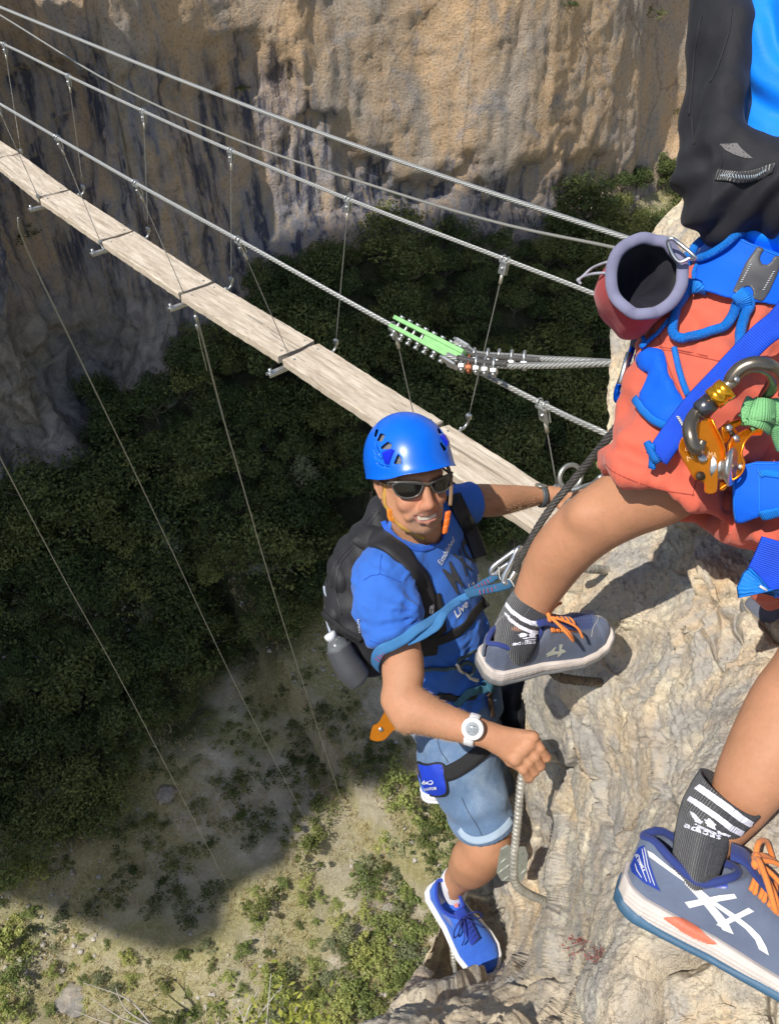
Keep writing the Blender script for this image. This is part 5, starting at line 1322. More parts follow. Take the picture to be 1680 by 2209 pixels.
# ---- helmet
t = NT('glossy blue plastic'); p = t.pos(); n = t.noise(p, 700, 2, .5); n2 = t.noise(p, 25, 4)
t.set(Base_Color=t.ramp(n2, [(.3, (.0, .125, .70)), (.7, (.002, .145, .78))]), Roughness=.33, Normal=t.bump(n, .08, .0005)); t.b.inputs['Coat Weight'].default_value = .12; t.b.inputs['Coat Roughness'].default_value = .25
M_HEL = t.m
HC = np.array([0, .046, -.014]); HRr = np.array([.1030, .112, .126])
def rimf(x, z): return np.where(z > 0, .028+.20*z+.9*np.abs(x)*0, .028+.32*z)-.010*smooth01(.05, .1, np.abs(x))
def hshell(off):
    def f(P):
        q = (P-HO)@HM.T-HC; y = q[..., 1]+HC[1]; rim = rimf(q[..., 0], q[..., 2]+HC[2])
        fl = 1-.075*np.exp(-np.maximum(y-rim, 0)/.016)*(1+.5*smooth01(.04, .12, q[..., 2])); q2 = q*np.stack([fl, np.ones_like(fl), fl], -1)
        R = HRr-off; k0 = np.linalg.norm(q2/R, axis=-1); k1 = np.linalg.norm(q2/(R*R), axis=-1)
        return np.maximum(k0*(k0-1)/np.maximum(k1, 1e-9), rim-y)
    return f
hlo, hhi = HO-.16, HO+.21
Vh = Vol(); Vh.fn(hlo, hhi, .002, False, hshell(0)); pv, pf_ = Vh.build(.003); PB = bvh((pv, pf_))
VENTS = [[(462, 262), (476, 208), (493, 212), (478, 262)], [(482, 288), (508, 236), (543, 252), (516, 300)], [(510, 338), (560, 298), (592, 318), (580, 350), (520, 352)], [(604, 458), (634, 388), (658, 418), (658, 458)],
         [(918, 205), (944, 200), (952, 236), (930, 240)], [(936, 310), (948, 306), (985, 352), (968, 370)]]
Vh = Vol(); Vh.fn(hlo, hhi, .002, False, hshell(0)); Vh.fn(hlo, hhi, .0015, True, hshell(.0045))
for pl in VENTS:
    pp = [c1(*a) for a in pl]; cx, cy = np.mean(pp, 0); q_, n_ = hit(PB, cx, cy); sub_poly(Vh, pp, -q_[2], .022, .0015)
for gr in ([(458, 352), (490, 410), (535, 440)], [(468, 404), (500, 436), (545, 462)], [(480, 448), (510, 470), (575, 485)], [(470, 300), (500, 390), (520, 420)]):
    pts_ = [hit(PB, *c1(*a))[0] for a in gr]
    if all(a is not None for a in pts_): Vh.chain([(a, .0022) for a in spline(pts_, 4)], .002, True)
h2v, h2f = Vh.build(.0016); h2v = relax(h2v, h2f, 1, .4)
helmet = empty('helmet', HO, 'glossy blue climbing helmet with side vents on the smiling man', 'helmet')
mesh('helmet_shell', h2v, h2f, M_HEL, helmet)
Vf = Vol(); Vf.fn(hlo, hhi, .002, False, hshell(.010)); Vf.fn(hlo, hhi, .0015, True, hshell(.018)); fv_, ff_ = Vf.build(.004)
mesh('foam_liner', fv_, ff_, simple('grey speckled foam', (.16, .16, .17), .9, 0, .5, 400, .5, 500), helmet)
dblue = simple('deep blue plastic', (.005, .02, .62), .25, 0, .05)
for pl in ([(522, 375), (585, 350), (610, 362), (572, 462), (545, 455)], [(938, 262), (958, 245), (1000, 318), (985, 328)]):
    pp = [hit(PB, *c1(*a), .003)[0] for a in pl]; pp = [a for a in pp if a is not None]
    if len(pp) < 4: continue
    cen = np.mean(pp, 0); n_ = nrm(np.cross(pp[1]-pp[0], pp[2]-pp[0])); n_ = n_ if n_[2] > 0 else -n_
    v_ = [a-n_*.006 for a in pp]+pp+[cen*.45+a*.55+n_*.0045 for a in pp]; m_ = len(pp)
    f_ = [(i, (i+1) % m_, m_+(i+1) % m_, m_+i) for i in range(m_)]+[(m_+i, m_+(i+1) % m_, 2*m_+(i+1) % m_, 2*m_+i) for i in range(m_)]+[tuple(2*m_+i for i in range(m_))]
    mesh('clip', v_, f_, dblue, helmet, smooth=False)
yel = webmat('yellow webbing', (.62, .36, .07)); orp = simple('orange plastic', (.75, .16, .02), .35)
def strap(tree, pts_, w_, th, m_, parent, name='strap', off=.001, default=None, smooth=6, step=.005):
    P_, N_ = drape(tree, pts_, off, step, default, smooth); r_ = ribbon(P_, w_, th, N_); return mesh(name, *r_[:2], m_, parent, uv=r_[2])
strap(BB, [c1(533, 560), c1(536, 620), c1(538, 700), c1(548, 760), c1(572, 790)], .010, .0012, yel, helmet, 'chin_strap', .0015, 1.83)
strap(BB, [c1(590, 830), c1(630, 885), c1(690, 930), c1(760, 968), c1(830, 1000)], .012, .0012, yel, helmet, 'chin_strap', .0015)
strap(BB, [c1(990, 470), c1(1012, 540), c1(1018, 640), c1(1010, 760)], .009, .0012, simple('brown webbing', (.20, .12, .06)), helmet, 'chin_strap', .002, 1.86)
p0, n0 = hit(BB, *c1(583, 812), .004)
mesh('buckle', *joinm(box(p0, rH, uH, fH, .0065, .011, .0035, .4)+(None,), box(p0+np.array([.004, -.014, .002]), nrm(rH-uH*.6), uH, fH, .0085, .006, .0035, .4)+(None,))[:2], simple('orange clip', (.70, .25, .03), .35), helmet)
for (x, y), s_ in (((992, 830), 1), ((985, 880), 1), ((975, 930), .9)):
    mesh('buckle', *box(Q(*c1(x, y), 1.845), nrm(rH+uH*.1), nrm(uH+rH*.2), fH,         .0068*s_, .0105, .005, .45), orp, helmet)
# ---- sunglasses
gl = empty('sunglasses', h(0, 0, .1), 'dark wraparound sunglasses on the smiling face', 'sunglasses')
gx = np.linspace(-.085, .085, 35); gy = np.linspace(-.05, .06, 12); GV = np.array([h(x, y, .1005-4.6*x*x-.8*max(0, -y)**1*.12) for x in gx for y in gy])
GF = [(i*12+j, (i+1)*12+j, (i+1)*12+j+1, i*12+j+1) for i in range(34) for j in range(11)]; SG = bvh((GV, GF))
lensm = NT('dark lens'); lensm.set(Base_Color=(.010, .009, .008), Roughness=.10); lensm.b.inputs['Specular IOR Level'].default_value = .45
L1 = [(598, 612), (640, 597), (700, 595), (770, 600), (812, 612), (800, 655), (775, 685), (730, 702), (680, 703), (635, 685), (608, 650)]
L2 = [(872, 598), (915, 572), (965, 550), (1018, 530), (1021, 570), (1008, 618), (985, 645), (945, 664), (905, 662), (882, 632)]
grey = simple('grey glossy frame', (.10, .095, .085), .3, .2)
for L_ in (L1, L2):
    o = decal(SG, [[c1(*a) for a in L_]], 0, .004, 1.82); ln = mesh('lens', *o, lensm.m, gl)
    P_ = np.array([hit(SG, *c1(*a), .0005, 1.82)[0] for a in L_]); mesh('rim', *tube(spline(P_, 5, True), .0023, 8, True)[:2], grey, gl)
tp_ = [(550, 582), (600, 590), (700, 588), (780, 592), (842, 606), (880, 592), (930, 566), (985, 540), (1024, 520)]
P_ = np.array([hit(SG, *c1(*a), .001, 1.83)[0] for a in tp_]); mesh('brow_bar', *tube(spline(P_, 6), .0030, 8)[:2], grey, gl)
mesh('temple_arm', *tube(spline([hit(SG, *c1(552, 584), .0, 1.83)[0], h(-.074, .014, .055), h(-.082, .012, .01)], 6), .0032, 8, flat=.6)[:2], grey, gl)
mesh('temple_arm', *tube(spline([hit(SG, *c1(1022, 524), .0, 1.86)[0], h(.077, .014, .055), h(.082, .012, .01)], 6), .0032, 8, flat=.6)[:2], grey, gl)
# ---- backpack
pack = empty('backpack', Q(765, 1420, 2.2), 'black daypack with a bottle in its mesh side pocket, on the smiling man', 'backpack')
def foldp(v): return .005*fbm(v*14, 4, 24)+.003*np.sin(((v@down)*80)+10*fbm(v*5, 2, 25))
V = Vol(); V.ell(Q(822, 1130, 2.12), (.050, .075, .07), None, .05); V.ell(Q(792, 1200, 2.13), (.088, .085, .09), None, .05); V.ell(Q(770, 1290, 2.15), (.092, .11, .09), None, .05); V.ell(Q(782, 1365, 2.17), (.085, .09, .09), None, .04)
V.ell(Q(800, 1420, 2.17), (.06, .05, .07), None, .03)
pv_, pf2 = shell(V, .004, '', None, None, 3, foldp); pko = mesh('pack_body', pv_, pf2, M_BLACK, pack)
V = Vol(); V.ell(Q(738, 1250, 2.12), (.034, .07, .06), [(1, .25, 0), (-.25, 1, 0), (0, 0, 1)], .02); V.ell(Q(728, 1325, 2.14), (.034, .07, .06), None, .03)
fv2, ff2 = shell(V, .004, '', None, None, 2, foldp); fpk = mesh('front_pocket', fv2, ff2, M_BLACK, pack); KB = bvh((pv_, pf2), (fv2, ff2))
zipm = simple('dark zip', (.045, .045, .05), .4, .3)
for pts_ in ([c1(360, 960), c1(300, 1080), c1(220, 1180), c1(190, 1300), c1(200, 1430), c1(230, 1550)], [c1(340, 1010), c1(230, 1120), c1(165, 1220), c1(155, 1350)], [c1(500, 810), c1(450, 860), c1(410, 930)], [c1(130, 1230), c1(110, 1400), c1(110, 1560)],
             [c1(470, 800), c1(420, 850), c1(390, 900)]):
    P_, N_ = drape(KB, pts_, .001, default=2.1); mesh('zip', *tube(P_, .0016, 6)[:2], zipm, pack)
wlog = simple('pale logo', (.45, .5, .6), .5)
for quad in ([(95, 1330), (112, 1345), (122, 1420), (104, 1390)], [(115, 1590), (128, 1600), (160, 1680), (140, 1670)]):
    o = decal(KB, [[c1(*a) for a in quad]], .002); 
    if len(o[0]): mesh('logo', *o, wlog, pack)
# shoulder straps (padded) laid over the shirt
TB2 = bvh((tv, tf))
P_, N_ = drape(bvh((tv, tf), (pv_, pf2)), [c1(360, 960), c1(410, 985), c1(480, 1010), c1(560, 1045), c1(640, 1100), c1(710, 1175), c1(770, 1260), c1(815, 1350), c1(840, 1450), c1(848, 1560), c1(845, 1640)], .002, .006, None, 30)
wd_ = np.interp(np.linspace(0, 1, len(P_)), [0, .2, .5, .8, 1], [.075, .068, .060, .052, .040]); so_ = mesh('shoulder_strap', *ribbon(P_, wd_, .010, N_)[:2], M_BLACK, pack)
SPB = bvh((lambda r: (r[0], r[1]))(ribbon(P_, wd_, .010, N_)))
P2_, N2_ = drape(TB2, [c1(1028, 690), c1(1060, 760), c1(1110, 860), c1(1160, 960), c1(1195, 1050), c1(1222, 1130)], .002, .006, 2.02, 20)
mesh('shoulder_strap', *ribbon(P2_, .045, .010, N2_)[:2], M_BLACK2, pack)
for pts_, w_ in (([c1(905, 1400), c1(930, 1500), c1(945, 1600), c1(950, 1680), c2(775, 110), c2(750, 190), c2(700, 262)], .024), ([c2(1040, -40), c2(985, 10), c2(910, 110), c2(830, 165), c2(755, 195), c2(690, 210)], .032), ([c2(690, 170), c2(700, 230), c2(690, 280)], .05)):
    strap(TB2, pts_, w_, .0025, webbk, pack, 'chest_strap', .003)
strap(KB, [c1(90, 1530), c1(160, 1590), c1(230, 1650), c1(300, 1690), c1(370, 1730)], .016, .002, webbk, pack, 'side_strap', .003, 2.08)
o = textdecal(SPB, 'a', [d3(662, 905), d3(668, 812), d3(628, 806), d3(622, 900)], .0015, bold=.02); mesh('logo', *o, inkw, pack) if len(o[0]) else None
o = textdecal(bvh((tv, tf), (pv_, pf2)), 'MATEUIT', [c1(345, 1575), c1(350, 1680), c1(372, 1680), c1(366, 1575)], .004, bold=.01); mesh('logo', *o, wlog, pack) if len(o[0]) else None
# bottle and mesh pocket
tm = NT('black mesh netting'); uvn = tm.coord('UV'); v1 = tm.voro(tm.mapping(uvn, (260, 260, 1)), 1, 'DISTANCE_TO_EDGE', .25)
tm.set(Base_Color=tm.ramp(v1, [(.12, (.03, .03, .035)), (.2, (.10, .105, .115))]), Roughness=.5, Normal=tm.bump(v1, -.7, .001))
P_ = spline([Q(*c2(165, 235), 2.06), Q(*c2(215, 330), 2.065), Q(*c2(265, 400), 2.07), Q(*c2(305, 440), 2.075)], 8); rr_ = np.interp(np.linspace(0, 1, len(P_)), [0, .5, .85, 1], [.035, .039, .036, .020])
tb = tube(P_, rr_, 28); mesh('mesh_pocket', tb[0], tb[1], tm.m, pack, uv=tb[2]*np.array([1, .24]))
bottle = empty('bottle', Q(*c2(220, 350), 2.07), 'clear bottle with white cap in the mesh pocket of the daypack', 'bottle')
bax = nrm(P_[0]-P_[-1]); b0 = P_[0]
glm = NT('clear plastic'); glm.set(Base_Color=(.75, .8, .82), Roughness=.08); glm.b.inputs['Transmission Weight'].default_value = .85; glm.b.inputs['IOR'].default_value = 1.4
mesh('bottle_body', *lathe(b0, bax, [(-.10, .030), (0, .030), (.012, .027), (.026, .016), (.03, .013)], 24), glm.m, bottle)
mesh('cap', *lathe(b0+bax*.026, bax, [(0, .0155), (.012, .0165), (.017, .015), (.018, .001)], 20), simple('white cap', (.75, .76, .78), .35, 0, .03), bottle)
# ---- lanyard
lan = empty('lanyard', Q(*d3(860, 760), 1.86), 'blue webbing lanyard across the chest of the smiling man', 'lanyard')
def free(pts_, fn, w_, th, m_, parent, name='strap', nn=(0, .15, 1), step=.006):
    P_ = resample(spline(QQ(fn, pts_), 8), step); wv_ = w_ if np.isscalar(w_) else np.interp(np.linspace(0, 1, len(P_)), np.linspace(0, 1, len(w_)), w_)
    N_ = np.array([nrm(nn)]*len(P_)) if np.ndim(nn) == 1 else np.array([nrm([np.interp(u, np.linspace(0, 1, len(nn)), [a[k] for a in nn]) for k in range(3)]) for u in np.linspace(0, 1, len(P_))])
    r_ = ribbon(P_, wv_, th, N_); mesh(name, *r_[:2], m_, parent, uv=r_[2]); return P_
free([(140, 1420, 1.88), (122, 1370, 1.845), (140, 1290, 1.815), (185, 1235, 1.80), (280, 1195, 1.79), (400, 1130, 1.79), (500, 1050, 1.795), (600, 990, 1.81), (720, 900, 1.84), (850, 795, 1.875), (980, 735, 1.88), (1090, 700, 1.875)], d3, [.020, .022, .026, .026, .024, .024, .022, .018, .013, .013, .018, .019], .002, webb, lan, 'webbing', [(-.5, 0, .8), (-.3, -.1, 1), (0, .1, 1), (0, .5, 1), (0, .2, 1), (0, .1, 1)])
free([(420, 1160, 1.80), (520, 1120, 1.80), (620, 1060, 1.805), (700, 1000, 1.815), (760, 900, 1.83), (850, 830, 1.86), (920, 790, 1.875)], d3, [.020, .022, .024, .020, .012, .008], .002, webb, lan, 'webbing', (0, .6, 1))
webd = webmat('dark teal webbing', (.03, .13, .27))
free([(980, 720, 1.872), (1060, 700, 1.868), (1150, 680, 1.862), (1250, 660, 1.855), (1330, 640, 1.85), (1380, 615, 1.85)], d3, .020, .003, webd, lan, 'webbing')
free([(960, 710, 1.88), (1050, 670, 1.878), (1130, 620, 1.874), (1200, 580, 1.87), (1250, 540, 1.868)], d3, .018, .003, webd, lan, 'webbing')
redst = simple('red stitching', (.50, .03, .05), .8)
for (ax_, ay_), (bx_, by_), z_ in (((1095, 700), (1280, 660), 1.853), ((1060, 665), (1200, 585), 1.868), ((140, 1330), (215, 1225), 1.795)):
    for k in range(6):
        u = k/5; x = ax_+(bx_-ax_)*u; y = ay_+(by_-ay_)*u; dx, dy = nrm([-(by_-ay_), (bx_-ax_)])*24
        mesh('stitching', *tube([Q(*d3(x-dx, y-dy), z_+(.018 if z_ < 1.8 else 0)-.0), Q(*d3(x, y), z_+(.008 if z_ < 1.8 else 0)), Q(*d3(x+dx, y+dy), z_)], .0008, 5)[:2], redst, lan)
def krab(name, label, fn, pts_, r_, m_, cat='carabiner', gate=None, screw=None):
    root = empty(name, Q(*fn(*pts_[0][:2]), pts_[0][2]), label, cat); P_ = spline(QQ(fn, pts_), 7, True); mesh('frame', *tube(P_, r_, 10, True, flat=1.0)[:2], m_, root)
    if gate: mesh('gate', *tube(QQ(fn, gate), r_*.85, 8)[:2], m_, root)
    return root
alu = simple('polished aluminium', (.78, .78, .78), .34, 1.0, .05)
krab('carabiner', 'silver carabiner on the lanyard, the lower one of the pair by the knee', d3, [(1312, 596, 1.85), (1330, 530, 1.845), (1395, 405, 1.835), (1435, 315, 1.83), (1470, 290, 1.835), (1500, 320, 1.85), (1480, 400, 1.86), (1415, 520, 1.86), (1360, 605, 1.855), (1330, 615, 1.85)], .0062, alu)
krab('carabiner', 'silver carabiner on the lanyard, the upper left one of the pair by the knee', d3, [(1196, 520, 1.87), (1212, 470, 1.865), (1290, 405, 1.86), (1390, 335, 1.85), (1450, 300, 1.85), (1490, 315, 1.86), (1490, 365, 1.87), (1420, 400, 1.875), (1300, 470, 1.875), (1235, 530, 1.87)], .0058, alu)
wire = tube(spline(QQ(d3, [(1275, 470, 1.86), (1280, 570, 1.86), (1300, 600, 1.86)]), 4), .0012, 5); props(mesh('cord', *tube(spline(QQ(d3, [(1270, 465, 1.86), (1278, 560, 1.86), (1310, 600, 1.855), (1370, 580, 1.85), (1415, 650, 1.85)]), 5), .0013, 5)[:2], simple('white cord', (.6, .6, .58), .8)), 'thin white wire hanging between the two silver carabiners', 'cord')
# ---- main safety cable (laid steel)
def rope(pts_, r_, strands, turns, m_, label, name='steel_cable', cat='cable'):
    P_ = resample(spline(pts_, 12), .0022); T, N, B = frames(P_); s_ = np.r_[0, np.cumsum(np.linalg.norm(np.diff(P_, axis=0), axis=1))]; parts = [tube(P_, r_*.5, 6)]
    for k in range(strands):
        a = 2*math.pi*(k/strands+turns*s_); c_ = P_+(N*np.cos(a)[:, None]+B*np.sin(a)[:, None])*r_*.62; parts.append(tube(c_, r_*.42, 7))
    return props(mesh(name, *joinm(*parts)[:2], m_), label, cat)
wirem = simple('dark twisted steel', (.13, .12, .11), .5, .5, .3, 80, .4, 600, .0004); wirel = simple('light twisted steel', (.34, .31, .26), .5, .5, .3, 80, .4, 600, .0004)
rope([Q(1480, 760, 1.36), Q(1430, 805, 1.38), Q(1388, 848, 1.42)]+QQ(c4, [(1210, 0, 1.52), (1120, 110, 1.57), (1000, 258, 1.62), (870, 415, 1.67), (760, 545, 1.70), (665, 680, 1.73), (590, 800, 1.76), (535, 905, 1.79), (485, 985, 1.81), (452, 1050, 1.83), (440, 1120, 1.85)]), .0083, 6, 13, wirem, 'thick dark twisted steel cable running down in front of the hand and along the shin')
rope(QQ(c4, [(1180, 330, 2.1), (1080, 402, 2.13), (960, 475, 2.18), (880, 530, 2.2), (830, 590, 2.23), (790, 640, 2.28)]), .006, 6, 18, wirel, 'short pale twisted cable held by the far hand')
ringc = Q(*c4(898, 322), 2.14); rx_, ry_ = np.array([1, .1, -.25]), np.array([0, 1, .15])
P_ = [ringc+nrm(rx_)*.0325*math.cos(a)*1.0+nrm(ry_)*.0325*math.sin(a) for a in np.linspace(0, 2*math.pi, 33)[:-1]]
props(mesh('eye_ring', *tube(np.array(P_), .0066, 12, True)[:2], simple('grey galvanised ring', (.40, .40, .37), .35, .7, .15, 60)), 'large grey steel ring above the far hand, behind the twisted cable', 'ring')
props(mesh('anchor_bar', *tube(spline(QQ(c4, [(860, 440, 2.16), (930, 432, 2.14), (1010, 402, 2.12), (1090, 375, 2.08), (1140, 330, 2.05), (1170, 310, 2.05)]), 6), .0055, 10)[:2], metal), 'pale steel anchor bar beside the ring, ending behind the coral shorts', 'anchor')
# ---- rungs and step plate
rebm = simple('rebar steel', (.50, .48, .42), .42, .5, .35, 60, .5, 400, .0006); rebd = simple('dark rebar steel', (.14, .115, .09), .55, .5, .35, 60, .5, 400, .0006)
def rebar(pts_, r_, m_, label, name='iron_rung'):
    P_ = resample(spline(pts_, 10), .002); n = 16; T, N, B = frames(P_); s_ = np.r_[0, np.cumsum(np.linalg.norm(np.diff(P_, axis=0), axis=1))]; a = np.arange(n)*2*math.pi/n; V = []
    for i in range(len(P_)):
        rib = np.maximum(0, np.cos(2*math.pi*s_[i]/.0105+a*1.0))**3*.0024*(np.abs(np.cos(a)) < .93)+.0012*(np.abs(np.cos(a)) > .95); r2 = r_+rib
        V.append(P_[i]+np.outer(np.cos(a)*r2, N[i])+np.outer(np.sin(a)*r2, B[i]))
    f = [(i*n+k, i*n+(k+1) % n, (i+1)*n+(k+1) % n, (i+1)*n+k) for i in range(len(P_)-1) for k in range(n)]
    return props(mesh(name, np.concatenate(V), f, m_), label, 'rung')
rebar([Q(1275, 1658, 2.08), Q(1232, 1643, 1.965), Q(1192, 1634, 1.86), Q(1160, 1636, 1.79), Q(1136, 1650, 1.775), Q(1125, 1676, 1.775), Q(1118, 1750, 1.79), Q(1110, 1831, 1.81), Q(1107, 1879, 1.825), Q(1113, 1908, 1.84), Q(1141, 1929, 1.87), Q(1192, 1951, 1.925), Q(1225, 1966, 2.04)], .0085, rebm, 'ribbed iron rung gripped by the hand with the white watch')
rebar([Q(1110, 1935, 2.75), Q(1075, 1937, 2.62), Q(1040, 1938, 2.555), Q(1005, 1930, 2.53), Q(985, 1960, 2.53), Q(972, 2000, 2.53), Q(975, 2045, 2.52), Q(981, 2095, 2.46), Q(989, 2142, 2.35), Q(995, 2170, 2.2)], .0085, rebm, 'ribbed iron rung under the blue running shoe')
rebar([Q(*c4(560, 1690), 1.80), Q(*c4(640, 1800), 1.60), Q(*c4(685, 1890), 1.535), Q(*c4(730, 1970), 1.53), Q(*c4(810, 2035), 1.54), Q(*c4(950, 2060), 1.58), Q(*c4(1180, 2085), 1.62), Q(*c4(1260, 2110), 1.75)], .0082, rebd, 'dark ribbed iron rung under the dusty lace-up shoe on the bent leg')
rebar([Q(*c4(900, 1080), 1.66), Q(*c4(1010, 1103), 1.67), Q(*c4(1120, 1112), 1.69), Q(*c4(1235, 1125), 1.74), Q(*c4(1300, 1135), 1.82)], .0082, rebm, 'ribbed iron rung sticking out of the rock right of the bare shin')
stp = [c3(900, 570), c3(955, 537), c3(1010, 560), c3(1110, 572), c3(1137, 640), c3(1142, 800), c3(1120, 880), c3(1040, 893), c3(930, 868), c3(886, 790), c3(892, 650)]
pc = Q(*c3(1015, 715), 2.02); pl_ = [((x-c3(1015, 715)[0])/F*2.02, -(y-c3(1015, 715)[1])/F*2.02) for x, y in stp]; pax, pay = nrm([1, 0, -.2]), nrm([0.05, 1, .25])
parts = [plate(pl_, pc, pax, pay, .005)+(None,)]
for k, (x, y) in enumerate([(985, 610), (925, 680), (1075, 620), (965, 735), (1085, 740), (915, 775), (1020, 660), (965, 845), (1060, 850), (1110, 800)]):
    o_ = pax*((c3(x, y)[0]-c3(1015, 715)[0])/F*2.02)-pay*((c3(x, y)[1]-c3(1015, 715)[1])/F*2.02); d_ = pax*math.cos(.75 if k % 2 else 2.4)+pay*math.sin(.75 if k % 2 else 2.4)
    parts.append(tube([pc+o_-d_*.011+np.cross(pax, pay)*.0022, pc+o_+np.cross(pax, pay)*.0034, pc+o_+d_*.011+np.cross(pax, pay)*.0022], np.array([.0006, .0026, .0006]), 8))
props(mesh('step_plate', *joinm(*parts)[:2], simple('galvanised tread plate', (.36, .38, .33), .5, .45, .12, 30), smooth=False), 'small chequered steel step plate behind the vertical rung', 'step plate')
# ---- harness of the man
hm = empty('harness', Q(990, 1560, 2.2), 'climbing harness with black leg loop and blue badge on the denim shorts', 'harness')
strap(SB, [c2(650, 960), c2(720, 985), c2(800, 985), c2(880, 950), c2(960, 895), c2(1040, 825), c2(1090, 770)], .042, .004, webbk, hm, 'leg_loop', .003)
P_, N_ = drape(SB, [c2(655, 925), c2(700, 945), c2(760, 945), c2(800, 935)], .004, .005, None, 4)
pd = [c2(648, 915), c2(690, 930), c2(782, 925), c2(800, 990), c2(812, 1085), c2(760, 1105), c2(690, 1085), c2(668, 1000)]
o = decal(SB, [pd], .009, z0=2.15, fine=.006); mesh('badge', *o, webmat('blue badge cloth', (.01, .05, .55)), hm)
P_, N_ = drape(SB, pd+[pd[0]], .007, .006, None, 1); mesh('badge_trim', *tube(P_, .0035, 6)[:2], webbk, hm)
o = textdecal(SB, 'Clep', [c2(742, 1003), c2(676, 1012), c2(680, 1040), c2(744, 1034)], .012, z0=2.15, bold=.02); mesh('badge_text', *o, inkw, hm) if len(o[0]) else None
o = textdecal(SB, 'MOUNTAIN', [c2(758, 1046), c2(684, 1052), c2(686, 1068), c2(760, 1062)], .012, z0=2.15, bold=.015); mesh('badge_text', *o, inkw, hm) if len(o[0]) else None
WB2 = bvh((tv, tf), (sv, sf))
strap(WB2, [d3(870, 1750), d3(910, 1700), d3(970, 1640), d3(1040, 1610), d3(1120, 1600), d3(1210, 1560), d3(1260, 1530)], .024, .003, webteal, hm, 'waist_belt', .006)
strap(WB2, [d3(1120, 1500), d3(1150, 1540), d3(1180, 1600), d3(1200, 1620)], .022, .003, webteal, hm, 'belay_loop', .009)
strap(WB2, [d3(1160, 1625), d3(1165, 1700), d3(1180, 1780), d3(1190, 1860)], .018, .003, webmat('brown strap', (.055, .03, .018)), hm, 'belay_loop', .010)
strap(WB2, [d3(700, 1640), d3(800, 1670), d3(900, 1680), d3(1050, 1660)], .022, .003, webbk, hm, 'waist_belt', .004)
cordm = webmat('grey green rope sheath', (.07, .12, .14), .004)
P_, N_ = drape(WB2, [d3(545, 1398), d3(620, 1402), d3(720, 1402), d3(800, 1400), d3(870, 1392), d3(930, 1360), d3(990, 1352), d3(1030, 1385), d3(1010, 1440), d3(950, 1450), d3(905, 1420)], .008); r_ = tube(P_, .0052, 10); props(mesh('rope', *r_[:2], cordm, uv=r_[2]), 'grey green rope tied round the waist of the blue t-shirt', 'rope')
P_, N_ = drape(WB2, [d3(880, 1330), d3(920, 1300), d3(1000, 1262), d3(1100, 1212)], .010); r_ = tube(P_, .005, 10); props(mesh('rope', *r_[:2], cordm, uv=r_[2]), 'grey green rope end running from the waist clip to the shoe heel', 'rope')
P_, N_ = drape(WB2, [d3(862, 1340), d3(875, 1385), d3(910, 1412), d3(955, 1430), d3(1000, 1475), d3(1045, 1500)], .016); props(mesh('descender', *tube(P_, .0048, 10)[:2], alu), 'small silver metal clip on the rope at the waist', 'clip')
# fanny pack / shadowed pouch beyond the hip
V = Vol(); V.ell(Q(1108, 1520, 2.42), (.052, .10, .06), None, .02); V.ell(Q(1100, 1580, 2.48), (.05, .08, .05), None, .03); v_, f_ = shell(V, .006, '', None, None, 2, foldp); props(mesh('gear_pouch', v_, f_, M_BLACK2), 'black gear pouch hanging at the far hip of the man', 'pouch')
# ---- orange pulley at the hip
orm = simple('orange anodised metal', (.85, .25, .01), .24, .75, .08, 60); wheel = simple('brushed steel', (.55, .53, .5), .3, .9)
pu = empty('pulley', Q(*c2(450, 740), 2.02), 'orange cable pulley hanging at the hip under the bent elbow', 'pulley')
def pplate(fn, pts_, z, th, tilt=(0, 0), name='side_plate', par=None, m_=None, hole=None):
    cx, cy = np.mean([fn(*a) for a in pts_], 0); c_ = Q(cx, cy, z); ax_, ay_ = nrm([1, 0, tilt[0]]), nrm([0, 1, tilt[1]]); pl2 = [((fn(*a)[0]-cx)/F*z, -(fn(*a)[1]-cy)/F*z) for a in pts_]
    pl2 = spline(np.c_[pl2, np.zeros(len(pl2))], 5, True)[:, :2]
    return mesh(name, *plate(pl2, c_, ax_, ay_, th), m_ or orm, par or pu, smooth=False)
pplate(c2, [(445, 615), (478, 640), (500, 680), (540, 695), (555, 712), (500, 725), (470, 750), (440, 782), (395, 792), (356, 780), (356, 752), (372, 700), (405, 680)], 1.99, .004)
pplate(c2, [(440, 640), (470, 660), (490, 690), (470, 740), (430, 775), (380, 780), (372, 740), (400, 700)], 2.03, .004, m_=simple('grey metal plate', (.28, .27, .26), .35, .8))
mesh('wheel', *lathe(Q(*c2(418, 722), 2.012), (.1, .1, 1), [(-.008, .016), (-.004, .011), (.004, .011), (.008, .016)], 20), wheel, pu)
mesh('axle', *lathe(Q(*c2(418, 722), 1.986), (.05, .05, 1), [(-.002, .006), (.002, .006), (.003, .004)], 14), wheel, pu)
# ---- watches
wt = empty('wristwatch', Q(1020, 1575, 1.71), 'white round digital wristwatch on the near wrist', 'wristwatch')
wc = Q(*d7(322, 258), 1.712); wn_ = nrm([-.22, .12, .95]); wp = simple('white resin', (.78, .78, .80), .35, 0, .03)
aw = nrm(Q(1045, 1583, 1.75)-Q(985, 1565, 1.765)); wr = Q(1018, 1574, 1.753)
side = nrm(np.cross(aw, wn_)); PB_ = [wr+side*math.cos(a)*.0335+np.cross(side, aw)*math.sin(a)*.0315 for a in np.linspace(0, 2*math.pi, 41)[:-1]]
mesh('strap', *ribbon(PB_, .023, .003, np.array([nrm(a-wr) for a in PB_]), True)[:2], wp, wt)
mesh('case', *lathe(wc, wn_, [(-.012, .0225), (-.004, .0243), (.002, .0245), (.0045, .0225), (.0045, .0165), (.0035, .0155)], 40), wp, wt)
mesh('display', *lathe(wc, wn_, [(.0030, .0152), (.0036, .0150), (.0036, .0001)], 32), simple('lcd grey', (.34, .37, .40), .12, 0, .03), wt)
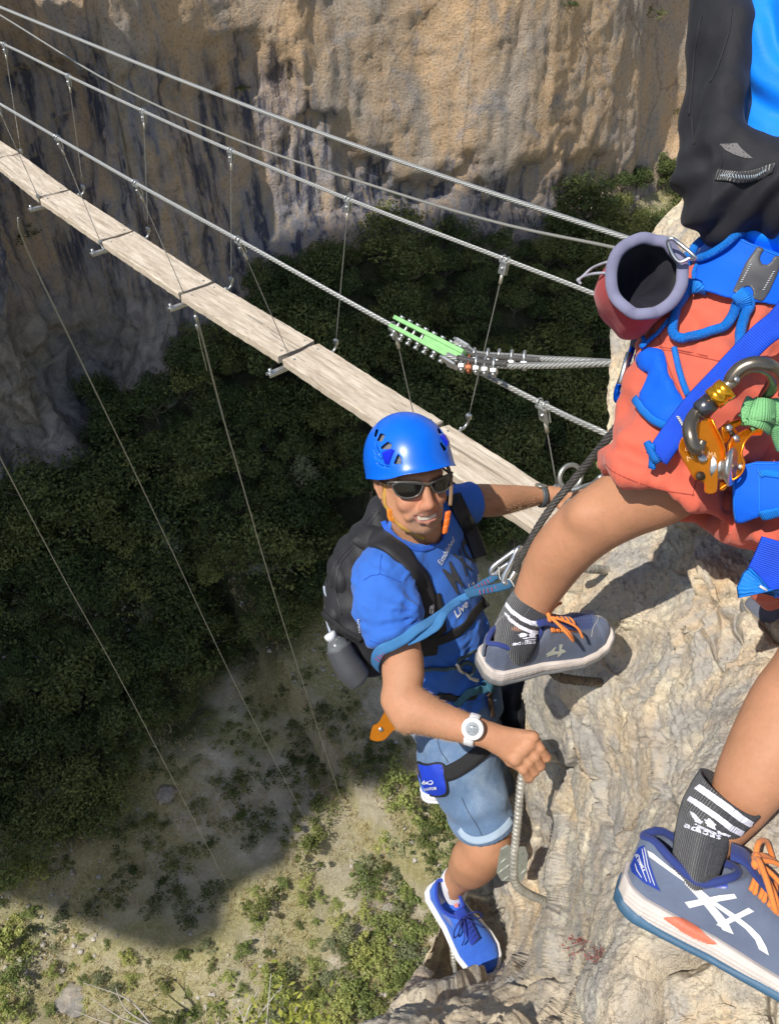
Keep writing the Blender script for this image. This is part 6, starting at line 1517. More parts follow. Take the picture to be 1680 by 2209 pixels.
WBv = bvh(lathe(wc, wn_, [(.0030, .0152), (.0036, .0150), (.0036, .0001)], 32))
lcd = simple('lcd digits', (.05, .06, .08), .4)
o = textdecal(WBv, '13:17', [d7(372, 258), d7(262, 245), d7(255, 305), d7(366, 318)], .0004, z0=1.71, fine=.003, bold=-.005); mesh('digits', *o, lcd, wt) if len(o[0]) else None
o = decal(WBv, [[d7(288, 208), d7(365, 218), d7(363, 228), d7(287, 218)]], .0004, z0=1.71); mesh('digits', *o, lcd, wt) if len(o[0]) else None
wd2 = empty('wristwatch', Q(1168, 1065, 2.26), 'dark grey sports watch on the far wrist near the ring', 'wristwatch')
wr2 = Q(1168, 1070, 2.282); aw2 = nrm(Q(1192, 1068, 2.29)-Q(1160, 1070, 2.28)); s2x = nrm(np.cross(aw2, [0, 0, 1])); PB_ = [wr2+s2x*math.cos(a)*.031+np.cross(s2x, aw2)*math.sin(a)*.031 for a in np.linspace(0, 2*math.pi, 33)[:-1]]
mesh('strap', *ribbon(PB_, .017, .003, np.array([nrm(a-wr2) for a in PB_]), True)[:2], simple('grey rubber', (.07, .08, .09), .5), wd2)
mesh('case', *lathe(Q(*c4(647, 398), 2.272), (.1, 1, .3), [(-.004, .0165), (.002, .0178), (.0035, .0172), (.004, .015), (.004, .001)], 24), simple('pale metal case', (.36, .37, .33), .3, .7), wd2)
# ---- green cable tensioner by the bridge
KT = 1.5
tn = empty('cable_tensioner', Q(*d6(380, 290), 2.35*KT), 'green steel cable clamp with rows of bolts joining the anchor cables', 'cable tensioner')
grn = simple('green paint', (.27, .56, .22), .45, 0, .15, 30); e0 = Q(*d6(130, 165), 2.50*KT); e1_ = Q(*d6(560, 385), 2.28*KT); tax = nrm(e1_-e0); tup = nrm(Q(*d6(560, 330), 2.3*KT)-Q(*d6(540, 385), 2.3*KT)); tno = nrm(np.cross(tax, tup)); tup = np.cross(tno, tax); TL = np.linalg.norm(e1_-e0)
for k, o_ in enumerate((-.021, .021)): mesh('green_rail', *box((e0+e1_)/2+tup*o_, tax, tup, tno, TL/2+.01, .0095, .018, .12), grn, tn)
mesh('green_rail', *box((e0*.25+e1_*.75), tax, tup, tno, TL*.27, .0115, .012, .1), grn, tn)
for k in range(8):
    c_ = e0+tax*(.03+k*(TL-.05)/7.2)
    mesh('bolt', *joinm(lathe(c_-tup*.062, tup, [(0, .0065), (.10, .0065)], 8)+(None,), lathe(c_-tup*.046, tup, [(0, .014), (.014, .014)], 6)+(None,), lathe(c_+tup*.031, tup, [(0, .014), (.012, .014)], 6)+(None,), lathe(c_-tup*.066, tup, [(0, .013), (.013, .013)], 6)+(None,))[:2], metal, tn)
pl6 = [(-.05, .02), (-.02, .032), (.05, .02), (.06, -.01), (.03, -.035), (-.03, -.02)]
mesh('end_plate', *plate(pl6, Q(*d6(480, 425), 2.26*KT), tax, nrm(tno+tup*.3), .010), metal, tn, smooth=False)
mesh('end_plate', *plate(pl6, Q(*d6(570, 305), 2.32*KT), tax, nrm(tno+tup*.3), .010), metal, tn, smooth=False)
ca = [(470, 375, 2.28), (540, 405, 2.26), (640, 425, 2.22), (740, 435, 2.17), (860, 445, 2.10), (1100, 445, 1.98), (1300, 438, 1.88), (1530, 428, 1.78), (1700, 420, 1.7)]
cb = [(520, 295, 2.32), (590, 330, 2.30), (650, 365, 2.27), (760, 378, 2.2), (900, 385, 2.13), (1070, 400, 2.03), (1300, 412, 1.9), (1530, 426, 1.80), (1700, 436, 1.72)]
for pts_, lab in ((ca, 'lower anchor cable from the green clamp to the rock'), (cb, 'upper anchor cable from the green clamp to the rock')):
    P_ = resample(spline([Q(*d6(x, y), z*KT) for x, y, z in pts_], 8), .02); r_ = tube(P_, .013, 10); props(mesh('anchor_cable', *r_[:2], cab_l, uv=r_[2]), lab, 'cable')
for n_, sh_, lab in ((ca, (0, -12), 'doubled back cable tail clipped above the lower anchor cable'), (cb, (0, 10), 'doubled back cable tail clipped under the upper anchor cable')):
    P_ = resample(spline([Q(*d6(x, y+sh_[1]), z*KT-.02) for x, y, z in n_[1:5 if n_ is ca else 6]], 8), .02); r_ = tube(P_, .012, 10); props(mesh('cable_tail', *r_[:2], cab_d, uv=r_[2]), lab, 'cable')
clips = [(648, 372, 2.27), (735, 378, 2.21), (808, 382, 2.18), (890, 388, 2.13), (972, 395, 2.08), (568, 412, 2.25), (614, 420, 2.23), (662, 426, 2.2), (718, 433, 2.18), (775, 440, 2.14)]
for k, (x, y, z) in enumerate(clips):
    c_ = Q(*d6(x, y), z*KT); cax = nrm([1, -.05, .25]); u_ = nrm(np.cross([0, 0, 1], cax)); w__ = np.cross(cax, u_)
    U_ = [c_+u_*math.sin(a)*.026+w__*math.cos(a)*.022 for a in np.linspace(-1.2, math.pi+1.2-.0, 16)]
    props(mesh('cable_clip', *joinm(tube(U_, .0055, 7), box(c_-u_*.026, cax, u_, w__, .014, .010, .026, .2)+(None,), lathe(c_-u_*.026+w__*.016, u_, [(-.022, .009), (-.01, .009)], 6)+(None,), lathe(c_-u_*.026-w__*.016, u_, [(-.022, .009), (-.01, .009)], 6)+(None,))[:2], metal if k != 6 else simple('rusty steel', (.36, .12, .05), .6, .4)),
          'steel cable clip on the doubled cables beside the green clamp' if k != 6 else 'rusty steel cable clip among the grey clips beside the green clamp', 'cable clip', 'cable clips by the green clamp' if k != 6 else None)
# ================================================================== THE CLIMBER IN CORAL SHORTS
kid = empty('person', Q(1330, 1380, 1.5), 'climber in coral shorts, striped socks and orange laced shoes, cut off by the edge', 'person')
K1 = Shoe(Q(*c4(135, 1985), 1.455), Q(*c4(1225, 1690), 1.50)-Q(*c4(150, 1990), 1.43), (.05, .74, .68), .262, 1.05, 1.05)
K2 = Shoe(Q(*c5(190, 1175), .965), Q(*c5(1500, 1815), .90)-Q(*c5(190, 1175), .965), (.38, .88, .32), .272, .95, 1.10)
ank1 = K1.pt(.22, 0, .085); ank2 = K2.pt(.22, 0, .085)
V = Vol()
# bent leg: thigh inside the shorts, knee, shin
hipL = Q(1560, 760, 1.22)
V.limb([(hipL, .075), (Q(1500, 950, 1.22), .070), (Q(1430, 1040, 1.23), .062), (Q(1348, 1086, 1.27), .0545), (Q(1279, 1127, 1.31), .0515), (Q(1219, 1180, 1.355), .0495), (Q(1186, 1227, 1.39), .0455), (Q(1150, 1296, 1.43), .0365), (Q(1138, 1335, 1.45), .031), (ank1, .034)], .006)
V.ell(Q(1262, 1112, 1.275), (.022, .018, .02), None, .03)
hipR = Q(1640, 860, 1.25)
V.limb([(hipR, .075), (Q(1745, 1090, 1.16), .065), (Q(1830, 1260, 1.04), .060), (Q(1775, 1440, .98), .053), (Q(1715, 1530, .965), .052), (Q(1662, 1620, .955), .047), (Q(1614, 1692, .955), .0375), (Q(1580, 1755, .96), .029), (ank2, .022)], .006)
V.ell(Q(1670, 600, 1.26), (.05, .12, .05), None, .04); V.ell(Q(1720, 300, 1.26), (.05, .22, .05), None, .04)
kv_, kf_ = V.build(.0035); kv_ = relax(kv_, kf_, 2); mesh('body', kv_, kf_, SK_K, kid)
sk = ribmat('charcoal ribbed sock', (.055, .055, .062))
wst = simple('white sock stripe', (.74, .74, .82), .9, 0, .08, 300, .5, 900)
def legdir(a, b): return nrm(b-a)
def do_sock(foot, pts_, radii, label_fn, stripes, letters, tref, z0):
    v_, f_ = sock([foot]+pts_, radii, sk, kid); so = kid.children[-1]; t_ = bvh((v_, f_))
    so = [o for o in kid.children if o.name.startswith('sock')][-1]
    for (a, b) in stripes:
        polys = [[label_fn(*q_) for q_ in a]+[label_fn(*q_) for q_ in b[::-1]]]
        o = decal(t_, polys, .0012, .0035, z0)
        if len(o[0]):
            ob = mesh('stripe', *o, wst, so); X0 = 840+F*o[0][:, 0]/-o[0][:, 2]; Y0 = 1104.5-F*o[0][:, 1]/-o[0][:, 2]
            d_ = nrm(np.array(label_fn(*a[-1]))-np.array(label_fn(*a[0]))); attr(ob, 'rib', (X0*d_[0]+Y0*d_[1])*2*math.pi/3.6)
    whit = simple('white embroidery', (.70, .70, .78), .9, 0, .1, 500)
    for pl in tref:
        o = decal(t_, [[label_fn(*q_) for q_ in pl]], .0014, .003, z0)
        if len(o[0]): mesh('emblem', *o, whit, so)
    o = textdecal(t_, 'adidas', [label_fn(*q_) for q_ in letters], .0014, .003, z0, bold=.02)
    if len(o[0]): mesh('lettering', *o, whit, so)
    return t_
tops1 = [Q(*c4(430, 1650), 1.45), Q(*c4(510, 1490), 1.435), Q(*c4(572, 1400), 1.43)]
do_sock(K1.pt(.24, 0, .045), [K1.pt(.22, 0, .085)]+tops1, [.036, .039, .040, .0405, .0405, .041], c4,
        [([(352, 1388), (400, 1450), (480, 1510), (560, 1548), (640, 1558), (705, 1545)], [(342, 1425), (392, 1490), (475, 1552), (560, 1592), (640, 1603), (690, 1590)]),
         ([(338, 1470), (392, 1535), (470, 1592), (560, 1632), (630, 1642), (675, 1628)], [(335, 1500), (385, 1562), (465, 1622), (556, 1662), (625, 1672), (668, 1655)])],
        [(405, 1762), (600, 1742), (596, 1705), (408, 1728)],
        [[(450, 1672), (490, 1655), (530, 1668), (512, 1690), (468, 1695)], [(540, 1672), (575, 1655), (612, 1660), (590, 1690), (552, 1692)], [(488, 1700), (600, 1690), (600, 1698), (490, 1708)], [(500, 1714), (600, 1703), (600, 1711), (502, 1722)]], 1.42)
tops2 = [Q(*c5(905, 600), .955), Q(*c5(1000, 455), .945), Q(*c5(1085, 345), .94)]
do_sock(K2.pt(.27, 0, .045), [K2.pt(.235, 0, .095)]+tops2, [.022, .026, .031, .0365, .0385, .0400], c5,
        [([(845, 278), (950, 350), (1080, 440), (1200, 535), (1305, 600)], [(800, 312), (905, 385), (1035, 480), (1160, 575), (1290, 650)]),
         ([(768, 372), (870, 435), (1000, 525), (1120, 615), (1255, 680)], [(745, 405), (845, 475), (975, 565), (1090, 655), (1230, 722)])],
        [(712, 628), (1010, 735), (1025, 690), (728, 588)],
        [[(770, 495), (810, 515), (865, 580), (850, 610), (800, 580)], [(885, 560), (930, 555), (975, 600), (970, 650), (905, 625)], [(985, 660), (1050, 670), (1100, 690), (1060, 705), (990, 690)], [(805, 600), (985, 682), (984, 690), (808, 609)], [(830, 622), (1000, 700), (998, 708), (832, 630)]], .92)
m_up = clothmat('slate blue mesh', (.115, .14, .205), .18, .75, 900, .6); m_up2 = clothmat('dusty slate blue mesh', (.10, .125, .19), .3, .8, 900, .6, wash=(.16, .165, .19)); m_mid = simple('cream foam', (.60, .53, .48), .6, 0, .1, 25, .3, 400, .0006); m_out = simple('steel blue rubber', (.05, .12, .20), .55, 0, .15, 30); m_outg = simple('grey rubber', (.16, .16, .16), .7); m_or = clothmat('orange lace', (.80, .24, .05), .1, .8, 1200, .6); m_col = clothmat('navy blue lining', (.028, .045, .18), .15, .85, 500, .8)
sh1 = subempty('shoe', K1.O, kid); k1b = K1.build(sh1, m_up2, m_mid, m_outg, m_or, m_col, h=.002); sh2 = subempty('shoe', K2.O, kid); k2b = K2.build(sh2, m_up, m_mid, m_out, m_or, m_col, h=.0018, lace_r=.0032)
wf = simple('cream white film', (.70, .69, .68), .4, 0, .04); navy = simple('navy film', (.02, .05, .30), .35); coral = simple('coral rubber', (.58, .15, .08), .5); thin = simple('pale line', (.5, .48, .44), .6)
# bands on the near shoe
for pl in ([(425, 812), (470, 835), (600, 945), (800, 1085), (960, 1215), (1120, 1320), (1250, 1420), (1330, 1500), (1380, 1590), (1400, 1655), (1320, 1605), (1290, 1530), (1210, 1440), (1080, 1340), (930, 1232), (780, 1108), (590, 972), (440, 862)],
           [(740, 1062), (830, 1130), (920, 1215), (1000, 1300), (1070, 1385), (1118, 1485), (1030, 1450), (960, 1350), (880, 1250), (800, 1160), (720, 1078)],
           [(722, 1225), (860, 1200), (1000, 1172), (1120, 1160), (1143, 1195), (1010, 1218), (880, 1245), (760, 1275)], [(975, 1405), (1050, 1365), (1140, 1320), (1235, 1272), (1280, 1302), (1180, 1350), (1080, 1400), (1010, 1425)]):
    o = decal(k2b, [[c5(*a) for a in pl]], .0009, .0035, .93); mesh('side_band', *o, wf, sh2) if len(o[0]) else None
for pl in ([(355, 790), (400, 770), (440, 900), (500, 1080), (530, 1140), (400, 1075), (300, 985), (288, 940)],):
    o = decal(k2b, [[c5(*a) for a in pl]], .0007, .004, .93); mesh('heel_patch', *o, navy, sh2) if len(o[0]) else None
for a_, b_ in (((385, 800), (450, 1070)), ((402, 790), (480, 1090)), ((360, 850), (420, 1060)), ((330, 920), (380, 1030))):
    o = decal(k2b, [[c5(a_[0], a_[1]), c5(a_[0]+5, a_[1]), c5((a_[0]+b_[0])/2-4, (a_[1]+b_[1])/2), c5(b_[0]+5, b_[1]), c5(b_[0], b_[1]), c5((a_[0]+b_[0])/2-11, (a_[1]+b_[1])/2)]], .0014, .003, .95); mesh('heel_line', *o, wf, sh2) if len(o[0]) else None
o = textdecal(k2b, 'EL GAME 9', [c5(330, 852), c5(388, 980), c5(412, 970), c5(352, 842)], .0012, .003, .93, bold=.015); mesh('lettering', *o, wf, sh2) if len(o[0]) else None
pl = [(860, 1035), (960, 1060), (1065, 1085), (1072, 1120), (960, 1115), (870, 1075)]; o = decal(k2b, [[c5(*a) for a in pl]], .0008, .004, .93); mesh('eyelet_trim', *o, navy, sh2) if len(o[0]) else None
K2M = bvh(K2.mB, K2.oB, K2.uB); pl = [(550, 1352), (620, 1345), (720, 1370), (820, 1430), (900, 1500), (990, 1568), (900, 1565), (800, 1520), (690, 1460), (600, 1395)]
o = decal(K2M, [[c5(*a) for a in pl]], .0012, .004, .93); mesh('sole_insert', *o, coral, sh2) if len(o[0]) else None
for pl in ([(690, 1830), (730, 1805), (800, 1812), (860, 1805), (850, 1820), (790, 1830), (700, 1855)], [(800, 1752), (832, 1752), (818, 1790), (850, 1800), (805, 1850), (780, 1860), (800, 1800)], [(735, 1800), (760, 1775), (775, 1775), (752, 1815), (700, 1860), (690, 1858)]):
    o = decal(k1b, [[c4(*a) for a in pl]], .0009, .003, 1.43); mesh('side_band', *o, simple('dull cream film', (.42, .43, .36), .5), sh1) if len(o[0]) else None
for k in range(13):
    a_, b_ = (870+18*k, 1480-2*k), (850+19*k, 1640-1.5*k); 
    for sg in (-1, 1):
        P_, N_ = drape(k1b, [c4(a_[0]-20*sg, a_[1]), c4((a_[0]+b_[0])/2+12*sg, (a_[1]+b_[1])/2), c4(b_[0]-14*sg, b_[1])], .0006, .004, 1.42, 2); mesh('mesh_line', *tube(P_, .0004, 4)[:2], navy, sh1)
P_, N_ = drape(k1b, [c4(905, 1450), c4(890, 1500), c4(895, 1560)], .0008, .004, 1.42, 2); mesh('trim_line', *tube(P_, .0006, 4)[:2], thin, sh1)
P_, N_ = drape(k1b, [c4(1050, 1460), c4(1120, 1500), c4(1130, 1550), c4(1090, 1610), c4(1075, 1690)], .0008, .004, 1.42, 3); mesh('trim_line', *tube(P_, .0006, 4)[:2], thin, sh1)
# ---- shorts
def fold3(v):
    X_ = 840+F*v[:, 0]/-v[:, 2]; Y_ = 1104.5-F*v[:, 1]/-v[:, 2]; w_ = fbm(v*8, 3, 5)
    return .0065*np.sin(.034*(X_+.9*Y_)+4*w_)*smooth01(620, 700, Y_)+.005*np.clip(1-np.abs(fbm(v*np.array([24, 15, 18]), 2, 29))*2.4, -.2, 1)+.0035*np.sin(.07*(.5*X_-Y_)+5*w_)+.003*fbm(v*22, 3, 9)+.010*np.clip(1-np.abs(fbm(v*np.array([10, 6, 8]), 3, 19))*2.6, -.3, 1)
V = Vol()
V.ell(Q(1560, 730, 1.24), (.115, .12, .10), None, .04)
V.limb([(Q(1540, 730, 1.24), .088), (Q(1528, 860, 1.23), .104), (Q(1487, 965, 1.22), .102), (Q(1430, 1075, 1.22), .0985), (Q(1395, 1140, 1.22), .0985)], .02)
V.limb([(Q(1640, 800, 1.26), .11), (Q(1700, 1000, 1.21), .092), (Q(1752, 1130, 1.14), .086), (Q(1810, 1270, 1.06), .085)], .03)
hp = [(1150, 1500), (900, 1700), (200, 900), (0, 1500)]
HEML = [c7(265, 1905), c7(330, 1985), c7(480, 2060), c7(640, 2105), c7(800, 2150), c7(960, 2175)]
hemc = Q(1368, 1062, 1.22); sub_half(V, Q(1422, 1070, 1.20), (-.47, -.87, -.08), .18)
V.cap(Q(1442, 1052, 1.22), Q(1375, 1180, 1.22), .0935, .0935, .003, True)
sub_half(V, Q(1760, 1235, 1.08), Q(1800, 1260, 1.05)-Q(1740, 1080, 1.12), .14)
SHV = Vol(); SHV.p = list(V.p)
ov_, of_ = shell(V, .0036, '', None, None, 3, fold3); oso = mesh('coral_shorts', ov_, of_, M_CORAL, kid); OB = bvh((ov_, of_))
cs = simple('coral seam', (.40, .07, .045), .9)
for pts_ in ([c7(285, 1900), c7(350, 1960), c7(480, 2020), c7(640, 2075), c7(800, 2115), c7(975, 2140)], [c7(700, 1010), c7(850, 1030), c7(960, 1055), c7(1080, 1080), c7(1170, 1100)], [c7(700, 990), c7(860, 1015), c7(1080, 1062)], [c7(1000, 1990), c7(980, 2060), c7(960, 2150)],
             [c7(740, 1180), c7(790, 1290), c7(850, 1440)], [c7(690, 700), c7(700, 900), c7(760, 1100), c7(820, 1250), c7(900, 1420)]):
    P_, N_ = drape(OB, pts_, .0004, .005, 1.2); mesh('seam', *tube(P_, .0009, 5)[:2], cs, oso)
# ---- shirt
def fold4(v):
    X_ = 840+F*v[:, 0]/-v[:, 2]; Y_ = 1104.5-F*v[:, 1]/-v[:, 2]; w_ = fbm(v*6, 3, 5)
    d = np.hypot(X_-1760, (Y_-40)*.9); return .007*np.sin(d*.047+4.5*w_)*smooth01(420, 330, Y_)+.004*(1-2*np.abs(fbm(v*np.array([7, 11, 7]), 3, 44)))+.002*np.sin(d*.11+6*w_)+.0065*np.sin((Y_-.3*X_)*.075+2*w_)*smooth01(370, 430, Y_)*.7
V = Vol(); V.ell(Q(1716, 170, 1.20), (.115, .22, .12), None, .05); V.ell(Q(1680, 420, 1.22), (.095, .13, .11), None, .05); V.ell(Q(1650, 540, 1.235), (.095, .085, .10), None, .04); V.cap(Q(1780, -150, 1.2), Q(1750, 100, 1.2), .14, .13, .05)
SHIRTV = Vol(); SHIRTV.p = list(V.p)
uv2, uf2 = shell(V, .0045, '', None, None, 3, fold4); mesh('sports_shirt', uv2, uf2, M_SHIRT2, kid); UB = bvh((uv2, uf2))
# ---- black backpack
bk = empty('backpack', Q(1560, 440, 1.2), 'black nylon backpack on the climber cut off by the picture edge, upper right', 'backpack')
def fold5(v):
    X_ = 840+F*v[:, 0]/-v[:, 2]; Y_ = 1104.5-F*v[:, 1]/-v[:, 2]; w_ = fbm(v*8, 3, 15)
    return .007*np.sin(.085*(X_*.75+Y_*.66)+3.5*w_)*smooth01(330, 400, Y_)+.004*fbm(v*np.array([14, 9, 10]), 4, 16)+.006*np.clip(1-np.abs(fbm(v*np.array([12, 7, 9]), 3, 17))*2.6, -.2, 1)
V = Vol(); V.chain([(Q(1572, -80, 1.18), .048), (Q(1556, 80, 1.18), .046), (Q(1544, 250, 1.18), .040), (Q(1540, 340, 1.18), .042)], .03)
V.chain([(Q(1528, 360, 1.18), .040), (Q(1552, 430, 1.17), .045), (Q(1560, 452, 1.17), .040)], .03); V.chain([(Q(1560, 380, 1.17), .05), (Q(1640, 410, 1.13), .048), (Q(1720, 400, 1.10), .05)], .03)
V.chain([(Q(1545, 470, 1.17), .022), (Q(1600, 455, 1.15), .03), (Q(1660, 430, 1.13), .034)], .02)
V.chain([(Q(1585, 60, 1.14), .024), (Q(1565, 200, 1.13), .024), (Q(1558, 300, 1.13), .026), (Q(1600, 350, 1.13), .032), (Q(1690, 375, 1.10), .035)], .02)
qv2, qf2 = shell(V, .0036, '', None, None, 2, fold5); mesh('pack_body', qv2, qf2, clothmat('black ripstop', (.017, .017, .021), .3, .72, 900, .5, sheen=.04), bk); QB = bvh((qv2, qf2))
elas = ribmat('grey elastic edge', (.03, .03, .034))
P_, N_ = drape(QB, [c6(1180, 1395), c6(1250, 1410), c6(1350, 1418), c6(1450, 1405), c6(1550, 1380), c6(1640, 1350)], .002, .004, 1.14); r_ = ribbon(P_, .015, .003, N_); eo = mesh('elastic_hem', *r_[:2], elas, bk); attr(eo, 'rib', r_[2][:, 0]*2*math.pi/.0045)
tick = simple('pale thread', (.35, .42, .48), .6)
for k in range(20):
    x = 1225+19*k; y = 1418-.0*k-(.0012*(x-1330)**2 if x > 1330 else 0)*.6; P_, N_ = drape(QB, [c6(x, y-12), c6(x+3, y+14)], .006, .003, 1.14, 1); mesh('thread', *tube(P_, .0007, 4)[:2], tick, bk)
o = decal(QB, [[c6(1200, 1148), c6(1280, 1150), c6(1340, 1142), c6(1380, 1190), c6(1400, 1240), c6(1470, 1268), c6(1410, 1265), c6(1320, 1235), c6(1250, 1200)]], .0012, .004, 1.13)
gm = NT('grey perforated mesh'); gp = gm.pos(); gvn = gm.voro(gp, 260, 'F1', .1); gm.set(Base_Color=gm.ramp(gvn, [(.2, (.02, .02, .02)), (.35, (.14, .13, .13))]), Roughness=.7)
mesh('mesh_patch', *o, gm.m, bk) if len(o[0]) else None
for pts_ in ([c6(1300, 60), c6(1280, 250), c6(1230, 420), c6(1180, 560), c6(1130, 660)], [c6(985, 940), c6(990, 1050), c6(1005, 1150)], [c6(1200, 1150), c6(1220, 1300), c6(1190, 1390)], [c6(1060, 120), c6(1010, 400), c6(985, 700), c6(960, 920)]):
    P_, N_ = drape(QB, pts_, .001, .005, 1.14); mesh('seam', *tube(P_, .0012, 5)[:2], M_BLACK, bk)
# ---- harness
ha = empty('harness', Q(1600, 640, 1.2), 'bright blue climbing harness over the coral shorts', 'harness')
M_HAR = clothmat('blue harness foam', (.0, .11, .70), .06, .75, 500, .4, sheen=.05); M_HARL = webmat('light blue webbing', (.0, .20, .75), .0022)
V = Vol(); V.ell(Q(1622, 590, 1.235), (.118, .062, .112), [(1, -.22, 0), (.22, 1, 0), (0, 0, 1)], .03); bw, bf3 = V.build(.004); 
UO = bvh((ov_, of_), (uv2, uf2))
def vpad(vol, poly_, fn, iso, m_, name, par, fold, h=.003):
    v_, f_ = vol.clip([fn(*a) for a in poly_], iso).build(h); v_ = relax(v_, f_, 2); v_ = v_+vnormals(v_, f_)*fold(v_)[:, None]; mesh(name, v_, f_, m_, par); return v_, f_
BOTH = Vol(); BOTH.p = list(SHV.p)+list(SHIRTV.p)
BELT = [(1300, 120), (1400, 180), (1640, 260), (1760, 290), (1760, 700), (1500, 650), (1380, 640), (1200, 600), (1080, 560), (985, 545), (960, 500), (985, 420), (1010, 330), (1120, 240), (1230, 170)]
bpm = vpad(BOTH, BELT, c7, .019, M_HAR, 'waist_belt', ha, lambda v: .002*fbm(v*14, 3, 4)); HB2 = bvh(bpm)
strap(HB2, [c7(985, 525), c7(1080, 570), c7(1200, 605), c7(1290, 625), c7(1400, 640), c7(1520, 660), c7(1640, 690), c7(1700, 700)], .020, .004, M_HARL, ha, 'belt_edge', .003, 1.2)
BK = simple('dark grey rubber patch', (.075, .075, .08), .5, 0, .1, 60, .3, 500, .0004)
pt_ = [(1465, 205), (1520, 232), (1492, 270), (1482, 310), (1500, 345), (1540, 352), (1575, 325), (1590, 285), (1635, 280), (1660, 290), (1625, 420), (1560, 560), (1520, 625), (1490, 640), (1425, 610), (1430, 560), (1410, 520), (1375, 518), (1345, 545), (1335, 590), (1270, 560), (1300, 500), (1380, 330)]
pbm = vpad(BOTH, pt_, c7, .0215, BK, 'grey_patch', ha, lambda v: .002*fbm(v*14, 3, 4), .002); pb = bvh(pbm)
wth = simple('white thread', (.6, .6, .6), .8)
for a_, b_ in (((1412, 350), (1340, 485)), ((1590, 405), (1512, 545))):
    for k in range(9):
        x, y = a_[0]+(b_[0]-a_[0])*k/8, a_[1]+(b_[1]-a_[1])*k/8; P_, N_ = drape(pb, [c7(x-9, y+4), c7(x+9, y-2)], .001, .003, 1.2, 1); mesh('stitch', *tube(P_, .0007, 4)[:2], wth, ha)
ropeb = webmat('blue cord sheath', (.0, .19, .72), .004)
def dtube(tree, fn, pts_, r_, m_, par, name, off, default=None, lab=None):
    P_, N_ = drape(tree, [fn(*a) for a in pts_], off, .004, default, 10); t_ = tube(P_, r_, 12); o = mesh(name, *t_[:2], m_, par, uv=t_[2]); return o
dtube(HB2, c7, [(1340, 110), (1270, 180), (1200, 240), (1100, 310), (1010, 345), (940, 350), (910, 320), (905, 280)], .0062, ropeb, ha, 'gear_loop', .010, 1.2)
dtube(HB2, c7, [(905, 290), (950, 270), (975, 220), (1010, 180), (1060, 145), (1120, 115)], .0070, ropeb, ha, 'gear_loop', .010, 1.21)
dtube(UO, c7, [(975, 515), (915, 580), (860, 680), (815, 790), (815, 870), (860, 925), (940, 948), (1040, 935), (1150, 895), (1230, 820), (1285, 730), (1325, 660), (1335, 630)], .0072, ropeb, ha, 'gear_loop', .011, 1.2)
dtube(UO, c7, [(1345, 620), (1395, 660), (1390, 730), (1340, 800), (1305, 880), (1290, 960), (1280, 1060)], .0072, ropeb, ha, 'gear_loop', .011, 1.2)
strap(HB2, [c7(1290, 600), c7(1350, 625), c7(1420, 650)], .022, .004, M_HARL, ha, 'loop_tab', .014, 1.2); strap(HB2, [c7(1285, 655), c7(1340, 668), c7(1400, 685)], .005, .001, wth, ha, 'loop_tab', .0195, 1.2)
dtube(UO, c7, [(1020, 370), (990, 440), (1005, 500), (960, 560), (880, 680), (800, 780), (720, 880), (640, 960), (590, 1010)], .0032, ropeb, ha, 'thin_cord', .008, 1.22)
dtube(UO, c7, [(580, 920), (600, 970), (585, 1020), (610, 1000)], .0035, ropeb, ha, 'thin_cord', .010, 1.27)
dtube(UO, c7, [(820, 1000), (845, 1120), (890, 1260), (930, 1370)], .0045, ropeb, ha, 'leg_strap', .002, 1.2)
# leg loops
vpad(SHV, [(530, 1075), (700, 1035), (740, 1200), (800, 1320), (900, 1480), (850, 1600), (760, 1610), (620, 1500), (565, 1400), (590, 1290), (640, 1190)], c7, .013, M_HAR, 'leg_loop', ha, lambda v: fold3(v)*.6)
strap(OB, [c7(560, 1400), c7(620, 1490), c7(700, 1550), c7(780, 1590), c7(830, 1610)], .012, .003, M_HARL, ha, 'leg_loop_edge', .012, 1.2)
P_ = spline(QQ(c7, [(520, 1120, 1.30), (560, 1135, 1.285), (610, 1150, 1.27), (650, 1160, 1.26)]), 6); r_ = ribbon(P_, .030, .003, (0, .1, 1)); mesh('leg_strap', *r_[:2], M_HARL, ha, uv=r_[2])
o2 = [(975, 1380), (1110, 1330), (1250, 1290), (1514, 1290), (1514, 1870), (1290, 1920), (1100, 1990), (1010, 1995), (985, 1850), (975, 1500)]
LL = Vol(); LL.limb([(Q(1500, 1010, 1.20), .03), (Q(1590, 1035, 1.15), .075), (Q(1680, 1075, 1.12), .080), (Q(1760, 1100, 1.10), .085)], .03)
o2 = [(975, 1380), (1110, 1330), (1250, 1290), (1600, 1290), (1600, 1850), (1290, 1920), (1100, 1990), (1010, 1995), (985, 1850), (975, 1500)]
lpm = vpad(LL, o2, d1, .002, M_HAR, 'leg_loop', ha, lambda v: .002*fbm(v*14, 3, 4)); LPB = bvh(lpm)
strap(LPB, [d1(1290, 1440), d1(1330, 1420), d1(1420, 1425), d1(1520, 1440)], .010, .002, M_HARL, ha, 'leg_loop_edge', .001, 1.1); strap(LPB, [d1(1300, 1900), d1(1400, 1880), d1(1530, 1850)], .016, .002, M_HARL, ha, 'leg_loop_edge', .001, 1.1)
for tr_, fn_, pts_ in ((HB2, c7, [(1010, 350), (1120, 265), (1235, 190), (1300, 145)]), (HB2, c7, [(1330, 160), (1480, 222), (1650, 290)]), (LPB, d1, [(1000, 1420), (1000, 1600), (1010, 1850), (1025, 1960)]), (LPB, d1, [(1000, 1400), (1110, 1350), (1240, 1312), (1480, 1312)]), (LPB, d1, [(1280, 1350), (1285, 1560), (1290, 1880)])):
    P_, N_ = drape(tr_, [fn_(*a) for a in pts_], .0006, .004, 1.15, 2); mesh('stitch', *tube(P_, .0009, 5)[:2], M_HARL, ha)
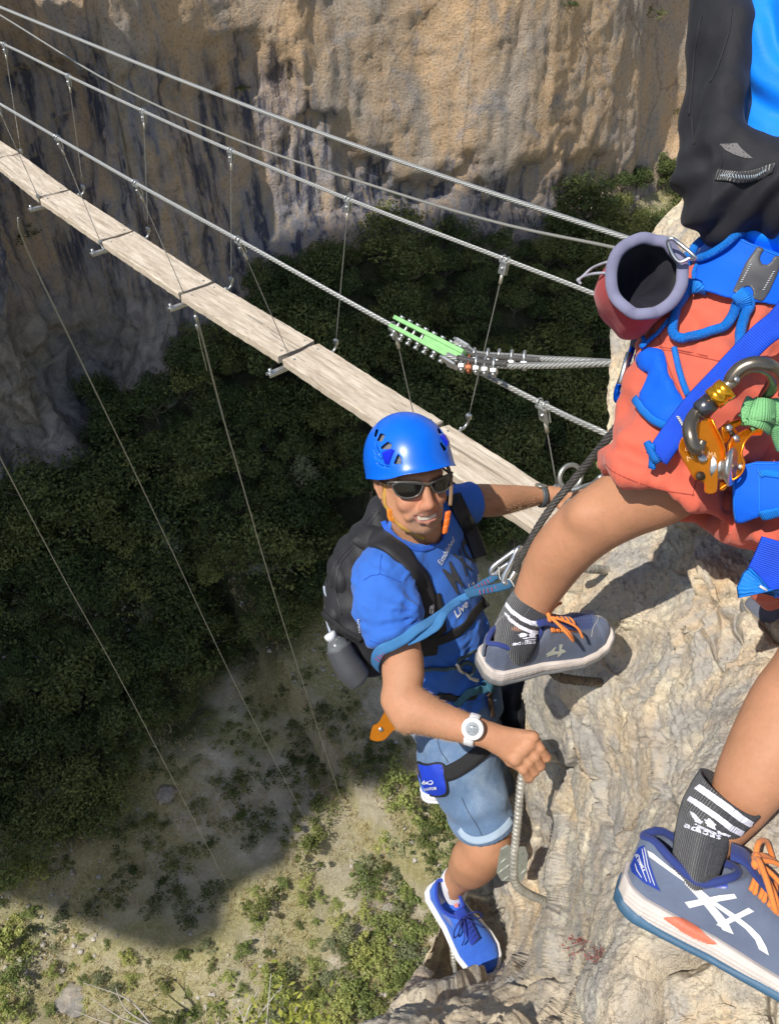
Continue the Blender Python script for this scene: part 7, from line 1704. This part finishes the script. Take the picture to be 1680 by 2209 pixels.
# long free straps
blv = webmat('vivid blue webbing', (.004, .075, .70), .0028); N1 = nrm([-.15, .2, 1])
P_ = free([(1760, 640, 1.03), (1640, 790, 1.04), (1500, 900, 1.05), (1340, 1060, 1.065), (1180, 1230, 1.075), (1000, 1420, 1.085), (860, 1600, 1.09), (760, 1740, 1.09), (680, 1860, 1.09)], c7, [.036, .036, .034, .034, .034, .034, .034, .034, .033], .0025, blv, ha, 'strap_tail', (-.15, .2, 1))
free([(615, 1730, 1.095), (640, 1790, 1.09), (672, 1850, 1.085), (700, 1880, 1.085)], c7, .010, .006, webmat('blue strap end', (.0, .16, .62)), ha, 'strap_end', (-.8, -.3, .6)); free([(640, 1740, 1.09), (655, 1850, 1.095), (650, 1935, 1.10)], c7, .012, .004, M_HARL, ha, 'strap_end', (-.9, -.1, .4))
for k in range(5): x, y = 850+k*9, 1530+k*16; mesh('stitch', *tube([Q(*c7(x-14, y), 1.082), Q(*c7(x+14, y+8), 1.082)], .0012, 4)[:2], wth, ha)
free([(1700, 180, .98), (1640, 320, .99), (1580, 440, 1.0), (1545, 500, 1.0)], d2, .050, .003, blv, ha, 'strap_tail', (-.2, .1, 1)); free([(1555, 470, .995), (1530, 505, .992), (1540, 545, .99)], d2, .052, .005, M_HARL, ha, 'strap_end', (-.2, -.2, 1))
mesh('stitch', *tube([Q(*d2(1540, 492), .985), Q(*d2(1592, 525), .985)], .0018, 5)[:2], wth, ha)
# ---- chalk bag
cb = empty('chalk_bag', Q(1395, 680, 1.24), 'red chalk bag with grey lilac rim hanging on the harness', 'chalk bag')
cc_ = Q(*c7(615, 440), 1.135); cax = nrm([-.04, .10, 1.0]); cu = nrm(np.cross([0, 1, 0], cax)); cv_ = np.cross(cax, cu); R0 = 282*.2775/F*1.135
outp = [(300, 560), (290, 420), (330, 260), (430, 155), (560, 108), (690, 120), (790, 160), (870, 250), (920, 350), (915, 480), (880, 590), (800, 690), (700, 750), (600, 775), (480, 760), (380, 690)]
ringP = []
for (x, y) in outp:
    x2, y2 = c7(x*.88+615*.12, y*.88+440*.12); d_ = Q(x2, y2, 1); k = (cc_@cax)/(d_@cax); ringP.append(d_*k)
RP = spline(ringP, 5, True); n_ = len(RP); RP = RP+cax*(.002*np.sin(np.arange(n_)*2*math.pi/n_*9))[:, None]
mesh('rim', *tube(RP, .0088, 12, True, flat=.75)[:2], M_PURP, cb)
def lathe_ring(rings, name, m_, inward):
    V_ = np.concatenate(rings); k = len(rings); f = [(i*n_+a, i*n_+(a+1) % n_, (i+1)*n_+(a+1) % n_, (i+1)*n_+a) for i in range(k-1) for a in range(n_)]; f.append(tuple((k-1)*n_+a for a in range(n_)))
    return mesh(name, V_, f, m_, cb)
cen_ = RP.mean(0); wob = .006*np.sin(np.arange(n_)*2*math.pi/n_*4)[:, None]
shiftv = np.array([.003, -.004, 0])
lathe_ring([cen_+(RP-cen_)*s_-cax*d_+(RP-cen_)/R0*wob*w2+shiftv*d_*10 for s_, d_, w2 in ((.98, .0, 0), (.96, .015, .2), (.90, .035, .8), (.78, .055, 1), (.45, .07, .6), (.05, .075, 0))], 'lining', M_FLEECE, True)
lathe_ring([cen_+(RP-cen_)*s_-cax*d_+(RP-cen_)/R0*wob*w2+shiftv*d_*10 for s_, d_, w2 in ((1.04, -.002, 0), (1.09, .015, .2), (1.13, .04, .8), (1.10, .07, 1), (1.0, .095, .6), (.6, .11, .3), (.05, .113, 0))], 'bag', M_RED, False)
mesh('drawcord', *tube(spline(QQ(c7, [(300, 330, 1.15), (240, 350, 1.17), (170, 385, 1.20), (110, 440, 1.20), (75, 470, 1.20), (95, 500, 1.20)]), 6), .0022, 6)[:2], simple('grey cord', (.35, .35, .40), .8), cb)
mesh('drawcord', *tube(spline(QQ(c7, [(290, 415, 1.15), (200, 420, 1.17), (120, 440, 1.20), (80, 465, 1.20)]), 6), .0022, 6)[:2], simple('grey cord', (.35, .35, .40), .8), cb); V = Vol(); V.ell(Q(*c7(76, 470), 1.20), (.0035,)*3); mesh('knot', *V.build(.0012), simple('grey cord', (.35, .35, .40), .8), cb)
krab('carabiner', 'small silver carabiner linking the chalk bag to the blue gear loop', c7, [(770, 170, 1.115), (800, 148, 1.11), (850, 180, 1.11), (970, 280, 1.105), (975, 305, 1.11), (940, 300, 1.115), (860, 330, 1.12), (800, 260, 1.12)], .0028, alu)
# blue carabiner on the left
blk = simple('blue anodised metal', (.0, .10, .62), .2, .8, .06); kb = krab('carabiner', 'narrow blue carabiner hanging below the chalk bag beside the rock edge', c7, [(505, 975, 1.30), (545, 1000, 1.295), (530, 1090, 1.29), (485, 1210, 1.285), (430, 1330, 1.28), (385, 1405, 1.28), (368, 1380, 1.285), (380, 1310, 1.29), (430, 1180, 1.295), (478, 1050, 1.30)], .0050, blk)
mesh('gate', *tube(QQ(c7, [(465, 1040, 1.285), (440, 1130, 1.28), (398, 1280, 1.275)]), .0052, 8)[:2], alu, kb); 
P_ = spline(QQ(c7, [(600, 820, 1.28), (560, 860, 1.28), (520, 920, 1.285), (505, 990, 1.29)]), 6); r_ = ribbon(P_, .014, .004, (-.4, 0, 1)); props(mesh('sling', *r_[:2], webmat('grey webbing', (.12, .14, .20)), uv=r_[2]), 'grey sling holding the narrow blue carabiner', 'sling')
# ---- cable pulley with its big carabiner
px = empty('pulley', Q(*d1(750, 1300), 1.06), 'large orange cable pulley with two cheek plates hanging in front of the coral shorts', 'pulley')
def dp(pts_, z, th, tilt, name='side_plate', m_=None): return pplate(d1, pts_, z, th, tilt, name, px, m_)
dp([(372, 1130), (400, 1020), (470, 960), (560, 860), (650, 790), (730, 810), (790, 930), (850, 1060), (885, 1180), (870, 1260), (815, 1330), (810, 1420), (812, 1560), (800, 1630), (735, 1655), (680, 1630), (668, 1530), (560, 1480), (470, 1340), (400, 1220)], 1.025, .0045, (.12, .10))
dp([(840, 900), (930, 840), (1060, 800), (1125, 795), (1100, 850), (1000, 900), (1040, 950), (960, 1000), (890, 1080), (860, 1010)], 1.055, .004, (-.2, .1))
dp([(900, 1130), (960, 1020), (1080, 945), (1200, 905), (1310, 955), (1200, 1000), (1120, 1090), (1075, 1200), (1105, 1320), (1070, 1420), (960, 1510), (860, 1610), (822, 1605), (828, 1530), (950, 1440), (975, 1400), (940, 1270)], 1.045, .0045, (-.35, .1))
strip = spline(QQ(d1, [(735, 812, 1.015), (790, 920, 1.012), (850, 1040, 1.012), (880, 1160, 1.015), (872, 1250, 1.02)]), 6); mesh('edge', *ribbon(strip, .010, .002, (1, .2, .3))[:2], orm, px)
strip = spline(QQ(d1, [(1310, 950, 1.035), (1200, 975, 1.03), (1110, 1070, 1.028), (1075, 1200, 1.028), (1108, 1320, 1.03), (1060, 1430, 1.035), (950, 1510, 1.04), (830, 1600, 1.045)]), 6); mesh('edge', *ribbon(strip, .012, .0022, (.9, -.3, .35))[:2], orm, px)
wax = nrm([.75, -.1, .55]); mesh('wheel', *lathe(Q(*d1(880, 1340), 1.035), wax, [(-.012, .024), (-.009, .026), (-.003, .018), (.003, .018), (.009, .026), (.012, .024)], 28), wheel, px)
for (x, y), r0, z in (((636, 1245), .0105, 1.020), ((1020, 1022), .0085, 1.041), ((940, 905), .0085, 1.050), ((1075, 1345), .008, 1.035), ((470, 1045), .006, 1.022)):
    mesh('rivet', *lathe(Q(*d1(x, y), z), nrm([-.1, .1, 1]), [(-.003, r0*.6), (0, r0*.6), (.001, r0*.6), (.003, r0*.5), (.0038, r0*.25)], 18), wheel, px)
dark = simple('dark hole', (.03, .015, .005), .6)
for (x, y), r0 in (((548, 1180), .004), ((615, 1450), .006), ((975, 965), .0035)): mesh('hole', *lathe(Q(*d1(x, y), 1.0215 if x < 700 else 1.046), (.0, 0, 1), [(-.001, r0), (.0008, r0)], 16), dark, px)
PXB = bvh(*[(np.array([[*c_] for c_ in [C(np.array(o.matrix_basis@v.co)+wloc(o)*0+np.array(px.location)) for v in o.data.vertices]]), [tuple(p_.vertices) for p_ in o.data.polygons]) for o in px.children if o.name.startswith('side_plate')])
eng = simple('pale engraving', (.85, .55, .25), .4, .3)
for tx, qd in (('N', [(470, 1285), (530, 1255), (515, 1205), (455, 1230)]), ('IMA', [(690, 1245), (800, 1245), (800, 1180), (690, 1170)]), ('C', [(440, 1170), (475, 1160), (470, 1115), (435, 1130)])):
    o = textdecal(PXB, tx, [d1(*a) for a in qd], .0005, .004, 1.04); mesh('engraving', *o, eng, px) if len(o[0]) else None
brz = simple('bronze grey metal', (.20, .17, .13), .3, .8, .1, 60); gate_ = simple('warm grey metal', (.30, .27, .21), .35, .7, .1, 60)
KP = [(600, 1150, 1.025), (520, 1090, 1.022), (485, 960, 1.02), (500, 840, 1.02), (560, 740, 1.02), (640, 680, 1.02), (700, 640, 1.022)]
big = empty('carabiner', Q(*d1(600, 1150), 1.03), 'large bronze grey carabiner with orange screw gate above the orange pulley', 'carabiner')
P_ = spline(QQ(d1, [(640, 1040, 1.005), (600, 1140, 1.008), (545, 1120, 1.005), (505, 1010, 1.005), (495, 900, 1.01), (540, 770, 1.018), (620, 690, 1.018), (690, 650, 1.02)]), 8); mesh('frame', *tube(P_, np.interp(np.linspace(0, 1, len(P_)), [0, .2, .6, 1], [.005, .0085, .0095, .008]), 12)[:2], brz, big)
P_ = spline(QQ(d1, [(940, 420, 1.005), (975, 330, 1.0), (1080, 225, .995), (1220, 175, .99), (1360, 195, .99), (1450, 260, 1.0), (1475, 340, 1.01), (1440, 420, 1.03), (1380, 500, 1.05), (1320, 600, 1.065)]), 8); mesh('frame', *tube(P_, np.interp(np.linspace(0, 1, len(P_)), [0, .2, .6, 1], [.008, .010, .011, .008]), 12)[:2], brz, big)
mesh('gate', *tube(QQ(d1, [(600, 760, 1.016), (700, 640, 1.012), (830, 490, 1.006), (940, 400, 1.002), (1030, 335, .998)]), .0072, 12)[:2], gate_, big)
a_, b_ = Q(*d1(745, 590), 1.010), Q(*d1(925, 440), 1.003); ax3 = nrm(b_-a_); L3 = np.linalg.norm(b_-a_)
mesh('screw_sleeve', *lathe(a_, ax3, [(0, .0125), (.001, .0148), (L3*.42, .0150), (L3*.45, .0140), (L3*.5, .0150), (L3*.54, .0140), (L3*.59, .0150), (L3*.97, .0150), (L3, .013)], 28), simple('orange gold metal', (.85, .38, .02), .22, .85, .05), big)
mesh('sleeve_base', *lathe(a_-ax3*.022, ax3, [(0, .009), (.003, .0125), (.021, .0125)], 24), simple('dark steel cup', (.12, .12, .13), .3, .8), big); mesh('pin', *lathe(Q(*d1(1025, 350), .989), (0, 0, 1), [(0, .004), (.002, .004), (.003, .002)], 12), wheel, big)
dtube(OB, d1, [(1270, 340), (1350, 370), (1440, 395), (1540, 410)], .010, ropeb, ha, 'belay_loop', .055, 1.05)
# green sling knot
gs = empty('sling', Q(*d1(1300, 760), 1.05), 'light green sling knotted round the carabiner right of the orange pulley', 'sling'); gwm = webmat('pale green webbing', (.20, .50, .20), .003)
for pts_, w_ in (([(1240, 620, 1.055), (1215, 680, 1.045), (1200, 760, 1.04), (1230, 820, 1.04)], .030), ([(1350, 640, 1.055), (1330, 720, 1.035), (1310, 800, 1.033), (1330, 900, 1.045)], .034), ([(1400, 590, 1.05), (1430, 660, 1.045), (1440, 740, 1.045), (1400, 830, 1.045)], .024), ([(1160, 700, 1.05), (1260, 690, 1.03), (1380, 700, 1.03), (1450, 740, 1.045)], .032), ([(1140, 790, 1.05), (1240, 780, 1.032), (1330, 820, 1.033), (1400, 880, 1.05)], .026)):
    free(pts_, d1, w_, .004, gwm, gs, 'knot', (-.1, .1, 1))
for o_ in (0, 34): P_ = spline(QQ(d1, [(1420+o_*.5, 830, 1.05), (1460+o_, 900, 1.05), (1480+o_, 1010, 1.055), (1530+o_, 1150, 1.06)]), 8); r_ = tube(P_, .0058, 10); mesh('cord', *r_[:2], gwm, gs, uv=r_[2])
# ---- a third climber's shoe in the shade at the right edge
th = empty('person', Q(1660, 1370, 1.3), 'third climber of whom only a shaded shoe with yellowish sole shows at the right edge', 'person')
K3 = Shoe(Q(1955, 1385, 1.32), (-1, .12, -.18), (-.05, .85, .45), .265, 1.0); s3 = subempty('shoe', K3.O, th); K3.build(s3, m_up2, simple('yellowish foam', (.42, .36, .24), .6), m_outg, clothmat('dark orange lace', (.4, .1, .04)), m_col, h=.003, loops=False)
for k in range(4): P_ = [K3.pt(.50+.06*k, .0, K3.surf(.5+.06*k, 0)+.002), K3.pt(.52+.06*k, -.03, K3.surf(.52+.06*k, -.03)+.002), K3.pt(.54+.06*k, -.045, .03)]; mesh('side_band', *tube(spline(P_, 5), .0022, 6)[:2], coral, s3)
V = Vol(); V.chain([(K3.pt(.22, 0, .06), .036), (Q(1770, 1300, 1.25), .036), (Q(1790, 1200, 1.24), .045), (Q(1850, 1050, 1.22), .055)], .02); mesh('body', *V.build(.005), SK_K, th)
